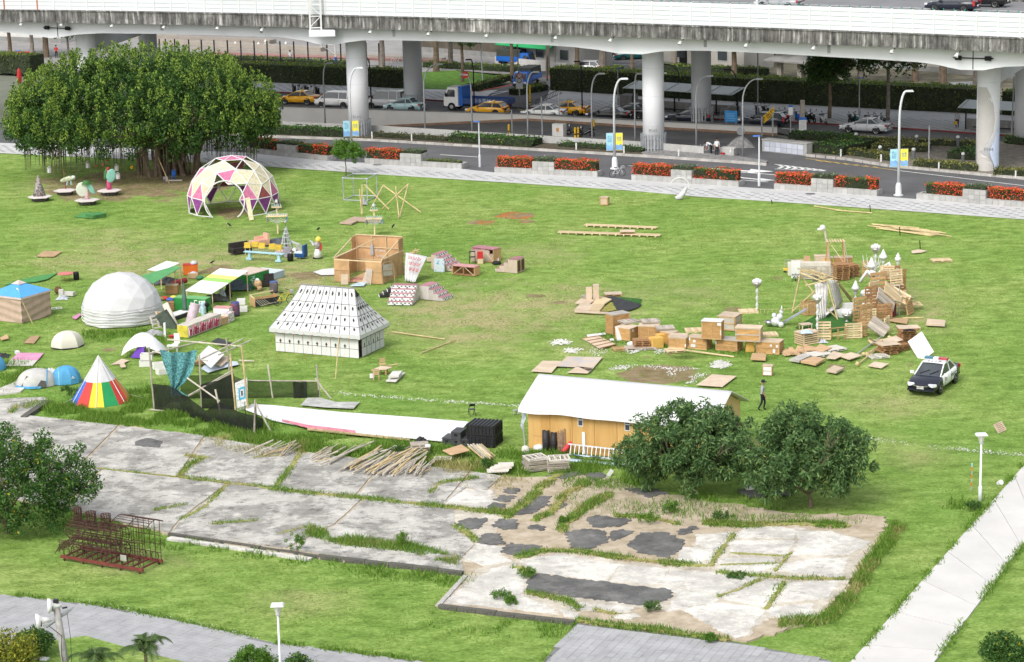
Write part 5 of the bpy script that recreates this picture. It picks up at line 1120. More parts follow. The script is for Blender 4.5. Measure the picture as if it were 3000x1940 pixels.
sl=BX((0,0,.55),(.11,.03,1.1)).mesh('slat',WOOD)
for k in range(8):link('slat',sl,t,(-.55+.157*k,-.5,0));link('slat',sl,t,(-.55+.157*k,.5,0))
for k in range(6):link('slat',sl,t,(-.62,-.42+.165*k,0),pi/2);link('slat',sl,t,(.62,-.42+.165*k,0),pi/2)
for z in(.1,1.0):
 for y in(-.46,.46):P(t,'rail',BX((0,y,z),(1.2,.05,.1)),WOOD)
A,B=G(2293,946,.1),G(2363,905,1.0);OS('slide_plank',MB().bar((0,0,0),B-A,.35,.08),mat('slate_grey',(.30,.32,.36),.6),'grey slide plank rising from the fallen statue to the box','plank',A)
t=E('silver_statue','toppled silver figure of bulbs and bowls on the lawn','statue',G(2272,955),-.5)
P(t,'bowl',LA([(.1,0),(.3,.12),(.36,.4),(.3,.42),(.12,.15)],10,(-.5,-.15,0)),CHROME,True)
P(t,'body',MB().ball((0,0,.35),.4,10).ball((.3,.15,.75),.28,10).ball((.42,.2,1.15),.18,8).lathe([(.12,0),(.06,.2),(.015,.4)],8,(.45,.2,1.28)),SV,True)
P(t,'bulbs',MB().ball((-.25,.3,.8),.2,8).ball((.55,-.2,.2),.25,8).ball((-.6,.4,.2),.16,8),SV,True)
mb=MB()
for k in range(14):x=-2.6+5*k/14;mb.tube([(x,0,1.1-.25*sin(pi*k/14)),(x+U(-.05,.05),0,.55+U(-.2,.2))],.018,4)
mb.tube([(-2.6+5*k/14,0,1.1-.25*sin(pi*k/14))for k in range(15)],.015,4)
O('rope_fringe',mb,BAMB,'sagging rope with hanging straw fringe behind the fallen figure','rope',G(2300,935),.35)
t=S1(E('bamboo_shelter','leaning bamboo pole shelter beside the pallet castle','shelter',G(2400,900)))
b0=G(2400,900)
def rel(px,py,z):return G(px,py,z*.82)-b0
for a,za,c,zc in[((2347,790),3.0,(2320,918),0),((2347,810),2.4,(2388,862),1.2),((2337,787),3.0,(2444,813),2.9),((2349,794),3.0,(2420,815),2.9),((2372,790),3.0,(2452,816),2.8),((2360,790),3.0,(2416,820),2.8),((2345,800),2.8,(2412,826),2.6),((2425,832),2.6,(2454,938),0),((2452,823),2.7,(2495,876),.4),((2456,832),2.6,(2499,890),.1),((2360,837),2.4,(2440,817),2.9),((2395,846),2.0,(2321,913),.1),((2415,800),3.2,(2419,827),2.6),((2424,905),.8,(2452,932),0)]:
 P(t,'pole',TU([rel(*a,za),rel(*c,zc)],.05,6),BAMB)
CLO=mat('dirty_cloth',(.52,.51,.48),.85,.15,3,.2)
def drape(lb_,top0,top1,zt0,zt1,bot0,bot1,zb,seed,mt=CLO,fold=.12,n=26,name='draped_cloth'):
 k=KP(*bot0);zt0*=k;zt1*=k;zb*=k
 a0,a1,b0_,b1_=G(*top0,zt0),G(*top1,zt1),G(*bot0,zb),G(*bot1,zb)
 def fn(u,v):
  p=a0 .lerp(a1,u).lerp(b0_.lerp(b1_,u),v);f=fold*(.3+.7*v)*sin(u*25+seed+2*sin(v*3));return p+Vc((f*.3,f,0))
 o=O(name,MB().grid(fn,n,8),mt,lb_,'cloth',(0,0,0),0,None,True);md=o.modifiers.new('thick','SOLIDIFY');md.thickness=.02;return o
drape('long dirty white cloth hanging from the bamboo shelter',(2386,831),(2426,819),2.5,2.8,(2400,937),(2421,929),.05,1)
drape('second pale cloth swept to the side of the bamboo shelter',(2427,819),(2452,821),2.8,2.7,(2452,908),(2469,880),.4,3)
drape('short pale cloth strip on the shelter roof',(2382,805),(2397,807),2.9,2.9,(2379,824),(2397,825),2.3,5)
stack(2462,818,8,'weathered pallet in the tall stack behind the draped shelter','brown',12,top='top pallet of the tall stack behind the draped shelter');stack(2490,808,6,'weathered pallet in the lower stack behind the draped shelter','brown',20,top='top pallet of the lower stack behind the draped shelter')
for x in(2370,2405,2440):pal(x,818,'upright pallet in the wall left of the pallet stack','grey',2,0,90,base=tuple(G(x,818)+Z_(.48)),gp='upright pallet wall')
O('counter',BX((0,0,.55),(3.6,.6,1.1),0),mat('cream_counter',(.62,.58,.50),.7,.1,1),'long cream counter behind the pallet wall','counter',G(2370,805),-.05)
text(None,'室',.62,G(2331,806,.62),(R(90),0,.0),BK,'painted_sign')
tag(bpy.data.objects['painted_sign'],'black painted character on the end of the cream counter','sign');bpy.data.objects['painted_sign'].location=G(2331,815,.62)
O('sign_board',BX((0,0,.7),(.75,.06,1.5)),WH,'white board carrying the black painted character','board',G(2331,813),0)
for px,py,w,h,mt,lb in[(2337,785,1.1,.6,PLY,'brown drawer cabinet on the lawn behind the counter'),(2405,783,1.1,1.0,PLYP,'pale cabinet beside the wooden chair'),(2427,785,.7,.9,YEL,'yellowish box next to the pale cabinet'),(2470,795,1.5,1.25,WR_,'brown open wardrobe lying behind the pallet stack')]:
 t=E('cabinet',lb,'cabinet',G(px,py),-.05,'discarded cabinets');P(t,'carcass',BX((0,0,h/2),(w,.7,h)),mt);P(t,'top',BX((0,0,h+.02),(w+.06,.76,.05)),PLYP);P(t,'door',BX((0,-.36,h/2),(w*.85,.03,h*.8)),mt)
t=E('chair','orange cane chair among the cabinets behind the pallet wall','chair',G(2365,788));P(t,'backrest',BX((0,.2,.8),(.55,.05,.6)),PLY);P(t,'seat',BX((0,0,.45),(.55,.5,.06)),PLY)
for x in(-.24,.24):
 for y in(-.2,.2):P(t,'leg',BX((x,y,.21),(.05,.05,.42)),PLY)
t=E('trolley','yellow flatbed trolley with grey cage end','trolley',G(2310,797));P(t,'bed',BX((0,0,.25),(.85,.6,.08)),YEL);P(t,'cage',TU([(-.3,.3,.3),(-.3,.3,1.0),(.45,.3,1.0),(.45,.3,.3)],.025,5).tube([(-.3,.3,.65),(.45,.3,.65)],.02,5),SL)
for x in(-.35,.35):P(t,'wheel',LA([(.1,-.03),(.1,.03)],10,(x,-.25,.1)),TYRE)
t=E('tall_pole','leaning grey pole topped with a white skull-like lamp','pole',G(2437,790));k=t.scale[0];h=HT(2437,790,670)/k;x1=(G(2414,790).x-G(2437,790).x)/k
P(t,'shaft',TU([(0,0,0),(x1*.5,0,h*.5),(x1,0,h)],.09,6),WG);P(t,'head',MB().ball((x1-.15,0,h+.1),.26,8).box((x1-.4,-.05,h),(.4,.2,.16)),WH)
t=E('timber_gantry','wooden frame with a pallet top beside the leaning pole','frame',G(2447,800))
for x in(-.75,.75):
 for y in(-.4,.4):P(t,'leg',MB().bar((x*1.1,y,0),(x*.85,y,2.75),.09),WOOD)
for k in range(7):P(t,'slat',BX((-.7+.233*k,0,2.8),(.13,1.0,.05)),WP)
P(t,'brace',MB().bar((.7,-.45,2.7),(1.15,-.45,0),.06),SL);P(t,'brace',MB().bar((-.4,-.5,2.5),(1.2,-.5,.2),.06),WP)
for px,z,mt,lb,t_ in[([(2382,1025),(2403,1009),(2437,1019),(2413,1030)],.2,PLY,'brown board at the back of the flat pallet spread',.05),([(2312,1055),(2352,1038),(2376,1043),(2342,1060)],.16,mat('striped_grey',(.42,.40,.36),.85,.2,2),'grey boarded pallet deck at the spread west end',.12),([(2346,1060),(2382,1047),(2418,1053),(2390,1069)],.18,PLY,'brown board on pallets in front of the spread',.12),([(2420,1050),(2440,1030),(2478,1038),(2448,1052)],.16,PLYP,'curved pale board east of the slatted decks',.04),([(2455,1043),(2494,1033),(2525,1042),(2489,1054)],.14,PLYP,'pale pink board at the spread east end',.05),([(2420,1087),(2444,1073),(2473,1080),(2450,1092)],.15,PLYP,'pale grey board on a pallet alone on the grass',.12),([(2543,1072),(2561,1060),(2604,1066),(2583,1079)],.1,PLYP,'warped pale board left of the police car',.04),([(2604,940),(2612,931),(2661,935),(2657,949)],.08,PLY,'brown board lying beside the castle doorway',.04),([(2713,951),(2717,936),(2770,941),(2768,954)],.15,PLYP,'grey board on a pallet east of the castle',.12),([(2638,877),(2660,869),(2678,872),(2655,882)],.05,PLYP,'torn pale board north of the castle',.03),([(2670,735),(2690,731),(2716,735),(2700,740),(2672,742)],.05,PLYP,'flattened cardboard by the bamboo poles',.03),([(2658,864),(2636,842),(2650,830)],.1,PLY,'small broken board behind the castle',.03)]:
 bd_('board',lb,'board',px,mt,z,t_)
mat_s=mat('white_slats',(.66,.64,.60),.8,.1,2)
for px,py,rz,lb in[(2398,1042,28,'white-slatted pallet deck in the middle of the spread'),(2440,1026,28,'white-slatted pallet deck at the back of the spread')]:pal(px,py,lb,'white',rz,.03,sx=1.3,sy=1.3,n=9)
rs=RSt(5);mb=MB()
for k in range(40):x,y=rs.rand()*2.6-1.3,rs.rand()*1.0-.5;mb.box((x,y+x*.25,.1+.2*rs.rand()),(.5+.4*rs.rand(),.35,.04),rs.rand()*3,0,Matrix.Rotation(rs.rand()*.6,3,'X')@Matrix.Rotation(rs.rand()*3,3,'Z'))
o=O('torn_board_scraps',mb,PLY,'heap of torn brown board scraps beside the grey deck','scraps',G(2340,1035),.2);o['kind']='stuff'
stack(2600,1035,4,'brown pallet in the boarded stack nearest the police car','brown',18,jit=5);pal(2600,1035,'boarded top of the brown pallet stack nearest the police car','brown',18,.62,solid=True,sx=1.25,sy=1.2)
stack(2635,1025,3,'brown pallet in the skewed low stack beside the boarded stack','brown',30,jit=10);stack(2660,1010,8,'brown pallet in the tallest stack behind the white tabletop','brown',8,jit=8)
pal(2660,1008,'broad board with a black tangle on the tallest brown stack','brown',4,1.22,solid=True,sx=1.3,sy=1.1);heap('cable_tangle','black cable tangle on the tall brown pallet stack','cables',G(2664,968,1.12),.5,.12,BK,seed=4,sy=.4)
pal(2615,1020,'tilted boarded pallet behind the nearest brown stack','brown',22,.5,6,-8,solid=True)
t=O('tabletop',BX((0,0,0),(1.35,.05,2.1)).box((0,.03,0),(1.25,.03,2.0)),WH,'white tabletop leaning on the brown pallet stack','tabletop',G(2698,1016,.6),-.5);t.rotation_euler=(R(-38),R(-38),R(-12))
pal(2572,1047,'white painted open pallet lying left of the police car','white',18,n=4,sx=1.2)
for a,c,r,lb,k in[((2512,1068),(2610,990),.05,'long bamboo pole with knobbed ends beside the pallets',1),((2540,1040),(2605,988),.045,'second bamboo pole beside the knobbed pole',1),((2512,1036),(2580,988),.045,'grey-green pole lying left of the bamboo',0),((2530,1040),(2600,1000),.03,'thin yellow pole between the bamboo poles',1)]:
 A,B=G(*a,.1),G(*c,.12);t=S1(E('bamboo_pole',lb,'pole',A,0,'poles lying by the brown pallets'));P(t,'shaft',TU([(0,0,0),B-A],r,6),BAMB if k else SL)
 if k:P(t,'knob',MB().ball((0,0,.05),.13,8),BAMB);P(t,'knob',MB().ball(tuple(B-A),.11,8),BAMB)
for px,z,mt,lb in[([(1685,889),(1702,876),(1744,880),(1727,892)],.12,PLYP,'pale board at the platform west corner'),([(1683,909),(1700,891),(1740,893),(1728,910)],.12,PLYP,'pale board at the platform front'),([(1724,910),(1740,893),(1770,895),(1757,911)],.13,WP,'yellowish board at the platform front'),([(1734,892),(1755,868),(1792,878),(1770,892)],.12,WP,'board in the middle of the platform'),([(1683,910),(1781,916),(1781,919),(1683,914)],.1,PLYP,'edge plank along the platform front')]:
 bd_('platform_board',lb,'board',px,mt,z,.08,'boards of the low platform')
pal(1729,872,'grey pallet at the back of the low platform','grey',10);pal(1796,865,'boarded pallet behind the dark net','pine',3,solid=True,sx=1.1)
O('open_carton',BX((-.3,0,.5),(.5,.5,1.0)).box((.3,.1,.6),(.5,.6,1.2)),PLYP,'two tall cardboard cartons standing on the platform','carton',G(1736,876,.15))
DN=mat('dark_net_sheet',(.035,.037,.04),.85,.25,3)
bd_('net_sheet','dark grey net sheet spread beside the platform','sheet',[(1770,870),(1800,868),(1822,876),(1880,893),(1868,902),(1842,910),(1808,908),(1795,884)],DN,.06,.03)
bd_('moss_mat','yellow-green mat between platform and dark net','mat',[(1757,911),(1790,885),(1806,908),(1780,913)],mat('moss_yellow',(.28,.26,.06),.9,.3,3),.05,.02);bd_('green_mat','green mat behind the dark net sheet','mat',[(1815,870),(1880,876),(1876,890),(1825,880)],mat('mat_green'),.03,.02)
def duck(a,c,lb_,w=.9,n=10):
 A,B=G(*a,0),G(*c,0);d=B-A;L_=d.length;rz=atan2(d.y,d.x);t=E('duckboard',lb_,'duckboard',A,rz,'long timber duckboards');L_/=t.scale[0]
 bl=BX((0,0,.06),(.12,w,.12)).mesh('bearer',WP)
 for k in range(n):link('bearer',bl,t,(L_*(k+.5)/n,0,0))
 for y in(-w/2+.12,0,w/2-.12):P(t,'board',BX((L_/2,y,.135),(L_,.2,.03)),WP)
duck((1713,662),(1925,671),'shorter timber duckboard nearer the walk');duck((1635,683),(1935,693),'longer timber duckboard with a boarded pallet on it',n=13)
pal(1838,687,'brown boarded pallet set on the longer duckboard','brown',-3,.15,solid=True)
pal(2757,765,'pale open pallet alone on the east lawn','pale',4,n=5,sx=1.3)
for i in range(16):
 x0=2540+U(0,80);y0=655+U(0,14)+(x0-2540)*.05;L_=U(120,190);A,B=G(x0,y0,.05+.03*(i%4)),G(min(x0+L_,2822),y0+L_*.085+U(0,18),.06)
 OS('bamboo_pole',TU([(0,0,0),B-A],.045,5),BAMB,'long bamboo pole in the loose bundle on the east lawn','pole',A,0,'loose bamboo bundle on the east lawn')
for a,c,lb in[((2386,604),(2470,618),'bamboo pole at the lawn edge by the walk'),((2450,616),(2555,624),'second bamboo pole at the lawn edge')]:A,B=G(*a,.06),G(*c,.06);OS('bamboo_pole',TU([(0,0,0),B-A],.05,5),BAMB,lb,'pole',A)
for px,py,tp,lb in[(2262,598,585,'black peg at the lawn edge left of the fifth planter'),(2550,624,600,'thin black peg beside the bamboo at the lawn edge'),(2637,690,665,'black peg beside the bamboo bundle'),(2696,729,704,'leaning black peg below the bamboo bundle')]:
 O('peg',TU([(0,0,0),(-.06,0,HT(px,py,tp)/KP(px,py))],.04,5),BK,lb,'peg',G(px,py),0,'black pegs on the lawn')
 # ---------------- vehicles
def car(lb_,loc,rz,paint,L_=4.6,W=1.78,H=1.46,style='sedan',cat='car',name='car',gp=None,paint2=None,plate=None,scale=1,taxi=False):
 t=S1(E(name,lb_,cat,loc,rz,gp));h=L_/2
 if style=='sedan':prof=[(-h,.55,.86),(-h+.12,.32,.98),(-h+.9,.27,1.0),(-.6,.24,.96),(.9,.24,.92),(1.05,.24,.93),(h-.75,.25,.84),(h-.22,.27,.70),(h,.36,.56)];cab=(-h+.75,-.85,.12,1.12);bz=.94
 elif style=='wagon':prof=[(-h,.5,.95),(-h+.1,.32,1.02),(-1,.26,1.0),(.9,.25,.94),(1.05,.25,.94),(h-.7,.26,.88),(h-.2,.28,.74),(h,.38,.6)];cab=(-h+.12,-h+.62,.15,1.1);bz=.97
 elif style=='van':prof=[(-h,.4,1.02),(-h+.06,.3,1.08),(0,.28,1.06),(h-1.0,.28,1.05),(h-.55,.28,1.0),(h-.1,.3,.85),(h,.38,.62)];cab=(-h+.05,-h+.22,h-1.45,h-.62);bz=1.05
 else:prof=[(-h,.42,.92),(-h+.08,.3,1.0),(0,.26,.96),(.8,.26,.94),(1.0,.26,.94),(h-.6,.27,.86),(h-.18,.28,.72),(h,.38,.58)];cab=(-h+.15,-h+.6,.1,1.05);bz=.96
 w=W/2;vs=[];fs=[];n_=10
 for i,(x,zb,zt)in enumerate(prof):
  e=abs(x)/h;k=1-.10*max(0,e-.72)/.28-.06*(e>.97)
  zm=zb+(zt-zb)*.55
  ring=[(-w*k*.86,zb),(-w*k*.98,zb+.12),(-w*k,zm),(-w*k*.97,zt-.06),(-w*k*.84,zt),(w*k*.84,zt),(w*k*.97,zt-.06),(w*k,zm),(w*k*.98,zb+.12),(w*k*.86,zb)]
  vs+=[(x,y,z)for y,z in ring]
 for i in range(len(prof)-1):
  for j in range(n_):fs.append((i*n_+j,i*n_+(j+1)%n_,(i+1)*n_+(j+1)%n_,(i+1)*n_+j))
 fs+=[tuple(range(n_)),tuple((len(prof)-1)*n_+j for j in range(n_-1,-1,-1))]
 mb=MB().add(vs,[f[::-1]for f in fs])
 if paint2:mb.m=[1 if-1.35<sum(vs[k][0]for k in f)/len(f)<1.0 and len(f)==4 else 0 for f in fs]
 P(t,'body',mb,[paint,paint2 or paint],True)
 x0,x1,x2,x3=cab;wb,wr=w*.88,w*.70;hr=H-.05
 def frame(x,y,z):return(x,y,z)
 B_=[(x0,-wb,bz-.03),(x3,-wb*.96,bz-.03),(x3,wb*.96,bz-.03),(x0,wb,bz-.03)];T_=[(x1,-wr,hr),(x2,-wr,hr),(x2,wr,hr),(x1,wr,hr)]
 P(t,'windows',MB().add(B_+T_,[(0,1,5,4),(1,2,6,5),(2,3,7,6),(3,0,4,7),(4,5,6,7)]),GLASS)
 pr=paint2 or paint
 xa,xb_=x1-.1,x2+.1
 rf=[(xa,-wr*.98,hr),(x1+.15,-wr*.98,hr+.03),((x1+x2)/2,-wr*.98,H-.01),(x2-.15,-wr*.98,hr+.03),(xb_,-wr*.96,hr)]
 rv=[p for p in rf]+[(x,0,z+.02)for x,_,z in rf]+[(x,-y,z)for x,y,z in rf]
 P(t,'roof',MB().add(rv,[(i,i+1,i+6,i+5)for i in range(4)]+[(i+5,i+6,i+11,i+10)for i in range(4)]),pr,True)
 mb=MB()
 for s in(-1,1):
  for(a,c)in(((x0,s*wb,bz-.02),(x1,s*wr,hr)),((x3,s*wb*.96,bz-.02),(x2,s*wr,hr))):mb.bar(a,c,.06,.05)
  xm=(x1+x2)/2-.1;mb.bar((xm-.02,s*wb*.995,bz),(xm,s*wr*1.005,hr),.07,.03);mb.bar((x1,s*wr,hr),(x2,s*wr,hr),.07,.06)
  if style=='van':mb.bar((xm-1.0,s*wb*.995,bz),(xm-1.0,s*wr*1.005,hr),.07,.03)
 o=P(t,'pillars',mb,pr);o['kind']='stuff'
 r=.33 if style!='van' else .31;wx=L_*.29
 tm=LA([(r*.7,-.11),(r,-.09),(r,.09),(r*.7,.11)],18).mesh('tyre',TYRE);rm=LA([(.02,.06),(r*.66,.115),(r*.68,.10)],10).lathe([(r*.12,.12),(r*.1,.13)],6).mesh('rim',CHROME)
 ar=LA([(r+.07,-.01),(r+.07,.02)],18).mesh('wheel_arch',BK)
 for sx in(-1,1):
  for sy in(-1,1):
   wl_=link('wheel',None,t,(sx*wx,sy*(w-.10),r));wl_.rotation_euler=(R(-90 if sy>0 else 90),0,0)
   link('tyre',tm,wl_);link('rim',rm,wl_);a=link('wheel_arch',ar,t,(sx*wx,sy*(w-.015),r+.04));a.rotation_euler=(R(90),0,0)
 hl_=mat('headlight',(.75,.77,.8),.15,.1,4);tl=mat('tail_light',(.45,.02,.02),.3,.2,4)
 zh=prof[-2][2]-.06
 for s in(-1,1):
  P(t,'headlight',BX((h-.20,s*w*.70,zh),(.34,.34,.14),-s*.5),hl_)
  P(t,'tail_light',BX((-h+.10,s*w*.76,.86),(.16,.34,.18 if style!='wagon' else .5),s*.25),tl)
  P(t,'mirror',BX((x3-.28,s*(w+.1),bz+.06),(.14,.2,.14)),pr)
  P(t,'door_seam',BX(((x1+x2)/2-.1,s*(w+.001),.62),(.012,.012,.6)).box((x3-.45,s*(w+.001),.62),(.012,.012,.6)),BK)
  P(t,'door_handle',BX(((x1+x2)/2+.15-.4,s*w*.99,.86),(.2,.03,.03)),pr)
 P(t,'grille',BX((h-.03,0,.55),(.10,W*.5,.16)),BK);P(t,'bumper',BX((h-.05,0,.36),(.16,W*.86,.10)),paint if style!='van' else BLK2);P(t,'bumper',BX((-h+.06,0,.42),(.16,W*.88,.16)),paint if style!='van' else BLK2)
 for x,s in((h+.035,1),(-h-.03,-1)):
  p=P(t,'number_plate',BX((x,0,.52 if s>0 else .62),(.02,.42,.16)),WH)
 if plate:text(t,plate,.12,(h+.05,0,.52),(R(90),0,R(90)),BK)
 if taxi:P(t,'taxi_sign',BX(((x1+x2)/2,0,H+.08),(.18,.42,.14),0,0,None,(.6,.8)),mat('taxi_yellow',(.75,.55,.1),.5,.1,2))
 return t
def cpaint(k,c,r=.22):return mat('car_'+k,c,r,.03,.5,spec=.55,rnd=0)
NAVY=cpaint('navy',(.015,.018,.03));CWHITE=cpaint('white',(.78,.78,.77));CYEL=cpaint('yellow',(.72,.36,.015));CSIL=cpaint('silver',(.45,.46,.48));CBLK=cpaint('black',(.012,.012,.014));CBLU=cpaint('blue',(.02,.13,.50));CGRY=cpaint('grey',(.30,.31,.32))
fa_,ra_=G(2751,1156),G(2800,1120);hdg=atan2(fa_.y-ra_.y,fa_.x-ra_.x)
nrm=Vc((-sin(hdg),cos(hdg),0));ctr=(fa_+ra_)/2+(-nrm if nrm.x>0 else nrm)*.82
pcar=car('black and white police car with a red and blue light bar on the lawn',ctr,hdg,NAVY,4.66,1.80,1.5,'sedan','police car','police_car',None,CWHITE,'AAR-7108')
P(pcar,'light_bar',BX((-.42,0,1.53),(.34,1.3,.06)),mat('bar_grey',(.5,.5,.52),.4));P(pcar,'red_lens',BX((-.42,.42,1.60),(.30,.5,.13)),mat('red_lens',(.40,.05,.06),.2));P(pcar,'blue_lens',BX((-.42,-.42,1.60),(.30,.5,.13)),mat('blue_lens',(.05,.16,.22),.2));P(pcar,'speaker',BX((-.42,0,1.6),(.28,.3,.12)),WH)
text(pcar,'1117',.42,(-.02,0,1.50),(0,0,R(90)),BK)
for s in(-1,1):text(pcar,'POLICE',.24,(-.75,s*.912,.68),(R(90),0,0 if s<0 else pi),NAVY);P(pcar,'badge',BX((.45,s*.905,.68),(.2,.01,.22)),mat('badge_grey',(.4,.4,.35),.5))
P(pcar,'wiper',MB().bar((1.02,-.5,1.0),(.72,.0,1.18),.03).bar((1.02,.1,1.0),(.72,.55,1.18),.03),BK)
P(pcar,'grille_bar',MB().bar((2.33,-.42,.62),(2.36,0,.56),.04).bar((2.33,.42,.62),(2.36,0,.56),.04),CHROME)
# ---------------- people
def person(lb_,loc,rz,pose,shirt,trousers,hair=BK,cap=None,h=1.72,short=True):
 t=S1(E('person',lb_,'person',loc,rz));k=h/1.72
 J=dict(pelvis=(0,0,.93),belly=(0,0,1.08),chest=(0,0,1.28),neck=(0,.0,1.45),head0=(.02,0,1.54),head=(.03,0,1.62),top=(.02,0,1.70))
 for s,nm in((1,'l'),(-1,'r')):
  J.update({nm+'sh':(0,s*.18,1.38),nm+'el':(-.02,s*.24,1.12),nm+'wr':(.08,s*.24,.88),nm+'hd':(.11,s*.23,.79),nm+'hip':(0,s*.09,.88),nm+'kn':(.02,s*.10,.48),nm+'an':(-.02,s*.10,.09),nm+'to':(.13,s*.11,.04)})
 J.update(pose);names=list(J);idx={n_:i for i,n_ in enumerate(names)}
 ed=[('pelvis','belly'),('belly','chest'),('chest','neck'),('neck','head0'),('head0','head'),('head','top')]
 for nm in 'lr':ed+=[('chest',nm+'sh'),(nm+'sh',nm+'el'),(nm+'el',nm+'wr'),(nm+'wr',nm+'hd'),('pelvis',nm+'hip'),(nm+'hip',nm+'kn'),(nm+'kn',nm+'an'),(nm+'an',nm+'to')]
 rad=dict(pelvis=(.15,.12),belly=(.14,.11),chest=(.16,.12),neck=(.055,.06),head0=(.07,.08),head=(.085,.10),top=(.06,.07))
 for nm in 'lr':rad.update({nm+'sh':(.07,.07),nm+'el':(.045,.045),nm+'wr':(.032,.032),nm+'hd':(.04,.025),nm+'hip':(.10,.10),nm+'kn':(.065,.065),nm+'an':(.045,.045),nm+'to':(.045,.035)})
 me=bpy.data.meshes.new('body');me.from_pydata([Vc(J[n_])*k for n_ in names],[(idx[a],idx[c])for a,c in ed],[])
 o=link('body',me);md=o.modifiers.new('skin','SKIN');sv=me.skin_vertices[0].data
 for n_ in names:sv[idx[n_]].radius=rad[n_];sv[idx[n_]].use_root=n_=='pelvis'
 o.modifiers.new('sub','SUBSURF').levels=1
 bpy.context.view_layer.update();m2=bpy.data.meshes.new_from_object(o.evaluated_get(bpy.context.evaluated_depsgraph_get()));bpy.data.objects.remove(o)
 for mt in(SKIN,shirt,trousers,BK,hair):m2 .materials.append(mt)
 co=np.zeros(len(m2 .polygons)*3);m2 .polygons.foreach_get('center',co);co=co.reshape(-1,3)/k
 seg=[(np.array(J[a]),np.array(J[c]),a,c)for a,c in ed];mi=[]
 for c in co:
  best=min(seg,key=lambda s_:np.linalg.norm(c-(s_[0]+(s_[1]-s_[0])*np.clip(np.dot(c-s_[0],s_[1]-s_[0])/max(1e-6,np.dot(s_[1]-s_[0],s_[1]-s_[0])),0,1))))
  b_=best[3]
  mi.append(0 if b_ in('head0','head','top')else 1 if b_ in('belly','chest','neck')or b_.endswith('sh')or(b_.endswith('el'))else(0 if short else 1)if b_.endswith('wr')else 0 if b_.endswith('hd')else 3 if b_.endswith('to')else 2)
 m2 .polygons.foreach_set('material_index',mi);m2 .polygons.foreach_set('use_smooth',[True]*len(mi));link('body',m2,t)
 hd=Vc(J['head'])*k
 if cap:P(t,'cap',LA([(.115,.02),(.118,.07),(.09,.13),(.03,.15)],12,tuple(hd)).box((hd.x+.13,hd.y,hd.z+.03),(.14,.15,.02)),cap,True)
 else:P(t,'hair',LA([(.10,.0),(.112,.06),(.09,.12),(.03,.145)],12,(hd.x-.02,hd.y,hd.z)),hair,True)
 P(t,'face',BX((hd.x+.105,hd.y,hd.z-.01),(.03,.025,.04)).box((hd.x+.098,hd.y+.035,hd.z+.02),(.012,.025,.012),0,1).box((hd.x+.098,hd.y-.035,hd.z+.02),(.012,.025,.012),0,1).box((hd.x+.095,hd.y,hd.z-.05),(.012,.05,.01),0,1),[SKIN,BK])
 for s,nm in((1,'l'),(-1,'r')):
  w_=Vc(J[nm+'hd'])*k;d=(w_-Vc(J[nm+'wr'])*k).normalized();mb=MB()
  for q in range(4):a=w_+Vc((.022*(q-1.5),0,0));mb.tube([a,a+d*(.05+.01*(q in(1,2))),a+d*.085+Vc((.015,0,0))],[.009,.008,.006],5)
  mb.tube([w_+Vc((.03,0,.03)),w_+Vc((.055,0,0))+d*.03],[.011,.008],5);P(t,'hand',mb,SKIN)
 return t
GSH=mat('grey_shirt',(.42,.43,.46),.85,.1,6);WSH=mat('white_shirt',(.70,.72,.74),.85,.08,6);NTR=mat('navy_trousers',(.02,.022,.035),.85,.2,6)
person('guard in dark cap and grey shirt walking past the shed gable',G(2234,1203),R(-15),dict(lkn=(.12,.1,.5),lan=(.05,.1,.1),lto=(.2,.1,.06),rkn=(-.03,-.1,.48),ran=(-.22,-.1,.12),rto=(-.1,-.1,.04),rel=(.02,-.25,1.12),rwr=(.16,-.22,.92),rhd=(.2,-.21,.83),lel=(-.12,.22,1.14),lwr=(-.1,.1,.95),lhd=(-.08,.05,.9)),GSH,NTR,BK,NTR)
person('man in white shirt standing upright on the gravel island',G(2100,460),R(-75),{},WSH,NTR)
person('person in pale shirt bending over beside the low grey wall',G(2084,455),R(160),dict(belly=(.08,0,1.03),chest=(.30,0,1.12),neck=(.45,0,1.14),head0=(.53,0,1.13),head=(.60,0,1.12),top=(.67,0,1.10),lsh=(.33,.18,1.14),rsh=(.33,-.18,1.14),lel=(.42,.2,.88),rel=(.42,-.2,.88),lwr=(.5,.15,.66),rwr=(.5,-.15,.66),lhd=(.52,.14,.57),rhd=(.52,-.14,.57)),WSH,BK)
person('person in grey top waiting by the bus shelter with a yellow bag',G(2804,378),R(-100),{},GSH,NTR)
O('hand_bag',BX((0,0,.3),(.3,.12,.34)),YEL,'yellow bag beside the person waiting at the bus shelter','bag',G(2798,378)+Vc((0,-.1,.3)))
person('person in white walking on the plaza behind the black posts',G(851,188),R(-60),{},WSH,mat('pale_trousers',(.3,.4,.5),.85))
# ---------------- plywood shed
B0,B1=G(1549,1313),G(2078,1368);d=B1-B0;KS=KW(B0);SW=d.length/KS;d.normalize();sn=Vc((-d.y,d.x,0));srz=atan2(d.y,d.x);SH=HT(1549,1313,1190)/KS;SD=6.6;RZ_=1.6
shed=E('plywood_shed','long yellowish plywood shed with a white tarpaulin gable roof','shed',B0,srz)
SPLY=mat('shed_ply',(.56,.35,.13),.7,.16,.7,.03,st=(2.5,1,.35),rnd=.05,col2=(.46,.26,.08));FADE=mat('faded_ply',(.60,.42,.20),.75,.1,.5,rnd=0)
n_=8;pw_=SW/n_
for k in range(n_):P(shed,'wall_panel',BX((0,0,SH/2),(pw_-.025,.06,SH)),SPLY,loc=((k+.5)*pw_,0,0))
for k in range(n_):P(shed,'wall_panel',BX((0,0,SH/2),(pw_-.02,.06,SH)),SPLY,loc=((k+.5)*pw_,SD,0))
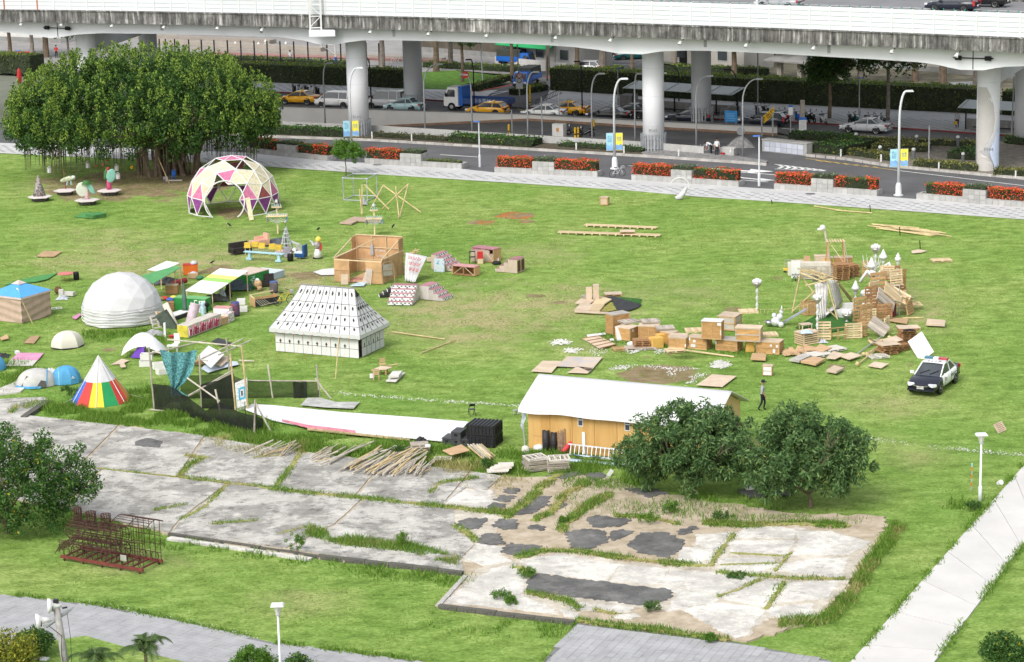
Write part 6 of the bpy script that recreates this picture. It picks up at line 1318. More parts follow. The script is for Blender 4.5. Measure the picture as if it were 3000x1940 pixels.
for x in(.04,SW-.04):
 P(shed,'gable_wall',MB().add([(x-.03,0,0),(x-.03,SD,0),(x-.03,SD,SH),(x-.03,SD/2,SH+RZ_-.1),(x-.03,0,SH),(x+.03,0,0),(x+.03,SD,0),(x+.03,SD,SH),(x+.03,SD/2,SH+RZ_-.1),(x+.03,0,SH)],[(0,4,3,2,1),(5,6,7,8,9),(0,1,6,5),(4,9,8,3),(3,8,7,2),(1,2,7,6),(0,5,9,4)]),FADE)
def rooffn(s):
 def fn(u,v):
  x=-.55+(SW+1.1)*u;y=SD/2+s*(SD/2+.5)*v;z=SH+RZ_*(1-v)-.03+.015*sin(u*31+v*4)*v+.012*sin(u*70)*v
  if v>.99:z-=.10+.04*sin(u*17)
  return(x,y,z)
 return fn
nvv=8
for s in(-1,1):
 o=P(shed,'roof_tarp',MB().grid(rooffn(s),60,nvv),TARP,True);md=o.modifiers.new('thick','SOLIDIFY');md.thickness=.04
P(shed,'eave_hem',MB().grid(lambda u,v:(-.55+(SW+1.1)*u,-.5-.03*v,SH-.12-.04*sin(u*17)-.26*v*(.85+.15*sin(u*23))),60,2),TARP,True)
for px in(1703,1840):
 x=(G(px,LY([(1549,1313),(2078,1368)],px))-B0).length/KS
 f=P(shed,'window',BX((x,-.035,SH-.62),(.42,.06,1.0)),WH)
 for z in(SH-.40,SH-.86):P(f,'pane',BX((x,-.07,z),(.32,.02,.38)),GLASS)
P(shed,'door_seam',BX((1.4,-.034,1.0),(2.0,.012,.02)).box((3.35,-.034,1.0),(.02,.012,2.0)),mat('seam_brown',(.30,.15,.05),.8))
def sp(u,y,z=0):return B0+d*u*KS+sn*y*KS+Z_(z)
t=E('side_drape','grey sheet hanging at the west end of the shed','sheet',sp(-.25,-.1,0));P(t,'sheet',MB().grid(lambda u,v:(.15*sin(v*9)+.5*u*v-.4*u,.4*u,SH-.2-(SH-.4)*v),6,8),mat('grey_cloth'),True);P(t,'pole',TU([(0,-.3,0),(-.1,-.2,SH*.6)],.05,6),SL)
for px,py,h_,r,lb in[(1600,1322,1.55,.27,'taller black rubber roll leaning on the shed wall'),(1623,1324,1.45,.23,'shorter black rubber roll leaning on the shed wall')]:
 t=O('rubber_roll',LA([(r,0),(r*1.02,h_*.5),(r*.98,h_),(r*.6,h_),(r*.55,h_-.05)],14).lathe([(r*1.04,h_*.42),(r*1.04,h_*.46)],14),BLK2,lb,'roll',G(px,py),0,'black rubber rolls',True);t.rotation_euler.x=R(-6)
O('bark_bundle',BX((0,0,.8),(.1,.1,1.6)).box((.1,.02,.72),(.08,.1,1.45)).box((.2,0,.85),(.1,.1,1.7)).box((.3,.03,.75),(.08,.08,1.5)).box((.42,0,.9),(.09,.1,1.8)).box((.2,-.06,.5),(.6,.04,.08),.1),mat('dry_bark',(.26,.17,.12),.95,.3,3),'bundle of rough brown sticks by the rubber rolls','sticks',G(1637,1326))
bag(1580,1318,'white sack slumped by the black rolls',.5);O('red_roll',TU([(0,0,.15),(.75,.5,.9)],.17,10),mat('red_vinyl',(.55,.05,.06),.5),'red vinyl roll leaning beside the ladder','roll',G(1650,1330))
O('clay_pipe',TU([(0,0,.4),(-.06,-.35,.12)],.3,12).tube([(-.06,-.35,.12),(-.1,-.5,.02)],.2,8),mat('pale_pot',(.50,.48,.43),.8),'pale pipe section lying at the shed corner','pipe',G(1541,1328))
for px,py,h_,b_,lb in[(1690,1318,1.75,1,'tallest white square post at the shed wall'),(1735,1318,1.6,0,'white square post behind the banner'),(1712,1330,1.65,0,'white square post in front of the ladder'),(1757,1332,1.7,0,'white square post crossing the painted banner')]:
 t=E('white_post',lb,'post',G(px,py),srz,'white square posts by the shed');P(t,'post',BX((0,0,h_/2),(.24,.24,h_)),WH)
 if b_:P(t,'foot',BX((.55,0,.15),(.9,.24,.24)),WH)
t=E('painted_banner','grey cloth banner with black painted characters tied to the posts','banner',G(1722,1322),srz)
bl,br_,tl_,tr_=Vc((0,-.1,.75)),Vc((3.4,-.35,.15)),Vc((.2,-.05,1.95)),Vc((3.5,-.2,.95))
P(t,'cloth',MB().grid(lambda u,v:tl_.lerp(tr_,u).lerp(bl.lerp(br_,u),v)+Vc((0,.04*sin(u*20+v*5),0)),20,6),mat('banner_grey',(.50,.50,.49),.85,.12,2),True)
for ch,u in(('土',.17),('雲',.43),('己',.63),('迫',.85)):
 p=tl_.lerp(tr_,u).lerp(bl.lerp(br_,u),.5)+Vc((0,-.09,0));text(t,ch,.62,p,(R(80),R(14),0),BK)
t=E('ladder','long aluminium ladder lying along the foot of the shed','ladder',G(1668,1330,.0),HD((1668,1330),(1830,1345)))
for y,z in((0,.75),(-.25,.05)):P(t,'rail',MB().bar((-.1,y,z),(4.6,y,z-.1),.06,.09),mat('aluminium',(.66,.67,.69),.4,.05,2,metal=.2))
for k in range(14):P(t,'rung',MB().bar((.15+.33*k,0,.72),(.15+.33*k,-.25,.05),.05),MC['aluminium'])
O('blue_sheeting',MB().grid(lambda u,v:(5.2*u,.8*v-.3,.42-.25*v+.06*sin(u*19+v*7)),26,5).box((2.6,-.35,.04),(5.4,.5,.12)),mat('pale_blue_sheet',(.45,.56,.63),.7,.25,1.5),'pale blue sheeting and boards under the ladder','sheet',G(1672,1345),HD((1668,1335),(1830,1350)),None,True)
def fs_(px,py,n_,lb_,rz,gp):
 for i in range(n_):
  t=E('timber_frame',lb_,'frame',G(px,py)+Vc((U(-.06,.06),U(-.06,.06),(.02+i*.085)*.74)),rz+U(-.06,.06),gp);mt=WG if i<n_-2 else PMAT['white']  # a plain timber frame, only the upper ones crossed by bars
  for y in(-.62,.62):P(t,'rail',BX((0,y,.03),(1.5,.08,.06)),mt)
  for x in(-.71,.71):P(t,'rail',BX((x,0,.03),(.08,1.16,.06)),mt)
  if i>n_-5:
   for x in(-.3,.1,.4):P(t,'bar',BX((x,U(-.05,.05),.045),(.06,1.2,.04),U(-.15,.15)),mt)
fs_(1568,1374,11,'weathered timber frame in the stack with loose white bars',.35,'stacked timber frames at the shed');fs_(1636,1378,11,'weathered timber frame in the neat stack beside the loose one',.12,'stacked timber frames at the shed')
for i in range(5):O('pale_board',BX((0,0,0),(1.5-.1*i,.8,.07),U(-.2,.2)),PMAT['white'],'pale board in the low pile at the yard edge','board',G(1470,1388)+Vc((.11*(i-2),.08*i,.18+.055*i)),.1,'pale boards piled at the yard edge')
O('white_slab',BX((0,0,.1),(2.0,.6,.2)),WH,'white concrete beam lying at the foot of the bushy trees','beam',G(2225,1432,.1),-.05);O('white_brick',BX((0,0,.15),(.25,.2,.6),.3,0,Matrix.Rotation(.6,3,'Y')),WH,'small white post stub by the bushy tree','post',G(1787,1393))
for px,mt,lb in[([(1556,1088),(1590,1057),(1645,1058),(1616,1092)],PLYP,'large cardboard sheet behind the shed roof'),([(1630,1073),(1662,1044),(1714,1046),(1690,1076)],mat('printed_card',(.54,.45,.36),.8,.15,1.2,col2=(.42,.42,.45),lo=.35,hi=.5),'large printed cardboard sheet next to the dirt patch'),([(1692,1074),(1714,1046),(1766,1046),(1728,1090)],mat('printed_card'),'second printed cardboard sheet beside the dirt patch'),([(1662,1092),(1690,1074),(1740,1078),(1722,1094)],PLYP,'small cardboard flap near the shed ridge'),([(2040,1128),(2086,1097),(2158,1102),(2116,1134)],PLYP,'large plywood sheet behind the shed gable')]:
 bd_('cardboard',lb,'cardboard',px,mt,.08,.02)
 # ---- black crates, chair, table group, tarp, planks
BC=mat('black_crate',(.022,.023,.025),.45,.3,2)
def bigbin(loc,rz,L_,W_,H_,lb_):
 t=E('plastic_bin',lb_,'bin',loc,rz,'stacked black plastic bins');P(t,'body',BX((0,0,H_/2),(L_-.06,W_-.06,H_)),BC);rb=BX((0,0,0),(.06,.05,H_-.1)).mesh('rib',BC);lr=BX((0,0,0),(.10,W_,.06)).mesh('lid_rib',BC)
 for k in range(8):
  x=-L_/2+.1+(L_-.2)*k/7;link('rib',rb,t,(x,-W_/2,H_/2));link('lid_rib',lr,t,(x,0,H_+.02))
 for k in range(5):y=-W_/2+.1+(W_-.2)*k/4;link('rib',rb,t,(L_/2,y,H_/2),pi/2)
 P(t,'rim',BX((0,0,H_-.06),(L_+.02,W_+.02,.06)).box((0,0,.1),(L_+.02,W_+.02,.05)),BC)
hb_=HD((1380,1305),(1450,1310));b0=G(1420,1300)
bigbin(b0,hb_,2.2,1.9,.8,'lower large ribbed black bin by the white tarp');bigbin(b0+Vc((0,0,.84*KW(b0))),hb_,2.2,1.9,.78,'upper large ribbed black bin by the white tarp')
for px,py,z,lb in[(1318,1297,0,'small black bin nearest the white tarp edge'),(1345,1299,0,'small black bin under the raised small one'),(1345,1299,.5,'small black bin stacked on another beside the large bins'),(1368,1300,0,'small black bin touching the large ribbed bins')]:
 t=E('plastic_bin',lb,'bin',G(px,py)+Z_(z*.74),hb_,'small black plastic bins');P(t,'body',BX((0,0,.24),(.72,1.3,.48)),mat('grey_bin',(.06,.062,.066),.5,.2,2));P(t,'lid',BX((0,0,.49),(.78,1.36,.06)),MC['grey_bin']);P(t,'handle',BX((0,-.67,.3),(.22,.04,.12)),BK)
heap('black_bags','small heap of black folded bags by the grey pallet stack','bags',G(1235,1302),.6,.6,BC,seed=9,sy=.6)
stack(1232,1325,4,'grey pallet in the stack at the yard edge','grey',8,top='top grey pallet of the stack at the yard edge, white sheet on it');O('paper_sheet',BX((0,0,0),(.4,.35,.12)),WH,'white box on the grey pallet stack at the yard edge','box',G(1253,1306,.52))
bd_('plywood_sheet','tilted plywood sheet between the pallet stack and black bins','board',[(1296,1320),(1352,1303),(1377,1320),(1322,1334)],PLY,.35,.03)
for i in range(34):
 A=G(1370+U(0,40),1300+U(0,8),.1+.5*U(0,1));B=A+(G(1412+U(0,14),1326+U(0,10))-G(1380,1302));B.z=A.z-.08
 if i<24:OS('bamboo_cane',TU([(0,0,0),B-A],.04,5),BAMBG if i%3 else BAMB,'sawn bamboo cane in the bundle before the black bins','cane',A,0,'bamboo bundle before the black bins')
t=E('white_lattice','white wooden lattice frame lying in the dry grass','frame',G(1297,1343,.15),-.1)
for k in range(4):P(t,'bar',BX((-.6+.4*k,0,0),(.07,.9,.05)),PMAT['white'])
for y in(-.4,0,.4):P(t,'bar',BX((0,y,.01),(1.3,.07,.05)),PMAT['white'])
rs=RSt(8)
def canes(n_,x0,x1,y0,y1,dx,dy,lb_,gp,r=.06,seed=1):
 rs=RSt(seed)
 for i in range(n_):
  u=rs.rand();x,y=x0+(x1-x0)*u+rs.normal()*6,y0+(y1-y0)*u+rs.normal()*5;k=.75+.5*rs.rand();z=.19+.08*rs.rand()
  A,B=G(x,y,z),G(x+dx*k+rs.normal()*12,y+dy*k+rs.normal()*5,z+.1*rs.rand());rr=.6*r*(.7+.6*rs.rand())
  OS('bamboo_pole',TU([(0,0,0),B-A],rr,7),BAMBG if rs.rand()<.5 else(BAMB if rs.rand()<.6 else WG),lb_,'pole',A,0,gp)
canes(10,910,955,1342,1348,50,-28,'brown cane in the small heap left of the long poles','small cane heap on the yard',.05,1)
canes(7,760,800,1325,1330,70,-28,'pole in the crossed pile near the dry grass','crossed poles near the dry grass',.05,2)
canes(4,825,835,1330,1332,55,-38,'light stick lying across the yard edge by the net fence','light sticks on the yard edge',.05,3)
canes(22,930,1110,1355,1388,115,-62,'long weathered bamboo pole in the big yard heap','big bamboo heap on the yard',.075,4)
canes(20,1090,1160,1372,1390,85,-60,'yellow bamboo pole at the thick end of the yard heap','thick bamboo end of the yard heap',.075,5)
canes(24,1150,1235,1380,1390,30,-34,'short sawn bamboo piece at the end of the yard heap','short bamboo pieces on the yard',.055,6)
for a,c,lb in[((715,1328),(800,1290),'thin stick leaning in the dry grass'),((1105,1325),(1140,1317),'pale stick beside the long yard poles'),((1165,1075+250),(1215,1315),'stick by the leafy weed')]:A,B=G(*a,.15),G(*c,.3);OS('stick',TU([(0,0,0),B-A],.05,5),BAMBG,lb,'stick',A)
bd_('white_tarp_sheet','long white tarpaulin spread on the lawn beside the yard','tarp',[(718,1200),(738,1184),(800,1188),(1000,1208),(1200,1222),(1372,1236),(1350,1262),(1306,1294),(1200,1284),(1050,1272),(900,1252),(800,1232)],mat('bright_tarp',(.72,.72,.72),.6,.03,.8,.2),.1,.03)
bd_('pink_hem','folded pink edge of the long white tarpaulin','cloth',[(826,1229),(905,1246),(1040,1262),(1042,1267),(900,1253),(826,1233)],mat('pink_cloth',(.55,.20,.25),.8,.3,3),.16,.04)
bd_('bamboo_edge','bamboo pole laid along the tarpaulin edge','pole',[(900,1255),(1200,1286),(1200,1290),(900,1259)],BAMB,.12,.06)
bd_('grey_sheet','thin grey plastic sheet lying beside the net fence','sheet',[(881,1187),(900,1166),(940,1166),(985,1178),(1054,1178),(1036,1197),(960,1194)],mat('grey_plastic',(.40,.40,.38),.6,.25,2),.08,.02)
bd_('white_scrap','white scrap sheet by the tarpaulin corner','scrap',[(1373,1247),(1378,1239),(1382,1240),(1376,1248)],WH,.06)
bd_('lawn_board','pale board under two grey slabs near the chairs','board',[(1130,1117),(1150,1101),(1188,1091),(1160,1119)],mat('stone_board',(.60,.58,.54),.8,.1,2),.08,.05);bd_('grey_slab','grey slab pair stacked on the pale board','slab',[(1138,1105),(1150,1090),(1179,1089),(1168,1103)],mat('stone_board'),.28,.12)
def fchair(px,py,rz,lb_,mt,slat=True,name='chair',sc=1):
 t=E(name,lb_,'chair',G(px,py),rz,None)
 for x in(-.21,.21):
  P(t,'leg',MB().bar((x,-.22,0),(x,-.2,.46),.05),mt);P(t,'leg',MB().bar((x,.26,0),(x,.18,.92),.05),mt)
 P(t,'seat',BX((0,0,.46),(.48,.46,.05)),mt)
 for z in(.62,.74,.86):P(t,'back_slat',BX((0,.2,z),(.42,.03,.07)),mt)
 return t
fchair(1102,1112,R(185),'wooden slat-back chair in front of the low plywood table',PLY);fchair(1121,1083,R(10),'wooden slat-back chair behind the low plywood table',PLY)
t=E('low_table','low plywood table on pallet legs between two wooden chairs','table',G(1113,1095),.1)
P(t,'top',MB().prism([(-.7,-.55),(.55,-.5),(1.0,.15),(.1,.6)],.42,.47),PLYP)
for x,y in((-.45,-.4),(.45,-.35),(.6,.1),(.1,.4)):P(t,'leg',BX((x,y,.21),(.12,.12,.42)),WOOD)
O('white_bin',BX((0,0,.15),(.35,.3,.3)),WH,'small white bin beside the front wooden chair','bin',G(1090,1107))
t=E('folding_chair','black folding chair standing alone on the lawn','chair',G(1383,1217),R(200))
for x in(-.22,.22):P(t,'leg',TU([(x,-.28,0),(x,.12,.9)],.02,6),BK);P(t,'leg',TU([(x,.28,0),(x,-.2,.5)],.02,6),BK)
P(t,'seat',BX((0,-.05,.47),(.46,.42,.04)),mat('dark_vinyl',(.05,.055,.06),.5));P(t,'backrest',BX((0,.13,.84),(.44,.03,.2)),BK)
t=E('step_stool','little grey step stool on the lawn near the shed corner','stool',G(1510,1213),.4);P(t,'top',BX((0,0,.3),(.35,.3,.04)),GREY)
for x in(-.15,.15):P(t,'leg',MB().bar((x*1.3,-.12,0),(x,0,.3),.04,.2),GREY)
sgn=E('cardboard_sign','handwritten cardboard sign leaning on the grass near the path','sign',G(2937,1265,.0),HD((2913,1255),(2950,1238)));o=P(sgn,'board',BX((0,0,.38),(1.25,.04,.75)),PLYP);sgn.rotation_euler.x=R(-35)
for k in range(5):P(sgn,'writing',BX((U(-.05,.05),-.025,.12+.13*k),(1.0*U(.7,1),.006,.05)),mat('brown_ink',(.36,.22,.12),.8))
O('white_bucket',LA([(.16,0),(.2,.35)],10),WH,'white tub tipped over near the path edge','bucket',G(2925,1417)).rotation_euler=(R(60),0,.5)
# ---------------- camp on the west lawn
def tri_dome(freq):
 t_=(1+5**.5)/2;v=[(-1,t_,0),(1,t_,0),(-1,-t_,0),(1,-t_,0),(0,-1,t_),(0,1,t_),(0,-1,-t_),(0,1,-t_),(t_,0,-1),(t_,0,1),(-t_,0,-1),(-t_,0,1)]
 f=[(0,11,5),(0,5,1),(0,1,7),(0,7,10),(0,10,11),(1,5,9),(5,11,4),(11,10,2),(10,7,6),(7,1,8),(3,9,4),(3,4,2),(3,2,6),(3,6,8),(3,8,9),(4,9,5),(2,4,11),(6,2,10),(8,6,7),(9,8,1)]
 M=Vc(v[0]).normalized().rotation_difference(Z_(1)).to_matrix();out=[]
 for a,b_,c in f:
  A,B,C_=(M@Vc(v[i]).normalized()for i in(a,b_,c))
  g=lambda i,j:(A*(freq-i-j)+B*i+C_*j).normalized()
  for i in range(freq):
   for j in range(freq-i):
    out.append((g(i,j),g(i+1,j),g(i,j+1)))
    if i+j<freq-1:out.append((g(i+1,j),g(i+1,j+1),g(i,j+1)))
 return out
dc=G(686,613);DR,DZ=4.35,.75
dome=E('geodesic_dome','open white-framed geodesic dome with pink, cream and purple triangles','dome',dc)
FCOL={'pink':mat('pink_fabric',(.52,.16,.28),.8,.2,4),'cream':mat('cream_fabric',(.56,.50,.35),.8,.18,5),'purple':mat('purple_fabric',(.20,.05,.21),.8,.25,4),'maroon':mat('maroon_fabric',(.27,.07,.07),.8,.25,4),'black':mat('black_fabric',(.03,.03,.035),.8,.2,3),'ochre':mat('ochre_fabric',(.45,.30,.05),.8,.25,4)}
edges={};rs=RSt(12);holec=Vc((-.35,-DR,1.35));k=0
for tr in tri_dome(3):
 ps=[p*DR+Z_(DZ)for p in tr];c=sum(ps,Vc())/3
 if c.z<.35:continue
 if c.y<-1.2 and((c.x+.35)**2+(c.z-1.5)**2)**.5<2.0:continue
 for i in range(3):
  a,b_=ps[i],ps[(i+1)%3];a=Vc((a.x,a.y,max(a.z,0)));b_=Vc((b_.x,b_.y,max(b_.z,0)))
  edges[tuple(sorted((tuple(round(q,2)for q in a),tuple(round(q,2)for q in b_))))]=1
 z=c.z;r_=rs.rand();front=c.y<0
 up=sum(1 for p in ps if p.z>c.z)==1
 if z>4.75:co='pink'
 elif z>3.75:co=None if front and r_<.8 else('ochre' if not front else 'cream')
 elif z>2.95:co='cream' if r_<.75 else 'pink'
 elif z>2.1:co=('pink' if up else 'cream')if r_<.75 else('maroon' if r_<.9 else 'black')
 elif z>1.3:co='pink' if r_<.6 else('black' if r_<.8 else 'maroon')
 else:co='purple' if not up or r_<.4 else None
 if not front and r_<.5 and z<3.7:co=None
 if co:P(dome,'triangle',MB().slab([c+(p-c)*.94 for p in ps],.02),FCOL[co])
for a,b_ in edges:P(dome,'strut',TU([a,b_],.05,5),WH)
P(dome,'entrance_hoop',TU([(-.35+1.85*cos(a),-DR*cos(math.asin(min(.98,abs(1.45+1.85*sin(a)-DZ)/DR)))-.02,max(.02,1.45+1.85*sin(a)))for a in lsp(-.9,pi+.9,28)],.07,6),WH)
O('cream_board',BX((0,0,1.05),(.42,.05,2.1)),mat('cream_fabric'),'cream plank leaning at the dome entrance','plank',G(737,645),.1).rotation_euler=(R(-10),R(-8),.1)
wc=G(360,936);WR=3.45;wd_=E('dome_tent','large white cloth-covered geodesic dome tent','tent',wc);vs={};V_=[];F_=[]
def vid(p):
 k=tuple(round(x,3)for x in p)
 if k not in vs:vs[k]=len(V_);V_.append(p)
 return vs[k]
for tr in tri_dome(3):
 ps=[p*WR+Z_(.62)for p in tr]
 if sum(p.z for p in ps)/3<.9:continue
 F_.append(tuple(vid(p)for p in ps));c=sum(ps,Vc())/3
P(wd_,'cover',MB().add(V_,F_),WHITEC)
FOLD=mat('canvas_fold',(.70,.70,.70),.8,.05,2)
def skirt(u,v):
 a=2*pi*u;r=3.33-.10*v+.10*v*sin(a*9)+.06*sin(a*4+v*16)*v;return(r*cos(a),r*sin(a),1.45*(1-v)+.02)
P(wd_,'skirt',MB().grid(skirt,96,10),WHITEC,True)
for s in range(5):P(wd_,'rope_fold',TU([((3.36+.05*s/5)*cos(a),(3.36+.05*s/5)*sin(a),1.25-.24*s+.06*sin(a*5+s))for a in lsp(0,6.283,40)],.025,4),FOLD)
F0,F1=G(66,948),G(150,923);e=F1-F0;cl=e.length/KW(F0);rz=atan2(e.y,e.x)
t=E('canopy_tent','square tan-walled canopy tent with a bright blue roof','tent',F0,rz);TAN=mat('tan_fabric',(.42,.31,.245),.8,.1,1.5,.15);CB=mat('canopy_blue',(.09,.33,.66),.7,.06,1)
for(x0,y0,x1,y1)in((0,0,cl,0),(cl,0,cl,cl),(0,0,0,cl),(0,cl,cl,cl)):
 P(t,'wall',MB().grid(lambda u,v:(x0+(x1-x0)*u+(.05*sin(v*20+u*6)if x0==x1 else 0),y0+(y1-y0)*u+(.05*sin(v*20+u*6)if y0==y1 else 0),2.15*(1-v)),14,14),TAN,True)
ap=(cl/2,cl/2,3.1);cs=[(-.08,-.08,2.2),(cl+.08,-.08,2.2),(cl+.08,cl+.08,2.2),(-.08,cl+.08,2.2)]
for i in range(4):P(t,'roof_panel',MB().slab([cs[i],cs[(i+1)%4],ap],.03),CB)
P(t,'valance',BX((cl/2,-.10,2.12),(cl+.2,.03,.16)).box((cl+.10,cl/2,2.12),(.03,cl+.2,.16)).box((-.10,cl/2,2.12),(.03,cl+.2,.16)),mat('pale_valance',(.55,.45,.42),.8))
P(t,'vent_cap',MB().add([(cl/2-.45,cl/2-.45,2.95),(cl/2+.45,cl/2-.45,2.95),(cl/2+.45,cl/2+.45,2.95),(cl/2-.45,cl/2+.45,2.95),(cl/2,cl/2,3.25)],[(0,1,4),(1,2,4),(2,3,4),(3,0,4)]),mat('pale_valance'))
P(t,'emblem',MB().add([(.72,.9,2.62),(.95,.9,2.62),(1.02,1.12,2.71),(.86,1.25,2.78),(.72,1.1,2.71)],[(0,1,2,3,4)]).box((.85,.78,2.58),(.45,.06,.02)),WH)
P(t,'guy_pole',TU([(0,-.05,2.1),(.25,-.9,0)],.03,5),BAMB)
q0,q1=G(809,1028),G(1052,1050);e=q1-q0;ML=e.length/KW(q0);rz=atan2(e.y,e.x);MD=4.3;HE,HRr=1.95,5.15
mq=E('marquee_tent','big white marquee printed with black lines and small black figures','tent',q0,rz)
MW=mat('marquee_canvas',(.58,.58,.575),.75,.04,1,.08);BL=mat('black_print',(.03,.03,.03),.8)
for x0,y0,x1,y1,nm in((0,0,ML-.02,0,1),(ML,.55,ML,MD,1),(0,MD,ML,MD,1),(0,.5,0,MD,1)):
 P(mq,'wall',MB().slab([(x0,y0,0),(x1,y1,0),(x1,y1,HE),(x0,y0,HE)],.03),MW)
P(mq,'doorway',BX((ML-.15,.3,HE/2),(.05,.55,HE-.05)).box((.1,.3,HE/2),(.05,.45,HE-.05)),mat('tent_dark',(.03,.015,.02),.9))
rx0,rx1,ry=1.35,ML-1.35,MD/2;ov=.35
def rp(side,u,v):
 z=HRr-(HRr-HE)*(v**.82)
 ex0,ex1=-ov,ML+ov
 if side in('f','b'):
  xa=rx0+(ex0-rx0)*v;xb=rx1+(ex1-rx1)*v;y=ry+((-ov-ry)if side=='f' else(MD+ov-ry))*v;return Vc((xa+(xb-xa)*u,y,z))
 y0,y1=ry+(-ov-ry)*v,ry+(MD+ov-ry)*v;x=rx1+(ex1-rx1)*v if side=='r' else rx0+(ex0-rx0)*v;return Vc((x,y0+(y1-y0)*u,z))
for s in 'fbrl':P(mq,'roof_panel',MB().grid(lambda u,v:rp(s,u,v),12,10),MW,True)
OUT={'f':Vc((0,-.02,.012)),'r':Vc((.02,0,.012))}
for s,n_ in(('f',9),('r',5)):
 for i in range(n_+1):
  if i in(0,n_):continue
  P(mq,'seam',TU([rp(s,i/n_,v)+OUT[s]for v in lsp(.01,1,7)],.016,4),BL)
 for v in(.30,.55,.80):P(mq,'seam',TU([rp(s,u,v)+OUT[s]for u in lsp(0,1,12)],.016,4),BL)
 for r_,v in enumerate((.14,.42,.68,.90)):
  for i in range(n_):
   p=rp(s,(i+.5)/n_,v)+OUT[s]*2.2;q=rp(s,(i+.5)/n_,v-.075)+OUT[s]*2.2;m_=p.lerp(q,.5);sd_=Vc((.09,0,0))if s=='f' else Vc((0,.09,0))
   P(mq,'printed_figure',MB().bar(p,q,.09,.02).bar(m_-sd_,m_+sd_,.07,.02),BL)
ed_=MB()
for a,c in((rp('f',0,0),rp('f',1,0)),):ed_.tube([a,c],.06,6)
for u in(0,1):ed_.tube([rp('f',u,v)+Vc((0,-.01,.015))for v in lsp(0,1,8)],.025,5)
P(mq,'ridge_edge',ed_,DGREY)
def val(u,v,s='f'):
 p=rp(s,u,1);k=.30+.05*abs(sin(u*(40 if s=='f' else 26)));return p+Vc((0,-.02 if s=='f' else 0,-k*v))
for s in 'fr':P(mq,'valance',MB().grid(lambda u,v:val(u,v,s),60,2),MW);P(mq,'valance_edge',TU([val(u,1,s)+(Vc((0,-.01,0))if s=='f' else Vc((.01,0,0)))for u in lsp(0,1,60)],.022,4),BL)
for i in range(1,9):P(mq,'seam',BX((ML*i/9,-.022,HE/2),(.025,.012,HE)),BL);P(mq,'printed_figure',BX((ML*(i-.45)/9,-.026,.88),(.09,.012,.34)).box((ML*(i-.45)/9,-.028,.92),(.2,.012,.08)),BL)
for i in range(1,5):y=.55+(MD-.55)*i/5;P(mq,'seam',BX((ML+.022,y,HE/2),(.012,.025,HE)),BL);P(mq,'printed_figure',BX((ML+.026,y-.35,.88),(.012,.09,.34)),BL)
P(mq,'seam',BX((ML/2,-.024,.72),(ML-.05,.012,.025)),BL);P(mq,'seam',BX((ML+.024,.55+(MD-.55)/2,.72),(.012,MD-.6,.025)),BL)
for i in range(9):P(mq,'guy_rope',TU([(ML*i/9+.3,-ov,HE-.1),(ML*i/9+.2,-1.7,0)],.008,3),mat('orange_rope',(.55,.16,.05),.7))
O('bamboo_pole',TU([(0,0,0),(.35,.6,3.1)],.05,6),BAMB,'bamboo pole leaning on the marquee front wall','pole',G(983,1110),0)
for a,c,lb in[((1148,972),(1303,994),'bamboo pole lying east of the marquee'),((1235,1034),(1335,996),'second bamboo pole lying east of the marquee'),((1135,1072),(1168,1066),'short bamboo by the low table')]:A,B=G(*a,.06),G(*c,.06);OS('bamboo_pole',TU([(0,0,0),B-A],.045,5),BAMB,lb,'pole',A)
def dc_(name,lb_,px,py,rx,ry,h,mt,rz=0,p=2.2,nu_=18,sm_=True,cat='tent'):
 t=E(name,lb_,cat,G(px,py),rz)
 P(t,'fly',MB().grid(lambda u,v:((lambda a,w:(rx*cos(a)*sin(w)**(2/p),ry*sin(a)*sin(w)**(2/p),h*cos(w)**.9+.0*a))(2*pi*u,max(.01,min(.999,v))*pi/2)),nu_,8),mt,sm_);return t
t=dc_('dome_tent','small beige dome tent on the lawn in front of the white dome',198,1015,1.35,1.1,1.3,mat('beige_tent',(.56,.53,.46),.75,.06,1,.05),.35,2.5,6,False)
P(t,'groundsheet',MB().prism([(1.36*cos(a),1.12*sin(a))for a in lsp(0,6.28,17)[:-1]],.0,.06),BK)
TB=mat('tent_blue',(.08,.30,.52),.65,.12,1.5,.1);TG=mat('tent_grey',(.50,.49,.47),.7,.1,2,.2)
t=dc_('dome_tent','round blue pop-up tent beside the grey pop-up tent',194,1120,1.2,1.0,1.35,TB,.2,2.3,10,False)
P(t,'hoop',TU([(-.55,-.9*cos(i*.3927),1.22*sin(i*.3927))for i in range(9)],.035,5),mat('pale_blue_edge',(.3,.55,.7),.6));P(t,'emblem',MB().add([(.45,-.87,.55),(.62,-.82,.55),(.52,-.84,.68)],[(0,1,2)]).box((.54,-.87,.5),(.3,.03,.03),.2),WH)
t=dc_('dome_tent','collapsed grey pop-up tent with dark open doors',108,1128,1.6,1.1,1.35,TG,.2)
P(t,'door_panel',MB().slab([(-1.25,-.75,.1),(-.3,-1.0,.12),(-.25,-.82,.75),(-.75,-.72,.95)],.03),mat('dark_mesh',(.09,.085,.08),.8));P(t,'door_panel',MB().slab([(-.1,-1.25,.05),(.75,-1.05,.06),(.7,-.95,.5),(.35,-.98,.6)],.03),MC['dark_mesh'])
P(t,'hoop',TU([(.7+.15*sin(i*.3927),-1.02*cos(i*.3927),1.25*sin(i*.3927))for i in range(9)],.04,5),TB);P(t,'blue_base',MB().prism([(-1.7,-.5),(-.6,-1.2),(.3,-1.25),(.2,-1.1),(-1.2,-.7),(-1.5,-.2)],0,.16),TB)
dc_('dome_tent','blue tent cut by the west picture edge',-22,1082,1.1,1.0,1.2,TB,.2);heap('black_bag','dark crumpled bag at the west picture edge','bag',G(6,1045),.6,.35,BLK2,seed=12)
heap('white_cushion','white rolled mattress behind the pop-up tents','mattress',G(150,1092),.55,.4,WHITEC,seed=13,sy=.6)
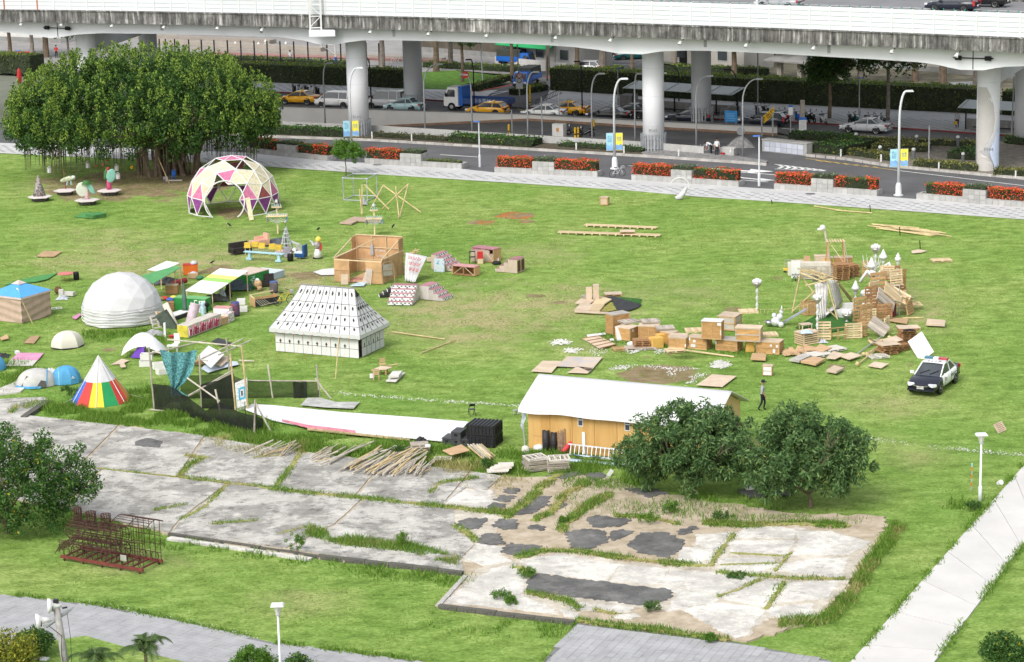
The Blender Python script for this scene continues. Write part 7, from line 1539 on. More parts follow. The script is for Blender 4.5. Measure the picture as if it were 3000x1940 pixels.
tp=E('tipi_tent','pointed tipi tent, white above with rainbow stripes below','tent',G(296,1172));TR,TH_=2.35,3.5
cols_=['blue','red','yel','grn','red','ora','blue','grn','red','yel','blue','grn']
TC={'blue':mat('tipi_blue',(.05,.13,.48),.7,.08,2),'red':mat('tipi_red',(.55,.06,.05),.7,.08,2),'yel':mat('tipi_yellow',(.80,.56,.04),.7,.08,2),'grn':mat('tipi_green',(.02,.24,.08),.7,.08,2),'ora':mat('tipi_orange',(.50,.22,.05),.7,.08,2)}
for i in range(12):
 a0,a1=math.radians(195+30*i),math.radians(195+30*(i+1))
 def q(a,f,d=0):return Vc((TR*f*cos(a),TR*f*sin(a),TH_*(1-f)+d))
 P(tp,'white_panel',MB().slab([q(a0,.02),q(a0,.52),q(a1,.52),q(a1,.02)],.02),WHITEC);P(tp,'stripe_panel',MB().slab([q(a0,.52),q(a0,1),q(a1,1),q(a1,.52)],.02),TC[cols_[i]])
for i in range(6):a=math.radians(210+60*i);P(tp,'seam_pole',TU([(TR*1.01*cos(a),TR*1.01*sin(a),0),(0,0,TH_+.06)],.03,5),WH)
P(tp,'guy_rope',TU([(TR*.95,0,.4),(TR+1.5,-.2,0)],.012,3),WH);P(tp,'guy_rope',TU([(-TR*.9,-.6,.3),(-TR-.7,-1.2,0)],.012,3),WH)
t=E('tarp_tent','white tarp tent over a purple inner tent','tent',G(425,1040));
P(t,'tarp',MB().grid(lambda u,v:(-1.75+3.4*u,-1.0+2.2*v+.25*sin(u*3),max(.03,1.75*sin(pi*min(1,max(0,u*.9+.08)))**.8*(1-.75*abs(v-.6))-.1*(v<.1))),16,10),TARP,True)
P(t,'inner',MB().slab([(-1.0,-.95,.02),(.1,-1.3,.02),(.1,-.7,.9),(-.5,-.5,.75)],.05),mat('purple_tent',(.11,.04,.30),.7,.15,3));P(t,'opening',MB().slab([(-.2,-1.02,.05),(.45,-1.1,.05),(.2,-.7,.95)],.04),BK)
bd_('pink_mat','pink plastic mat beside the blue tents','mat',[(32,1053),(56,1034),(128,1035),(111,1055)],mat('pink_mat',(.55,.25,.38),.7,.12,2),.07,.03);bd_('pale_mat','pale mat under the pink mat edge','mat',[(15,1072),(34,1052),(111,1054),(95,1072)],mat('pale_mat',(.56,.54,.50),.8,.1,2),.05,.02);O('white_shoe',BX((0,0,.12),(.3,.5,.25),.5),WH,'white bundle on the pink mat corner','bundle',G(51,1037))
FO=mat('foam_white',(.66,.65,.61),.8,.06,2)
def ot_(px,py,w,d_,h,lb_,z=0,rz=0):
 t=E('foam_box',lb_,'box',G(px,py)+Z_(z*.77),rz,'white foam boxes')
 P(t,'base',BX((0,0,.04),(w-.1,d_-.1,.08)),FO)
 for s in(-1,1):P(t,'side',BX((s*(w/2-.03),0,h/2),(.06,d_,h)),FO);P(t,'side',BX((0,s*(d_/2-.03),h/2),(w-.12,.06,h)),FO)
for a in[(427,1072,.95,.7,.45,'lower foam box beside the purple tent'),(431,1070,.95,.7,.5,'upper foam box stacked beside the purple tent',.46),(478,1095,1.0,.7,.45,'tilted foam box by the net fence corner',0,.5),(465,1080,.9,.6,.5,'foam box behind the tilted foam box',0,.3),(712,912,.75,.6,.42,'lower white box beside the red barrel'),(708,905,.7,.55,.45,'upper white box beside the red barrel',.43)]:ot_(*a)
for px,mt,lb,z in[([(326,1068),(356,1052),(380,1056),(358,1066)],PLYP,'torn cardboard west of the foam boxes',.06),([(350,1066),(364,1064),(369,1075),(354,1077)],PLYP,'small cardboard tray west of the foam boxes',.12),([(579,1045),(611,1013),(657,1038),(618,1079)],WH,'tilted white board on the junk pile',.55),([(632,1068),(652,1040),(676,1050),(648,1074)],PLYP,'plywood sheet beside the tilted white board',.25),([(590,1080),(612,1058),(695,1060),(700,1068),(655,1078),(610,1092)],mat('floral_cloth',(.52,.58,.68),.8,.2,3),'pale blue cloth under the junk pile',.1),([(105,752),(130,735),(182,737),(159,752)],mat('straw_mat',(.42,.28,.16),.85,.15,3),'brown straw mat on the open lawn',.05),([(10,835),(60,820),(112,808),(168,800),(140,818),(105,826)],mat('green_carpet',(.07,.23,.07),.9,.12,3),'green carpet strip behind the blue canopy',.05),([(218,636),(246,622),(276,624),(272,640)],mat('green_carpet'),'green carpet piece beside the green block',.04),([(70,1005),(90,985),(118,984),(100,1006)],mat('straw_mat'),'bare brown mat near the beige tent',.04),([(0,990),(20,980),(26,992),(4,997)],PLY,'brown board at the west picture edge',.1),([(918,797),(942,790),(985,785),(978,805),(942,806)],WH,'white torn sheet on grass left of the wooden hut',.06),([(210,930),(232,918),(240,922),(222,936)],mat('pink_mat'),'faded pink sheet beside the white dome',.06),([(1024,838),(1048,828),(1075,826),(1066,838)],mat('pale_blue_sheet'),'pale blue sheet in front of the wooden hut',.08),([(620,1000),(640,990),(680,1005),(650,1012)],BLK2,'dark mat behind the junk pile',.1)]:
 bd_('ground_sheet',lb,'sheet',px,mt,z,.03)
mb=MB();rs=RSt(6)
for k in range(40):mb.bar((rs.rand()*1.6-.8,rs.rand()*.8-.4,.1+rs.rand()*.4),(rs.rand()*1.6-.8,rs.rand()*.8-.4,.1+rs.rand()*.4),.08,.03)
o=O('wood_scraps',mb,WOOD,'pile of split wood scraps under the white board','scraps',G(585,1072));o['kind']='stuff'
O('white_chair',BX((0,.2,.8),(.5,.06,.9)).box((0,-.05,.42),(.5,.5,.08)).box((-.2,-.2,.2),(.06,.06,.4)).box((.2,-.2,.2),(.06,.06,.4)),WH,'white plastic chair behind the net fence','chair',G(517,1022),-.3);O('red_basin',LA([(.2,0),(.28,.2)],12),RED,'red plastic basin by the white chair','basin',G(505,1012)+Z_(.5));O('white_stand',BX((0,0,.5),(.9,.5,.08)).box((-.35,0,.25),(.06,.4,.5)).box((.35,0,.25),(.06,.4,.5)),WH,'white stand holding the red basin','stand',G(507,1030))
NET=netmat('shade_net',(.012,.013,.012),.86);NET2=netmat('thin_shade_net',(.014,.02,.012),.66)
def nw_(lb_,gnd,top,mt,n_=24):
 t=E('shade_net',lb_,'net',(0,0,0),0,'black shade nets')
 def fn(u,v):
  x=gnd[0][0]+(gnd[-1][0]-gnd[0][0])*u;gy_=LY(gnd,x);tx=top[0][0]+(top[-1][0]-top[0][0])*u;b0=G(x,gy_);ty=LY(top,tx);h=max(.05,HT(x,gy_,ty));w=.06*sin(u*24+v*4)*v
  return(b0 .x+w*.4,b0 .y+w+.12*sin(u*9)*v*v,h*v-.03)
 P(t,'netting',MB().grid(fn,n_,8),mt,True);return t
nw_('sagging black shade net along the yard edge',[(452,1201),(530,1211),(586,1231),(645,1246),(700,1260),(740,1272),(772,1266)],[(452,1122),(496,1130),(551,1160),(605,1202),(644,1175),(698,1204),(772,1226)],NET,36)
nw_('black shade net across the middle of the enclosure',[(592,1195),(690,1198)],[(595,1126),(640,1112),(680,1094)],NET);nw_('thin green-black shade net at the back of the enclosure',[(530,1166),(725,1166),(800,1164),(935,1163)],[(548,1098),(600,1100),(680,1093),(724,1110),(800,1116),(935,1118)],NET2,30);nw_('dark double net patch on the back shade net',[(860,1165),(900,1165)],[(860,1118),(902,1118)],NET)
def pole(lb_,a,za,c,zc,r=.05,mt=BAMBG,gp='bamboo poles of the net enclosure'):
 A,B=G(*a,za*.76),G(*c,zc*.76);return OS('bamboo_pole',TU([(0,0,0),B-A],[r,r*.85],6),mt,lb_,'pole',A,0,gp)
def vpole(lb_,px,py,tx,ty,r=.055,mt=BAMBG):
 b0=G(px,py);h=HT(px,py,ty);return OS('bamboo_pole',TU([(0,0,-.05),((tx-px)/52,0,h)],r,6),mt,lb_,'pole',b0,0,'bamboo poles of the net enclosure')
for a in[('grey corner pole of the net enclosure nearest the rainbow tipi',452,1201,447,1017),('grey pole in the middle of the enclosure',591,1194,592,1040),('brown pole beside the hanging rug',690,1200,683,1037,.055,BAMB),('tall pole behind the middle net',678,1150,671,990),('brown pole holding the hanging rug',727,1203,717,1013,.055,BAMB),('pale pole on the back net',799,1164,789,1069),('pale pole at the east end of the back net',936,1162,931,1069),('short pole poking through the front net',652,1236,636,1141),('leaning pole at the front net east end',745,1276,752,1172),('prop pole leaning off the front net east end',796,1266,752,1175),('prop pole at the east end of the back net',970,1166,925,1108)]:vpole(*a)
for a in[('long roof pole over the enclosure front',(446,1030),3.6,(608,1057),3.3),('roof pole over the enclosure back',(491,995),3.4,(709,1015),3.4),('slanting roof pole at the enclosure corner',(436,1038),3.5,(601,998),3.3),('rising roof pole at the east side',(589,1052),3.3,(712,993),3.5),('second rising roof pole at the east side',(640,1040),3.2,(735,997),3.4),('sagging pole across the enclosure',(551,1160),1.2,(683,1084),2.4),('bent pole beside the sagging pole',(555,1159),1.1,(684,1090),2.2),('diagonal pole across the dark middle net',(549,1108),2.0,(643,1175),1.4),('lower pole along the front net foot',(440,1200),.1,(480,1204),.1),('top rail of the back net',(688,1115),1.3,(935,1117),1.2),('horizontal pole behind the junk pile',(700,1056),.1,(744,1058),.1)]:pole(*a)
TEAL=mat('teal_cloth',(.16,.42,.42),.8,.5,9,0,col2=(.05,.16,.17),lo=.42,hi=.58)
c_=E('hanging_cloth','patterned teal cloth knotted and hanging from the enclosure poles','cloth',(0,0,0))
TP_=[(0,468,578,1025),(.25,476,572,1060),(.5,487,563,1090),(.75,497,545,1118),(.88,501,525,1135),(.93,500,520,1141),(1,500,550,1159)]
def clothfn(u,v):
 for i in range(len(TP_)-1):
  if TP_[i][0]<=v<=TP_[i+1][0]:break
 f=(v-TP_[i][0])/(TP_[i+1][0]-TP_[i][0]);a,b_=TP_[i],TP_[i+1];x=(a[1]+(b_[1]-a[1])*f)*(1-u)+(a[2]+(b_[2]-a[2])*f)*u;y=a[3]+(b_[3]-a[3])*f-8*sin(pi*u)*(1-v)*-1
 p=VP(x,y,G(520,1180));return p+Vc((0,.12*sin(u*16+v*3)*(1-.3*v),0))
P(c_,'cloth',MB().grid(clothfn,30,24),TEAL,True)
rg=E('hanging_rug','white fringed rug with a blue square hung between two poles','rug',(0,0,0));g0=G(708,1203)
rc=[VP(688,1123,g0),VP(724,1106,g0),VP(727,1186,g0),VP(694,1196,g0)]
def rgp(u,v,d=0):return rc[0].lerp(rc[1],u).lerp(rc[3].lerp(rc[2],u),v)+Vc((0,d,0))
P(rg,'weave',MB().slab([rgp(0,0),rgp(1,0),rgp(1,1),rgp(0,1)],.03),mat('rug_white',(.62,.62,.62),.85,.3,8))
for u0,u1,v0,v1 in((.25,.8,.26,.33),(.25,.8,.65,.72),(.25,.36,.33,.65),(.69,.8,.33,.65)):P(rg,'blue_band',MB().slab([rgp(u0,v0,-.03),rgp(u1,v0,-.03),rgp(u1,v1,-.03),rgp(u0,v1,-.03)],.012),mat('rug_blue',(.06,.36,.55),.8))
P(rg,'dark_motif',MB().slab([rgp(.46,.40,-.03),rgp(.58,.40,-.03),rgp(.58,.58,-.03),rgp(.46,.58,-.03)],.012),BK)
for k in range(8):P(rg,'tassel',MB().bar(rgp(.06+.125*k,1),rgp(.06+.125*k,1.12),.05,.02),mat('rug_white'))
t=E('mic_stand','thin black stand before the hanging rug','stand',G(720,1232));P(t,'pole',TU([(0,0,0),(0,0,1.5)],.03,5),BK);P(t,'foot',LA([(.25,0),(.05,.05)],8),BK)
t=E('hook_stand','hooked black rod stand beside the white tarpaulin','stand',G(752,1232));P(t,'pole',TU([(0,0,0),(0,0,1.4),(-.1,0,1.5),(-.2,0,1.45)],.03,5),BK)
# ---- middle of the camp: awnings, counters, furniture
WB=mat('white_board',(.74,.74,.73),.6,.06,1.5);GA=mat('awning_green',(.10,.33,.12),.7,.1,1.5)
def awn(lb_,name,cat,quad,zs,mt,legs=True,th=.03,legmt=WP):
 pts=[G(x,y,z*.84)for(x,y),z in zip(quad,zs)];c=sum(pts,Vc())/4;c.z=0
 t=S1(E(name,lb_,cat,c));P(t,'sheet',MB().slab([p-c for p in pts],th),mt)
 if legs:
  for p in pts:q=(p-c)*.96;P(t,'leg',MB().bar((q.x,q.y,0),(q.x,q.y,(p-c).z-.03),.06),legmt)
 return t
awn('white board roof at the back of the camp','board_roof','roof',[(432,791),(488,765),(527,771),(470,796)],(1.5,1.7,1.7,1.5),WB);awn('sloping green awning behind the white dome','green_awning','awning',[(413,808),(513,780),(531,783),(448,832)],(1.7,1.9,1.9,1.6),GA)
q_=[(543,852),(644,787),(727,794),(621,861)]
def qq(u,v):
 a=(q_[0][0]+(q_[1][0]-q_[0][0])*v,q_[0][1]+(q_[1][1]-q_[0][1])*v);c=(q_[3][0]+(q_[2][0]-q_[3][0])*v,q_[3][1]+(q_[2][1]-q_[3][1])*v);return(a[0]+(c[0]-a[0])*u,a[1]+(c[1]-a[1])*u)
ca=E('patched_awning','long awning patched from white, green and yellow boards','awning',G(634,850));S1(ca);c0=G(634,850)
for v0,v1,mt in((0,.46,WB),(.465,.60,mat('lime_board',(.28,.50,.12),.7,.08,2)),(.605,.74,mat('lemon_board',(.75,.62,.18),.7,.08,2)),(.745,1,WB)):
 P(ca,'board',MB().slab([G(*qq(u,v),1.03+.45*v)-c0 for u,v in((0,v0),(1,v0),(1,v1),(0,v1))],.04),mt)
for u,v in((.02,.02),(.98,.02),(.02,.98),(.98,.98),(.98,.5)):
 p=G(*qq(u,v),1.0+.45*v)-c0;P(ca,'leg',MB().bar((p.x,p.y,0),(p.x,p.y,p.z),.06),WP)
def bx_(name,lb_,cat,p1,p2,dep,h,mt,top=None,z=0,gp=None,extra=None):
 A,B=G(*p1,z),G(*p2,z);d=B-A;t=E(name,lb_,cat,A,atan2(d.y,d.x),gp);w=d.length/t.scale[0]
 P(t,'box_body',BX((w/2,dep/2,h/2),(w,dep,h)),mt)
 P(t,'top',BX((w/2,dep/2,h+.025),(w+.03,dep+.03,.05)),top or mt)
 return t,w
t,w=bx_('green_counter','big green box counter with white window frames leaning on it','counter',(511,909),(604,914),1.0,1.05,GRN,mat('green_top',(.16,.42,.16),.7,.1,2))
for k in range(3):
 f=E('old_window',('leftmost','middle','rightmost')[k]+' white window frame leaning on the green counter','window frame',G(563+15*k,912+2*k),.1*k-.1)
 for x in(-.22,.22):P(f,'stile',BX((x,0,.5),(.08,.05,1.0)),WB)
 for z in(.05,.5,.95):P(f,'rail',BX((0,0,z),(.4,.05,.08)),WB)
 f.rotation_euler.x=R(-12)
t,w=bx_('orange_counter','orange counter with red top at the back of the camp','counter',(537,806),(580,804),.7,.85,mat('orange_paint',(.62,.14,.02),.6,.1,2),RED);P(t,'cloth',MB().ball((w*.75,.3,.98),.3,8,0,.7),mat('grey_cloth'))
t,w=bx_('green_partition','green partition with beige top and white graffiti','partition',(728,851),(790,833),2.2,1.3,GRN,mat('beige_top',(.56,.46,.38),.8,.08,2))
for k in range(9):P(t,'graffiti',TU([(.55+.3*sin(k*2),-.012,.3+.1*k),(.8+.25*cos(k*3),-.012,.36+.09*k),(.6+.3*sin(k),-.012,.42+.09*k)],.022,4),mat('pale_spray',(.5,.6,.58),.8))
t,w=bx_('mattress_box','pale blue mattress box beside the green partition','mattress',(790,824),(834,810),2.4,.55,mat('mattress_blue',(.36,.46,.52),.7,.08,2),mat('mattress_top',(.55,.62,.66),.7,.06,2))
def sofa(name,lb_,px,py,rz,w,d_,mt,h=.9,arms=True,legs=SL):
 t=E(name,lb_,'sofa',G(px,py),rz);n_=max(1,round(w/.7))
 P(t,'base',BX((0,0,.25),(w,d_,.3)),mt);P(t,'backrest',BX((0,d_/2-.12,.25+h/2-.12),(w,.24,h-.1),0,0,None,(1,.7)),mt)
 for k in range(n_):P(t,'seat_cushion',BX((-w/2+w*(k+.5)/n_,-.08,.45),(w/n_-.03,d_-.3,.14)),mt)
 if arms:
  for s in(-1,1):P(t,'armrest',BX((s*(w/2-.1),-.05,.42),(.2,d_-.1,.36)),mt)
 for x in(-w/2+.12,w/2-.12):P(t,'leg',BX((x,-d_/2+.1,.06),(.06,.06,.12)),legs)
 return t
LEA=mat('black_leather',(.035,.03,.03),.4,.2,3);sofa('leather_sofa','dark leather sofa on the worn lawn by the yellow cushions',704,742,R(-148)+pi,1.9,.95,LEA).rotation_euler.z=R(35)
sofa('black_sofa','black armless sofa against the green partition',783,838,R(20),1.3,.7,LEA,.95,False);sofa('grey_sofa','grey-blue sofa under the patched awning',700,851,R(5),2.2,.8,mat('slate_leather',(.10,.13,.17),.5,.1,2),.8)
PKV=mat('pink_vinyl',(.62,.36,.27),.55,.08,2);t=E('chaise_longue','peach pink chaise longue behind the leather sofa','chaise',G(760,722),R(35));P(t,'base',BX((0,0,.28),(1.7,.8,.35)),PKV);P(t,'cushion',BX((-.1,0,.52),(1.5,.76,.14)),PKV);P(t,'backrest',BX((.75,0,.7),(.2,.82,.85)),PKV);P(t,'armrest',BX((.2,.4,.65),(.9,.14,.4)),PKV)
O('slate_board',MB().slab([(-.6,-.5,.05),(.7,-.35,.05),(.9,.6,.5),(-.3,.5,.4)],.06),mat('slate_board',(.10,.11,.125),.6,.4,3),'dark slate board sloping beside the chaise','board',G(803,716))
NVY=mat('blue_vinyl',(.02,.07,.20),.5,.1,2);t=E('blue_armchair','navy blue one-armed seat beside the black bin','armchair',G(885,756),R(-20));P(t,'base',BX((-.1,0,.28),(.9,.75,.36)),NVY);P(t,'seat',BX((-.2,0,.5),(.8,.7,.1)),mat('mattress_top'));P(t,'backrest',BX((.3,0,.75),(.16,.8,.9)),NVY);P(t,'leg',BX((-.1,-.3,.05),(.06,.06,.12)),WH)
t=E('long_table','long pale blue table with shaped trestle legs','table',G(775,764),HD((727,762),(824,769)));TBL=mat('pale_blue_paint',(.36,.58,.66),.6,.08,2)
P(t,'top',BX((0,0,.72),(4.0,.45,.07)),TBL)
for x in(-1.5,1.5):P(t,'trestle',BX((x,0,.38),(.25,.2,.62)).box((x-.05,0,.08),(.55,.3,.16)),TBL)
for i,(px,py)in enumerate([(726,746),(748,744),(768,747),(798,750),(817,753)]):
 t=E('yellow_armchair',('westernmost','second','middle','fourth','easternmost')[i]+' yellow tufted seat behind the long blue table','seat',G(px,py),0,'yellow tufted seats');P(t,'cushion',BX((0,0,.78),(.62,.35,.3),0,0,None,(.85,.8)),mat('mustard',(.58,.42,.06),.7,.1,3));P(t,'backrest',BX((0,.2,.95),(.58,.16,.24)),mat('mustard'));P(t,'legs',BX((-.2,0,.33),(.05,.2,.66)).box((.2,0,.33),(.05,.2,.66)),WG)
def barrel(px,py,lb_,r,h,mt,topm,cat='barrel'):
 t=E('barrel',lb_,cat,G(px,py));P(t,'drum',LA([(r*.92,0),(r,h*.2),(r*1.02,h*.5),(r,h*.8),(r*.9,h)],16),mt,True);P(t,'rim',LA([(r*.93,h-.03),(r*.95,h+.02),(r*.8,h+.02),(r*.78,h-.1)],16),topm);return t
barrel(851,764,'short black bin beside the blue armchair',.27,.6,BK,BK,'bin');barrel(224,819,'black speaker-like bin beside the pink round table',.25,.65,BK,BK,'bin');barrel(803,857,'tall dark barrel with blue rim near the black sofa',.36,.95,mat('dirty_drum',(.12,.10,.11),.7,.3,2),BLUE);barrel(690,925,'red and blue barrel at the end of the graffiti wall',.38,1.15,mat('red_blue_drum',(.22,.05,.06),.7,.4,2,col2=(.06,.07,.16)),BLUE)
t=E('round_table','pink round table on thin gold legs on the lawn','table',G(193,822));P(t,'tabletop',LA([(.68,.60),(.70,.63),(.68,.66)],24),mat('coral',(.62,.19,.17),.5,.05,2))
for a in(.6,2.1,3.7,5.2):P(t,'leg',TU([(.35*cos(a),.35*sin(a),0),(.3*cos(a),.3*sin(a),.6)],.02,5),mat('brass',(.5,.32,.06),.4,.1,2,metal=.6))
O('straw_figure',BX((0,0,.3),(.4,.3,.6)).box((.6,.1,.2),(1.1,.5,.3),-.3),mat('pale_mat'),'pale foam boards and dark plant heap by the blue canopy','heap',G(180,868));O('plant_heap',MB().ball((0,0,.35),.35,8),mat('brown_dark',(.12,.07,.03),.9,.4,5),'small brown potted plant beside the pale foam boards','plant',G(171,862));heap('grey_bags','grey bags dumped beside the blue canopy','bags',G(183,876),.5,.35,mat('grey_cloth'),seed=15)
t=E('timber_square','small white timber frame lying near the canopy','frame',G(166,905),.3);[P(t,'bar',BX((x,y,.05),(w_,d_,.05)),WB)for x,y,w_,d_ in((0,.3,.9,.06),(0,-.3,.9,.06),(-.42,0,.06,.55),(.42,0,.06,.55),(0,0,.06,.55))]
A,B=G(553,990),G(649,953);d=B-A;wl_=d.length/KW(A);t=E('graffiti_wall','cream foam wall with large magenta graffiti letters','wall',A,atan2(d.y,d.x));P(t,'wall_block',BX((wl_/2,.55,.5),(wl_,1.1,1.0)),mat('cream_foam',(.58,.54,.47),.85,.12,2));P(t,'yellow_end',BX((-.03,.55,.5),(.05,1.0,.98)),mat('dull_yellow',(.50,.42,.06),.8,.2,2))
MG=mat('magenta_spray',(.45,.04,.12),.7,.1,3);MW_=mat('white_spray',(.75,.72,.72),.7)
for mt,k,ex in((MW_,.0,.03),(MG,-.05,0)):
 for i in range(9):
  x=.1+wl_*.93*i/9;h_=.84+.1*sin(i*2.3);y=k
  q=[(x,y,.12),(x+.10,y,h_),(x+.22,y,.2),(x+.36,y,h_*.95),(x+.40,y,.1)]if i%2 else[(x,y,h_),(x+.05,y,.18),(x+.22,y,.15),(x+.28,y,h_*.9),(x+.16,y,.5)]
  P(t,'graffiti_letter',TU(q,.07+ex*.6,4),mt)
O('lilac_tube',TU([(0,0,0),(.45,.35,1.5)],.42,16).tube([(.42,.33,1.4),(.46,.36,1.53)],.44,16),mat('lilac',(.50,.40,.45),.8,.12,2),'tilted lilac cylinder standing behind the graffiti wall','cylinder',G(558,945));O('dark_slab',BX((0,0,.55),(1.1,.35,1.9)),mat('dark_green_slab',(.09,.11,.09),.8,.3,2),'leaning dark green slab beside the graffiti wall','slab',G(500,960),-.5).rotation_euler=(R(10),R(-28),R(-20));O('cream_slab',BX((0,0,.9),(.55,.12,2.2)),mat('cream_foam'),'long cream slab leaning over the dark green slab','slab',G(512,952),-.5).rotation_euler=(R(-10),R(-30),R(-20))
bx_('painted_drum_block','blue block with pink top and white paint splashes','block',(626,932),(672,934),.8,.85,mat('splashed_blue',(.09,.16,.24),.7,.1,1.3,col2=(.70,.68,.66),lo=.60,hi=.66),mat('pink_top',(.55,.28,.27),.8,.15,2));bx_('brown_block','brown board block at the end of the graffiti wall','block',(650,954),(668,948),.6,.55,PLY);bx_('painted_block','small white block with red scribbles by the barrel','block',(669,947),(687,938),.6,.7,mat('scribbled',(.65,.60,.58),.8,.2,5,col2=(.35,.06,.08),lo=.38,hi=.46));bx_('white_slab_block','white slab with black edge behind the graffiti wall','block',(512,940),(556,925),1.0,.35,BLK2,WB)
heap('grey_rubble','grey sheet rubble heap at the foot of the white dome','rubble',G(452,982),.95,.5,mat('grey_sheet',(.30,.30,.31),.8,.25,3),seed=21,sy=.6)
pal(478,950,'pallet leaning against the white dome','pale',40,.45,65,10,sx=1,sy=1.1);pal(462,956,'white lattice leaning beside the pallet on the white dome','white',40,.4,70,0,n=4);O('white_post_stub',BX((0,0,.6),(.16,.3,1.2)),WB,'white upright board beside the grey rubble','board',G(484,988))
t=E('patio_umbrella','closed dark green umbrella beside the green counter','umbrella',G(546,922));P(t,'canopy',LA([(.03,2.8),(.10,2.2),(.20,1.4),(.17,.7),(.24,.35)],10,(-.1,0,0)),mat('umbrella_green',(.09,.14,.12),.7,.2,2),True);P(t,'pole',TU([(.12,0,0),(-.15,0,2.9)],.03,6),BK)
t,w=bx_('wooden_desk','small wooden desk with pale top beside the white dome','desk',(485,862),(520,862),.6,.75,WR_,PLYP);bx_('brown_table','low brown table behind the dark slab','table',(488,908),(510,910),.7,.6,WR_)
for px,py,c,lb in[(483,878,(.55,.06,.05),'red plastic bag by the white dome'),(499,882,(.06,.12,.42),'blue plastic bag beside the wooden desk'),(509,876,(.7,.6,.1),'yellow bag beside the green counter'),(502,892,(.6,.6,.58),'white bag on the brown table'),(567,806,(.35,.52,.66),'pale blue bag heap on a carton'),(585,818,(.06,.2,.1),'dark green bag at the camp back'),(470,880,(.4,.25,.1),'brown bag beside the white dome')]:bag(px,py,lb,.38,mat('bag_%d'%px,c,.6,.1,3))
O('carton',BX((0,0,.2),(.9,.5,.4)),PLY,'brown carton under the pale blue bags','carton',G(566,814));O('red_sofa_roll',TU([(0,0,.3),(1.0,.9,.42)],.25,12),mat('red_leather',(.25,.03,.04),.5,.1,3),'red cylindrical bolster under the green awning','bolster',G(508,842));heap('dark_junk','dark heap of cushions and bags under the green awning','junk',G(487,826),1.1,.5,mat('dark_junk',(.10,.095,.10),.8,.5,3),seed=31);heap('dark_junk','dark heap of gear beneath the patched awning','junk',G(630,880),1.2,.6,MC['dark_junk'],seed=33,sy=.5);heap('black_garment','black garment hanging heap by the grey sofa','garment',G(668,868),.35,1.1,BK,seed=35);heap('pale_garment','pale shirts hanging beside the black garment','garment',G(650,872),.4,.9,mat('grey_cloth'),seed=36);O('water_dispenser',LA([(.18,0),(.2,.6),(.17,.65),(.19,1.0),(.08,1.1)],12),mat('bottle_blue',(.42,.58,.68),.3,.1,3),'blue water dispenser bottle behind the graffiti wall','dispenser',G(595,922));O('black_fan',LA([(.2,0),(.05,.1),(.05,.6)],8).ball((0,0,.8),.22,8),BK,'black stand fan beside the water dispenser','fan',G(608,920))
t=E('skull_sculpture','brown and white skull-shaped sculpture by the green partition','sculpture',G(756,850));P(t,'head',MB().ball((0,0,.55),.38,10).box((.12,-.1,.2),(.4,.5,.35),.3),mat('skull_brown',(.42,.28,.16),.8,.4,3),True);P(t,'cap',MB().ball((-.02,0,.85),.2,8),WH,True)
t=E('tarp_crate','open wooden crate wrapped in black tarp and cables','crate',G(775,893),R(32));
for y in(-.5,.5):P(t,'side',BX((0,y,.35),(2.2,.05,.6)),WOOD if y>0 else BLK2)
for x in(-1.1,1.1):P(t,'end',BX((x,0,.4),(.05,1.0,.8)),WOOD)
P(t,'rail',MB().bar((-1.1,.5,.9),(1.1,.5,1.0),.06).bar((-1.1,-.45,.75),(-1.1,.5,.9),.06),WP)
for k in range(5):P(t,'cable',TU([(-1.1+.2*k,-.55,.6),(-.6+.2*k,-.62,.1+.03*k),(.2+.15*k,-.6,.2)],.025,4),mat('cable_cream',(.5,.46,.38),.7))
def bicycle(lb_,px,py,rz,col):
 t=S1(E('bicycle',lb_,'bicycle',G(px,py),rz))
 for x in(-.5,.5):
  w_=P(t,'wheel',TU([(x+.32*cos(a),0,.33+.32*sin(a))for a in lsp(0,6.283,17)],.022,5),TYRE)
  for k in range(4):a=k*.785;P(w_,'spoke',TU([(x+.3*cos(a),0,.33+.3*sin(a)),(x-.3*cos(a),0,.33-.3*sin(a))],.006,3),SL)
 P(t,'frame',TU([(-.5,0,.33),(-.15,0,.75),(.38,0,.8),(.05,0,.32),(-.15,0,.75)],.022,5).tube([(-.5,0,.33),(.05,0,.32)],.018,5),col);P(t,'fork',TU([(.5,0,.33),(.36,0,.95)],.02,5),col)
 P(t,'handlebar',TU([(.3,-.25,1.02),(.36,0,.98),(.3,.25,1.02)],.018,5),BK);P(t,'saddle',BX((-.2,0,.86),(.26,.14,.06)),BK);P(t,'basket',BX((.58,0,.85),(.25,.3,.2)),SL)
 return t
bicycle('yellow and white bicycle standing behind the marquee roof',833,893,R(35),YEL);bicycle('pale shared bicycle parked by the banner lamp post',1809,519,R(30),WH)
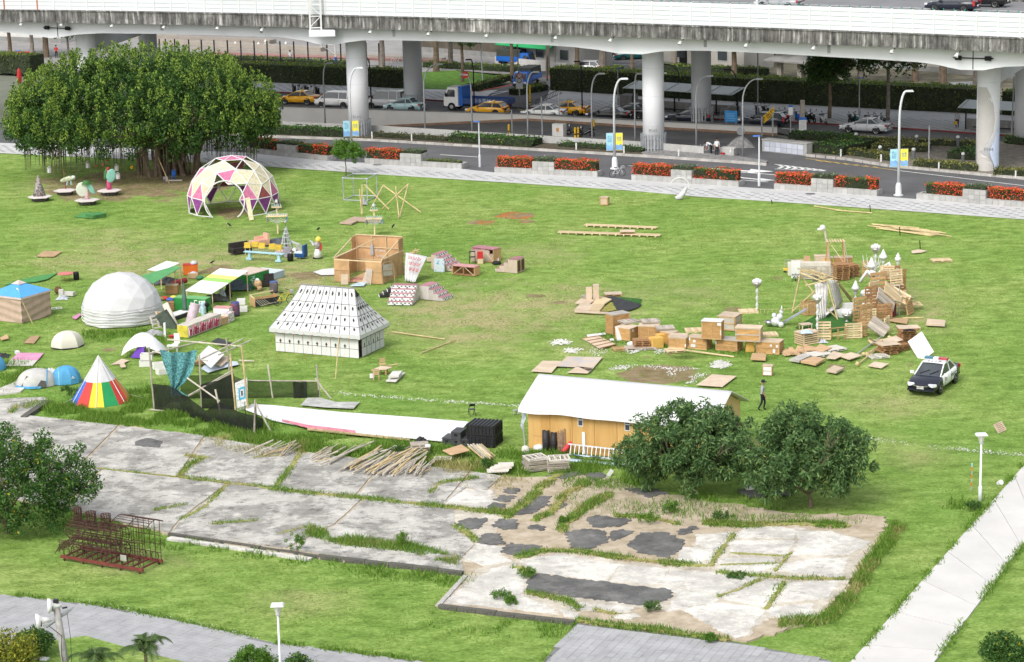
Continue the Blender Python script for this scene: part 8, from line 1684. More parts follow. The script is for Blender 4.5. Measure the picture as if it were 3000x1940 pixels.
def chandelier(lb_,px,py,tp_,w=1.9):
 b0=G(px,py);h=HT(px,py,tp_)/KW(b0);t=E('bottle_chandelier',lb_,'sculpture',b0,0,'bottle chandeliers');BT=mat('bottle_glass',(.32,.46,.44),.2,.3,5)
 P(t,'post',MB().bar((0,0,0),(0,0,h*.75),.12),WP);P(t,'finial',MB().ball((0,0,h-.25),.18,6).tube([(0,0,h-.2),(0,0,h)],[.1,.02],6),mat('bead_grey',(.45,.47,.45),.5,.4,6))
 for z,w_ in((h*.53,w),(h*.77,w*.48)):
  P(t,'tray',BX((0,0,z),(w_,w_*.5,.10)),WP);n_=int(w_*6)
  for k in range(n_):P(t,'bottle',LA([(.045,0),(.045,.16),(.018,.24)],6,(-w_/2+.08+(w_-.16)*k/max(1,n_-1),-w_*.2,z+.05)),BT)
 for k in range(4):r=.85*w/2*(1-.2*k);P(t,'bead_string',TU([(r*cos(a),-.2,h*.52-r*.75*sin(a))for a in lsp(.2,2.94,11)],.035,4),mat('bead_grey'))
 for s in(-1,1):P(t,'pendant',LA([(.03,0),(.12,-.1),(.1,-.4),(.03,-.5)],6,(s*w*.46,0,h*.5)),mat('pendant_%d'%s,(.3,.45,.6)if s>0 else(.25,.25,.27),.5,.3,3))
chandelier('two-tiered bottle chandelier on a wooden post by the pink dome',814,685,583);chandelier('bottle chandelier rising behind the wooden hut',1098,690,594,1.5)
t=E('bottle_tower','tapering wire tower sculpture with draped bead strings','sculpture',G(840,738));h=HT(840,738,650)/t.scale[0]
for k in range(10):a=k*.628;P(t,'rib',TU([(.75*cos(a),.75*sin(a),0),(.42*cos(a),.42*sin(a),h*.32),(.2*cos(a),.2*sin(a),h*.62),(.05,0,h*.85)],.04,4),mat('wire_grey',(.36,.39,.38),.5,.4,6))
for z,r in((.25,.6),(h*.3,.44),(h*.5,.3),(h*.62,.22),(h*.75,.14)):P(t,'ring',TU([(r*cos(a),r*sin(a),z)for a in lsp(0,6.283,13)],.05,4),mat('bead_grey'))
P(t,'core',TU([(0,0,0),(0,0,h*.6),(0,0,h)],[.1,.06,.02],6),mat('dark_core',(.08,.09,.09),.6));P(t,'tip',MB().ball((0,0,h),.12,6),mat('lilac'))
for k in range(6):P(t,'bead_string',TU([(.3,0,h*.4),(.8+.1*k,-.2,h*.25),(1.3+.1*k,-.3+.1*k,.05)],.03,4),mat('bead_grey'))
heap('tower_clutter','pink and white boxes at the foot of the wire tower','boxes',G(822,741),.55,.45,mat('pink_white',(.68,.5,.5),.7,.3,3),seed=41,sy=.5);heap('script_sign','black and white lettered panel pile beside the wire tower','panels',G(866,742),.65,.5,mat('mono_stripes',(.7,.68,.66),.8,.1,5,col2=(.08,.07,.07),lo=.46,hi=.5),seed=43,sy=.4);O('lilac_box',BX((0,0,.45),(.5,.4,.9)),mat('lilac_grey',(.38,.35,.42),.7,.1,2),'lilac grey box behind the black bin','box',G(841,753),.3)
t=E('mannequin_sculpture','patchwork figure sculpture with yellow wig and white skirt','sculpture',G(931,756));P(t,'skirt',LA([(.42,.08),(.3,.5),(.18,.85)],10),WH,True);P(t,'torso',LA([(.18,.8),(.3,1.15),(.26,1.4),(.1,1.5)],10),mat('patch_grey',(.30,.27,.27),.6,.5,6),True);P(t,'sleeve',TU([(.28,0,1.35),(.34,-.05,.95),(.22,-.1,.7)],.09,6),RED);P(t,'wig',MB().ball((.12,0,1.68),.27,9),mat('wig_yellow',(.75,.55,.10),.7,.15,6),True);P(t,'bouquet',MB().ball((-.45,0,1.4),.14,6).ball((-.6,.1,1.5),.1,6).ball((-.35,-.1,1.25),.14,6),mat('bead_grey'));P(t,'shoe',BX((-.25,-.2,.06),(.3,.15,.12)).box((.25,-.1,.06),(.35,.15,.12)),BK)
t=S1(E('steel_cube','open cube of galvanised tubes on the lawn','frame',G(1055,580)));c0=G(1055,580)
bb=[G(1007,586),G(1077,589),G(1105,574),G(1037,573)];hh=HT(1007,586,522)
for i in range(4):
 a,b_=bb[i]-c0,bb[(i+1)%4]-c0;up=Z_(hh);P(t,'tube',TU([a,b_],.05,6),SL);P(t,'tube',TU([a+up,b_+up],.05,6),SL);P(t,'post',TU([a,a+up],.05,6),SL);P(t,'clamp',MB().ball(tuple(a+up),.11,6),SL)
heap('chair_tangle','dark folded chair hanging inside the bamboo frames','chair',G(1068,600),.3,.7,GREY,seed=51)
for i,(a,ta,c,tc_)in enumerate([((1071,610),541,(1140,614),614),((1125,605),543,(1088,609),609),((1064,622),541,(1061,629),629),((1056,628),554,(1060,628),626),((1125,612),543,(1233,622),622),((1199,620),539,(1120,612),612),((1162,625),546,(1169,639),639),((1199,625),539,(1170,638),638)]):
 A=G(*a);A.z=HT(a[0],a[1],ta);B=G(*c);OS('bamboo_pole',TU([(0,0,0),B-A],.055,6),BAMB,('tall bamboo pole of the crossed frames beside the steel cube' if i<4 else 'bamboo pole of the crossed frames east of the steel cube'),'pole',A,0,'crossed bamboo frames')
bd_('timber_deck','L-shaped brown timber deck before the chandelier','deck',[(995,654),(1037,636),(1050,637),(1120,642),(1121,651),(1047,648),(1030,657)],mat('grey_deck',(.40,.30,.22),.8,.15,2),.1,.1)
h0,h1,h2=G(981,825),G(1120,833),G(1180,801);ex=h1-h0;HWd=ex.length/KW(h0);rz=atan2(ex.y,ex.x);HDp=4.7
hut=E('wooden_hut','roofless plywood hut with a tall back wall and doorway','hut',h0,rz);HP=mat('hut_ply',(.47,.29,.15),.8,.18,1.2,.05,rnd=.12)
def hp(x,y,z,w,d_,h,mt=HP):P(hut,'panel',BX((x,y,z),(w,d_,h)),mt)
for z in(.51,1.54):hp(HWd*.16,0,z,HWd*.32,.05,1.0);hp(HWd*.83,0,z,HWd*.33,.05,1.0)
for k in range(3):
 for z in(.51,1.54):hp(HWd,HDp*(k+.5)/3,z,.05,HDp/3-.03,1.0);hp(0,HDp*(k+.5)/3,z,.05,HDp/3-.03,1.0)
for k in range(3):
 for z in(.55,1.65,2.75):hp(HWd*(k+.5)/3,HDp,z,HWd/3-.03,.05,1.06)
for x in(0,HWd):hp(x,HDp-.5,2.65,.05,1.0,1.1)
for x in(.05,HWd*.35,HWd*.65,HWd-.05):P(hut,'stud',BX((x,HDp-.07,1.65),(.07,.07,3.3)),WP)
for z in(1.1,2.2,3.28):P(hut,'rail',BX((HWd/2,HDp-.08,z),(HWd,.07,.09)),WP)
P(hut,'rail',BX((HWd/2,0,1.95),(HWd,.06,.08)),WP);P(hut,'rail',BX((HWd,HDp/2,2.08),(.08,HDp,.08)).box((0,HDp/2,2.08),(.08,HDp,.08)),WP)
for x,x1 in((0,0),(HWd,HWd),(.1,HWd*.5)):P(hut,'roof_pole',MB().bar((x,0,2.1),(x1,HDp-.9,3.1),.08),WP)
P(hut,'floor',BX((HWd*.5,HDp*.45,.06),(HWd*.5,HDp*.8,.08)),PLY);P(hut,'garment',BX((HWd*.35,HDp-.15,2.0),(.35,.1,.9),0,0,None,(.6,1)),GREY)
for s,z in(('Project',1.95),('Urban',1.45)):text(hut,s,.3,(HWd*.52,HDp-.04-.02,z),(R(90),0,0),WB)
for k in range(7):P(hut,'white_tube',TU([(HWd*.62+.13*k,-.5,0),(HWd*.70+.08*k,-.08,1.3)],.022,5),WH)
heap('red_planks','reddish plank heap in the hut doorway','planks',G(1046,822),.7,.25,mat('reddish',(.42,.20,.15),.8,.2,3),seed=61);O('leaning_board',BX((0,0,.45),(.6,.05,.9)),PLYP,'pale board leaning on the hut front','board',G(1010,834)).rotation_euler.x=R(-12)
t=E('drying_rack','bent cane frame leaning on the hut side wall','frame',G(1140,832),R(35));P(t,'frame_tube',TU([(-.6,0,0),(-.6,.15,1.6),(-.3,.2,1.9),(.4,.2,1.9),(.6,.15,1.6),(.6,0,0)],.035,5).tube([(-.6,.12,1.2),(.6,.12,1.2)],.03,5),mat('cane_brown',(.38,.26,.15),.7));P(t,'screen',BX((0,.16,1.2),(.95,.03,1.0)),mat('screen_grey',(.28,.26,.22),.8))
bn=drape('white banner cloth with red scribbled writing by the hut',(1189,740),(1251,752),2.3,1.9,(1186,822),(1215,828),.1,2,WHITEC,.1,26,'scribbled_banner')
bq=[G(1189,740,1.93),G(1251,752,1.6),G(1186,822,.1),G(1215,828,.1)];tc_=(CAMP-bq[0]).normalized()*.3
for k in range(9):
 u,v=.15+.23*(k%3)+.05*(k//3),.08+.2*(k//3);P(bn,'red_writing',TU([bq[0].lerp(bq[1],u+du).lerp(bq[2].lerp(bq[3],u+du),v+dv)+tc_ for du,dv in((0,.12),(.03,0),(.09,.04),(.06,.13),(.14,.1),(.16,.02))],.025,4),RED)
t=E('cane_rack','tangle of canes and netting behind the white banner','rack',G(1215,800));[P(t,'cane',TU([(U(-1,.8),U(-.4,.4),U(1.5,1.9)),(U(-1,.8),U(-.4,.4),U(1.6,2.2))],.04,4),BAMB)for k in range(14)]
def stair(lb_,px,py,rz,n_,w,run,rise,side,nx_=5,tread=None,top=.6,back=None,open_=False):
 t=E('stair_block',lb_,'stairs',G(px,py),rz,'chequered stair blocks');L_=run*n_+top;H_=rise*(n_+1)
 for k in range(n_+1):
  x0=-L_/2 if k==n_ else-L_/2+top+run*(n_-1-k);x1=-L_/2+top+run*(n_-1-k)+run if k<n_ else-L_/2+top;z1=rise*(k+1)
  if k==n_:x0,x1=-L_/2,-L_/2+top
  P(t,'step',BX(((x0+x1)/2,0,z1/2),(x1-x0-.006,w,z1-.03)),side);P(t,'tread',BX(((x0+x1)/2,0,z1-.01),(x1-x0,w+.02,.022)),tread or mat('rose_tread',(.36,.17,.19),.75,.12,2))
  P(t,'riser',BX((x1+.006,0,z1-rise/2-.02),(.02,w,rise-.04)),WB)
  for j in range(nx_):
   for q in((0,1)if j%2 else(k%2,)):
    P(t,'riser_tile',BX((x1+.019,-w/2+w*(j+.3+.4*(q))/nx_,z1-rise*(.3+.4*q)-.02),(.012,w/nx_*.40,rise*.34)),mat('bottle_green',(.015,.06,.045),.5,.1,3))
 if open_:
  P(t,'open_back',BX((-L_/2-.006,0,H_*.48),(.02,w-.2,H_*.8)),mat('inner_dark',(.10,.06,.035),.9));P(t,'frame',BX((-L_/2-.02,0,H_*.5),(.04,.08,H_)).box((-L_/2-.02,-w/2+.04,H_*.5),(.04,.08,H_)).box((-L_/2-.02,w/2-.04,H_*.5),(.04,.08,H_)),WP)
 return t
CARD=mat('card_grey',(.46,.43,.40),.8,.08,2);CARDB=mat('card_brown',(.46,.37,.30),.8,.08,2)
stair('chequered stairs with a blue painted side panel',1312,787,R(-30),4,1.9,.42,.27,CARDB,5,None,.5);g_=G(1288,792);O('stair_side_panel',BX((0,0,.6),(.95,.03,1.2)),mat('floral_blue',(.10,.34,.58),.8,.1,4,col2=(.55,.62,.66),lo=.55,hi=.62),'blue flower-painted panel on the stair side','panel',G(1287,797),R(-14))  # flower-painted side panel of these stairs, left as a separate object
stair('large chequered stairs facing the lawn at the front of the group',1182,885,R(-102),4,2.1,.42,.27,CARD,6,None,.7);stair('chequered stairs descending beside the front stairs',1278,874,R(-30),3,1.7,.45,.30,CARD,6,None,.9);stair('all black steps beside the front stairs',1136,868,R(190),3,.8,.36,.22,BLK2,0,BLK2,.4)
stair('upturned stair block with open wooden back',1495,794,R(152),3,1.5,.42,.3,CARDB,0,None,.8,None,True);stair('stair block seen from its open back near the tyre',1424,762,R(-8),2,1.5,.4,.35,CARDB,0,None,1.6)
def openbox(lb_,p1,p2,dep,h,mt,topm):
 A,B=G(*p1),G(*p2);d=B-A;t=E('open_box',lb_,'box',A,atan2(d.y,d.x));w=d.length/t.scale[0];P(t,'back',BX((w/2,dep,h/2),(w,.04,h)),WR_);P(t,'top',BX((w/2,dep/2,h),(w+.03,dep+.03,.05)),topm)
 for x in(.02,w/2,w-.02):P(t,'side',BX((x,dep/2,h/2),(.05,dep,h)),mt)
 P(t,'brace',MB().bar((.1,.05,.05),(w/2-.1,.05,h-.05),.05).bar((w-.1,.05,.05),(w/2+.1,.05,h-.05),.05),WP);P(t,'floor',BX((w/2,dep/2,.03),(w,dep,.05)),WR_);return t
openbox('low open-fronted box with pink top between the stairs',(1325,804),(1390,810),1.0,.78,WOOD,mat('pink_top'));openbox('open-fronted wooden box under a rose top behind the low box',(1383,762),(1446,770),1.1,1.15,WOOD,MC['rose_tread'])
O('tyre',TU([(.3*cos(a),.3*sin(a),.12)for a in lsp(0,6.283,17)],.12,7),TYRE,'black tyre lying beside the stair blocks','tyre',G(1455,774));t=E('red_lantern','red lantern box on a black rack between the boxes','lantern',G(1404,772));P(t,'rack',BX((-.35,0,.55),(.05,.05,1.1)).box((-.85,0,.55),(.05,.05,1.1)).box((-.6,0,1.08),(.55,.3,.05)).box((-.6,0,.6),(.55,.3,.05)),BK);P(t,'box',BX((.1,0,.75),(.5,.4,.6)),RED);P(t,'stand',BX((.1,0,.22),(.5,.4,.45)),WP)
O('wood_offcut',BX((0,0,.25),(.7,.4,.3)),PLYP,'pale offcut board beside the stairs','board',G(1262,768))
HEXT=mat('hex_top',(.62,.52,.50),.8,.25,5,col2=(.66,.62,.60))
def hextable(lb_,px,py,r,h=.42):
 t=E('hexagonal_table',lb_,'table',G(px,py),.2,'hexagonal tables under the banyan');P(t,'tabletop',MB().prism([(r*cos(a),r*sin(a))for a in np.arange(0,6.28,1.0472)],h-.06,h),HEXT)
 for a in np.arange(.5,6.28,1.0472):P(t,'leg',BX((r*.6*cos(a),r*.6*sin(a),h/2-.03),(.10,.10,h-.06)),BLK2)
 P(t,'fringe',LA([(r*.7,.05),(r*.7,h-.1)],12),mat('dark_fringe',(.07,.065,.06),.9,.5,6));return t
hextable('hexagonal table with a patchwork cone on it',118,588,1.18);hextable('hexagonal table with an animal figure on a mast',191,570,1.1);hextable('hexagonal table with a white leaf plant sculpture',256,598,1.2);hextable('hexagonal table with a pink-stemmed leaf sculpture',321,570,1.18)
O('patchwork_cone',LA([(.62,0),(.4,.8),(.2,1.5),(.03,2.0)],14),mat('patchwork',(.42,.36,.31),.8,.4,6,col2=(.13,.12,.14),lo=.45,hi=.55),'tall patchwork cone on a hexagonal table','cone',G(116,586)+Z_(.38),0,None,True)
def leafobj(t,name,c,rx,rz_,mt,tilt=0):o=P(t,name,LA([(.02,-1),(.5,-.8),(.88,-.4),(1,.05),(.85,.5),(.5,.85),(.02,1)],16,(0,0,0),0,.07),mt,True,None,c);o.scale=(rx,1,rz_);o.rotation_euler=(0,tilt,.2)
t=E('leaf_sculpture','pale leaf plant sculpture with striped stem','sculpture',G(256,596)+Z_(.38));P(t,'stem',LA([(.26,0),(.16,.6),(.12,1.5)],10),mat('striped_pink',(.6,.4,.42),.8,.3,7),True);leafobj(t,'white_leaf',(-.4,-.2,.95),.58,.72,mat('pale_leaf',(.58,.60,.50),.7,.08,3));leafobj(t,'green_leaf',(.45,-.1,1.0),.25,.65,mat('teal_leaf',(.20,.42,.34),.7,.15,3),-.5);P(t,'top_leaves',LA([(.5,1.45),(.3,1.75),(.05,1.8)],8),mat('dark_teal',(.06,.16,.05),.7,.3,4))
t=E('leaf_sculpture','green leaf sculpture with bright pink stem','sculpture',G(321,568)+Z_(.38));P(t,'stem',LA([(.24,0),(.2,.8),(.1,1.9)],10),mat('hot_pink',(.55,.08,.20),.7,.3,7),True);leafobj(t,'green_leaf',(.28,-.2,1.35),.47,.70,mat('teal_leaf'),.25);leafobj(t,'dark_leaf',(-.25,0,1.5),.18,.6,mat('dark_teal'),.2);P(t,'bud',MB().ball((0,0,2.05),.14,8),RED)
t=E('animal_sculpture','green and yellow papier animal figure on a mast','sculpture',G(193,566)+Z_(.38));P(t,'mast',TU([(0,0,0),(-.05,0,1.8)],.06,6),mat('mast_brown',(.22,.08,.06),.7));P(t,'body',TU([(-.45,0,.75),(.0,0,.9),(.5,0,1.0),(.95,0,.95)],[.12,.24,.26,.1],9),mat('papier',(.42,.46,.30),.8,.35,4),True);P(t,'head',TU([(.7,0,1.1),(1.0,0,1.15)],[.18,.1],8),WH,True);P(t,'legs',TU([(.3,0,.9),(.15,-.1,.35)],.09,6).tube([(.55,.0,.9),(.6,-.1,.4)],.09,6),mat('pale_teal',(.30,.45,.42),.8));P(t,'tail',TU([(0,.1,1.0),(.15,.1,1.5),(.4,.1,1.2)],.05,5),mat('dark_teal'))
def lantern(lb_,px,gy,py,mt,cage=True,r=.2):
 b0=G(px,gy);z=HT(px,gy,py);t=E('birdcage' if cage else 'paper_lantern',lb_,'birdcage' if cage else 'lantern',b0+Z_(z),0,'birdcages hung from the banyan' if cage else None)
 if cage:
  for k in range(8):a=k*.785;P(t,'bar',TU([(r*cos(a),r*sin(a),-.3),(r*cos(a),r*sin(a),.15),(0,0,.34)],.016,4),mt)
  P(t,'tray',LA([(r*1.05,-.34),(r*1.05,-.3)],10),mt);P(t,'cloth',LA([(r*.9,-.28),(r*.9,.1)],8),mt)
 else:P(t,'body',MB().ball((0,0,0),r,8),mt,True)
 P(t,'cord',TU([(0,0,.3 if cage else r),(0,0,1.6)],.01,3),BK)
for a in[('white birdcage hanging over the open lawn',147,535,496,WH),('white birdcage hanging in the banyan shade',261,535,482,WH),('upper of two stacked birdcages by the pink-stemmed sculpture',344,540,490,WH),('lower of two stacked birdcages by the pink-stemmed sculpture',347,542,514,WH),('red paper lantern in the banyan shade',306,535,481,mat('coral'),False),('orange paper lantern in the banyan shade',284,535,486,mat('orange_paint'),False,.14),('small red lantern on a stick',318,535,470,RED,False,.16),('straw hat hanging from the banyan trunk',389,535,491,YEL,False,.18)]:lantern(*a)
O('bamboo_pole',TU([(0,0,0),(-.95,0,2.6)],.05,5),BAMB,'bamboo pole leaning on the banyan trunk','pole',G(496,538));O('blue_chair',BX((0,0,.4),(.4,.35,.08)).box((0,.16,.7),(.4,.06,.5)).box((-.15,0,.2),(.05,.3,.4)).box((.15,0,.2),(.05,.3,.4)),BLUE,'small blue plastic chair at the banyan foot','chair',G(509,527));O('pale_box',BX((0,0,.15),(.45,.35,.3)),mat('lilac_grey'),'lilac box at the banyan foot','box',G(486,526));O('grey_plank',BX((0,0,.08),(1.6,.3,.12)),WG,'grey plank at the banyan foot','plank',G(510,531))
bx_('green_block','low green block with dark front on the west lawn','block',(273,642),(312,635),1.2,.28,mat('dark_teal'),mat('green_carpet'))
def crow(px,py,lb,h=0):t=E('crow',lb,'bird',G(px,py)+Z_(h),U(0,6));P(t,'body',TU([(-.22,0,.14),(-.05,0,.2),(.1,0,.3),(.2,0,.36),(.3,0,.33)],[.02,.08,.08,.055,.01],7),BK,True);P(t,'legs',TU([(0,.03,0),(0,.03,.18)],.012,3).tube([(0,-.03,0),(0,-.03,.18)],.012,3),BK)
for a in[(673,666,'black bird on grass in front of the pink dome'),(932,678,'black bird on grass left of the hut chandelier'),(1151,670,'black bird on grass right of the hut chandelier'),(621,776,'black bird on the worn ground by the camp')]:crow(*a)
A,B=G(179,1641),G(420,1683);d=B-A;TLn=d.length/KW(A);lc=E('rod_locomotive','rusty steel rod frame shaped like a steam locomotive','sculpture',A,atan2(d.y,d.x));TW=2.1
for y in(0,TW):P(lc,'base_beam',BX((TLn/2,y,.28),(TLn,.12,.2)),mat('red_rust',(.17,.045,.035),.8,.25,2))
for k in range(9):P(lc,'sleeper',BX((.3+(TLn-.6)*k/8,TW/2,.30),(.09,TW-.12,.09)),mat('red_rust'))
for k in range(5):P(lc,'foot',BX((.3+(TLn-.6)*k/4,0,.1),(.1,.1,.22)).box((.3+(TLn-.6)*k/4,TW,.1),(.1,.1,.22)),RUST)
def ring(par,c,r,ax,nm='hoop',rr=.026,n_=18):
 pts=[]
 for a in lsp(0,6.283,n_):u,v=r*cos(a),r*sin(a);pts.append((c[0],c[1]+u,c[2]+v)if ax=='x' else((c[0]+u,c[1],c[2]+v)if ax=='y' else(c[0]+u,c[1]+v,c[2])))
 P(par,nm,TU(pts,rr,4),RUST)
def rod(a,b_,r=.024):P(lc,'rod',TU([a,b_],r,4),RUST)
bz_,br=2.0,.68;bx0,bx1=.25,TLn*.66
for k in range(9):ring(lc,(bx0+(bx1-bx0)*k/8,TW/2,bz_),br,'x')
for k in range(16):a=k*.3927;y,z=TW/2+br*cos(a),bz_+br*sin(a);rod((bx0,y,z),(bx1,y,z))
for x in(TLn*.12,TLn*.28,TLn*.46):
 r_,z0,z1=(.26,2.6,3.5)if x<TLn*.2 else(.34,2.6,3.35)
 for z in(z0,(z0+z1)/2,z1):ring(lc,(x,TW/2,z),r_,'z','chimney_hoop',.03)
 for k in range(12):a=k*.5236;rod((x+r_*cos(a),TW/2+r_*sin(a),z0-.1),(x+r_*cos(a),TW/2+r_*sin(a),z1),.022)
 for k in range(3):a=k*1.047;rod((x+r_*cos(a),TW/2+r_*sin(a),z1),(x-r_*cos(a),TW/2-r_*sin(a),z1),.02)
cx0,cx1=TLn*.68,TLn*1.0
for y in(.1,TW-.1):
 for k in range(6):rod((cx0+(cx1-cx0)*k/5,y,.4),(cx0+(cx1-cx0)*k/5,y,3.2))
 for z in(.9,1.5,2.1,3.2):rod((cx0-.2,y,z),(cx1+(.3 if z>3 else 0),y,z))
for k in range(9):y=.1+(TW-.2)*k/8;rod((cx0-.35,y,3.15+.35*sin(pi*k/8)),(cx1+.35,y,3.15+.35*sin(pi*k/8)))
for x in(cx0-.35,(cx0+cx1)/2,cx1+.35):P(lc,'roof_hoop',TU([(x,.1+(TW-.2)*k/8,3.15+.35*sin(pi*k/8))for k in range(9)],.026,4),RUST)
for y in(.05,TW-.05):
 for x in(TLn*.2,TLn*.38,TLn*.56):ring(lc,(x,y,.78),.5,'y','wheel_hoop',.035);[rod((x,y,.78),(x+.5*cos(a),y,.78+.5*sin(a)),.018)for a in np.arange(0,6.28,.785)]
 for x in(TLn*.07,TLn*.78,TLn*.92):ring(lc,(x,y,.6),.3,'y','wheel_hoop',.03)
 for z in(1.05,1.25,1.4):rod((-.2,y,z),(TLn*.7,y,z))
 for k in range(14):rod((-.1+TLn*.75*k/13,y,.4),(-.1+TLn*.75*k/13,y,1.4),.02)
for k in range(7):rod((-.5+.1*k,.1,.5+.12*k),(-.5+.1*k,TW-.1,.5+.12*k))
for y in lsp(.1,TW-.1,6):rod((-.6,y,.35),(.15,y,1.35))
rs=RSt(77)
for k in range(70):x,y,z=rs.rand()*TLn*.72,rs.rand()*TW,.5+rs.rand()*1.5;rod((x,y,z),(x+rs.normal()*.5,y+rs.normal()*.3,z+rs.normal()*.3),.02)
for k in range(40):y_=.2+rs.rand()*(TW-.4);z=1.0+1.6*rs.rand();rod((bx0+rs.rand()*.5,y_,z),(bx1-rs.rand()*.5,y_,z),.018)
P(lc,'plaque',BX((TLn*.78,-.08,.95),(.5,.03,.4)),mat('plaque_grey',(.34,.34,.30),.7))
def solar(lb_,px,py,top):
 t=E('solar_lamp',lb_,'lamp post',G(px,py),0,'white lamp posts beside the paths');h=HT(px,py,top)/t.scale[0];P(t,'pole',LA([(.13,0),(.13,h*.22),(.075,h*.24),(.065,h-.55)],12),mat('lamp_white',(.68,.70,.73),.5,.05,1),True);P(t,'lantern',LA([(.14,h-.6),(.28,h-.18),(.30,h-.16)],4),mat('lamp_glass',(.62,.62,.56),.3,.1,2));P(t,'cap',BX((0,0,h-.1),(.82,.66,.11),0,0,None,(.8,.8)),WH)
 P(t,'collar',LA([(.16,h-.75),(.12,h-.6)],8),GREY)
solar('white solar lamp post beside the pale concrete path',2871,1470,1268);solar('white solar lamp post on the grey paved path',823,1990,1767)
t=E('marker_rod','orange and blue striped marker rod near the solar lamp','rod',G(2846,1436));[P(t,'band',LA([(.045,.28*k),(.045,.28*k+.27)],6),mat('band_orange',(.6,.15,.02),.6)if k%2 else(mat('pale_blue_paint')if k>4 else GREY))for k in range(7)]
t=E('floodlight_pole','concrete pole with two big white floodlights in the near corner','pole',G(206,2040));h=HT(206,2040,1756)/t.scale[0];P(t,'pole',TU([(0,0,0),(-.5,0,h)],[.24,.2],12),mat('pole_concrete',(.30,.29,.27),.85,.2,3),True)
P(t,'crossarm',MB().bar((-1.25,-.3,h-1.62),(.45,.5,h-.68),.12,.14).bar((-1.15,-.1,h-1.75),(.3,.75,h-.9),.1,.1),GREY)
def flood(c,ax):
 q=Vc(ax).normalized();c=Vc(c);fl=P(t,'floodlight',TU([c-q*.5,c-q*.2,c+q*.05,c+q*.16,c+q*.32,c+q*.36],[.12,.17,.26,.42,.47,.42],16),mat('flood_white',(.74,.74,.72),.45,.06,2),True);P(fl,'lens',TU([c+q*.345,c+q*.372],.37,16),mat('flood_lens',(.55,.56,.56),.15,.1,2));P(fl,'bracket',TU([c+Vc((0,-.25,-.3)),c+Vc((0,-.3,0)),c+Vc((0,-.1,.2))],.03,5),BK)
flood((-.62,-.1,h-.35),(-1,-.25,.05));flood((-1.35,-.2,h-1.25),(-1,-.25,-.05))
P(t,'cable',TU([(-.9,-.3,h-1.6),(-.2,-.35,h-2.2),(-.3,-.3,h-3.4),(.0,-.3,.5)],.022,4).tube([(.1,.3,h-1.0),(.3,-.2,h-2.4),(.25,-.3,1.0)],.018,4),BK);P(t,'lamp_socket',BX((-.45,-.1,h-.05),(.3,.25,.2)).box((.05,-.1,h-.5),(.3,.1,.08),.5),BLK2)
# ---------------- street furniture and traffic under the viaduct
def lamp(lb_,px,py,tx,ty,r=.09,mt=GREY,head='arm',gp='curved grey street lamps',base=0):
 b0=G(px,py);t=S1(E('street_lamp',lb_,'street lamp',b0,0,gp));h=HT(px,py,ty);s=.028*(py+671);dx=(tx-px)/s
 if head=='arm':
  n_=9;pts=[(0,0,0),(0,0,h*.72)]+[(dx*(1-cos(k*pi/2/n_))*1.0,0,h*.72+h*.28*sin(k*pi/2/n_))for k in range(1,n_+1)]
  P(t,'pole',TU(pts,[r]+[r*.75]*n_+[r*.6],7),mt,True);P(t,'lamp_head',BX((dx+(.25 if dx>0 else-.25),0,h+.02),(.7,.26,.14),0,0,None,(.8,.7)),mt)
 elif head=='solar':
  P(t,'pole',LA([(r*1.3,0),(r*1.3,1.1),(r*.8,1.15),(r*.7,h)],8),mt);P(t,'blue_panel',BX((dx,0,h+.04),(.6,.35,.08),0,0,Matrix.Rotation(-.25,3,'X')),mat('solar_blue',(.06,.18,.55),.3,.1,2))
 else:P(t,'pole',TU([(0,0,0),(dx,0,h)],r,7),mt)
 if base:P(t,'plinth',LA([(.42,0),(.40,.12),(.26,.16),(.24,.9),(.16,1.1)],12),mt,True)
 return t,h
LW=mat('lamp_pole_white',(.58,.60,.61),.45,.05,1)
def banners(t,z0,z1,lb_=''):
 for s,c,n_ in((-1,(.36,.62,.72),'blue_banner'),(1,(.80,.68,.08),'yellow_banner')):
  b_=P(t,n_,BX((s*.42,-.1,(z0+z1)/2),(.62,.02,z1-z0)),mat(n_,c,.7,.06,2,rnd=0));x0=s*.42
  P(b_,'banner_wave',MB().prism([(x0-.3,0),(x0+.3,0),(x0+.3,.35),(x0+.15,.55),(x0-.05,.4),(x0-.3,.5)],0,.008),mat('banner_wave',(.22,.42,.70),.7)).matrix_local=Matrix.Translation((0,-.115,z0+.04))@Matrix.Rotation(pi/2,4,'X')
  text(b_,'華山\n文創\n園區' if s<0 else '創意\n生活',.2,(x0,-.118,(z0+z1)/2+.25),(R(90),0,0),mat('banner_ink',(.15,.35,.5)if s<0 else(.3,.2,.05),.8))
  P(t,'banner_rod',TU([(0,-.05,z1+.02),(s*.75,-.1,z1+.02)],.02,4).tube([(0,-.05,z0-.02),(s*.75,-.1,z0-.02)],.02,4),SL)
for px,py,tx,ty,lb in[(1801,496,1824,232,'tall white lamp post with banners by the parked bicycle'),(2632,574,2650,268,'tall white lamp post with banners on the east walk')]:
 t,h=lamp(lb,px,py,tx,ty,.13,LW,'arm','tall white lamp posts with banners',1);z0,z1=HT(px,py,440 if px<2000 else 488),HT(px,py,390 if px<2000 else 437);banners(t,z0,z1)
t,h=lamp('tall lamp post with banners in front of the white column',1031,440,1055,200,.11,LW,'arm','tall white lamp posts with banners');banners(t,HT(1031,440,399),HT(1031,440,354))
lamp('slim lamp with a blue solar head between planters',1406,490,1400,358,.09,LW,'solar','solar street lamps');lamp('slim lamp with a blue solar head beside the fourth planter',2224,546,2216,400,.09,LW,'solar','solar street lamps');lamp('blue-headed lamp before the bus shelter',1811,320,1815,202,.08,GREY,'solar','solar street lamps');lamp('blue-headed lamp behind the silver sedan',2517,348,2521,230,.08,GREY,'solar','solar street lamps');lamp('lamp with blue head behind the banyan crown',56,215,58,150,.08,GREY,'solar','solar street lamps')
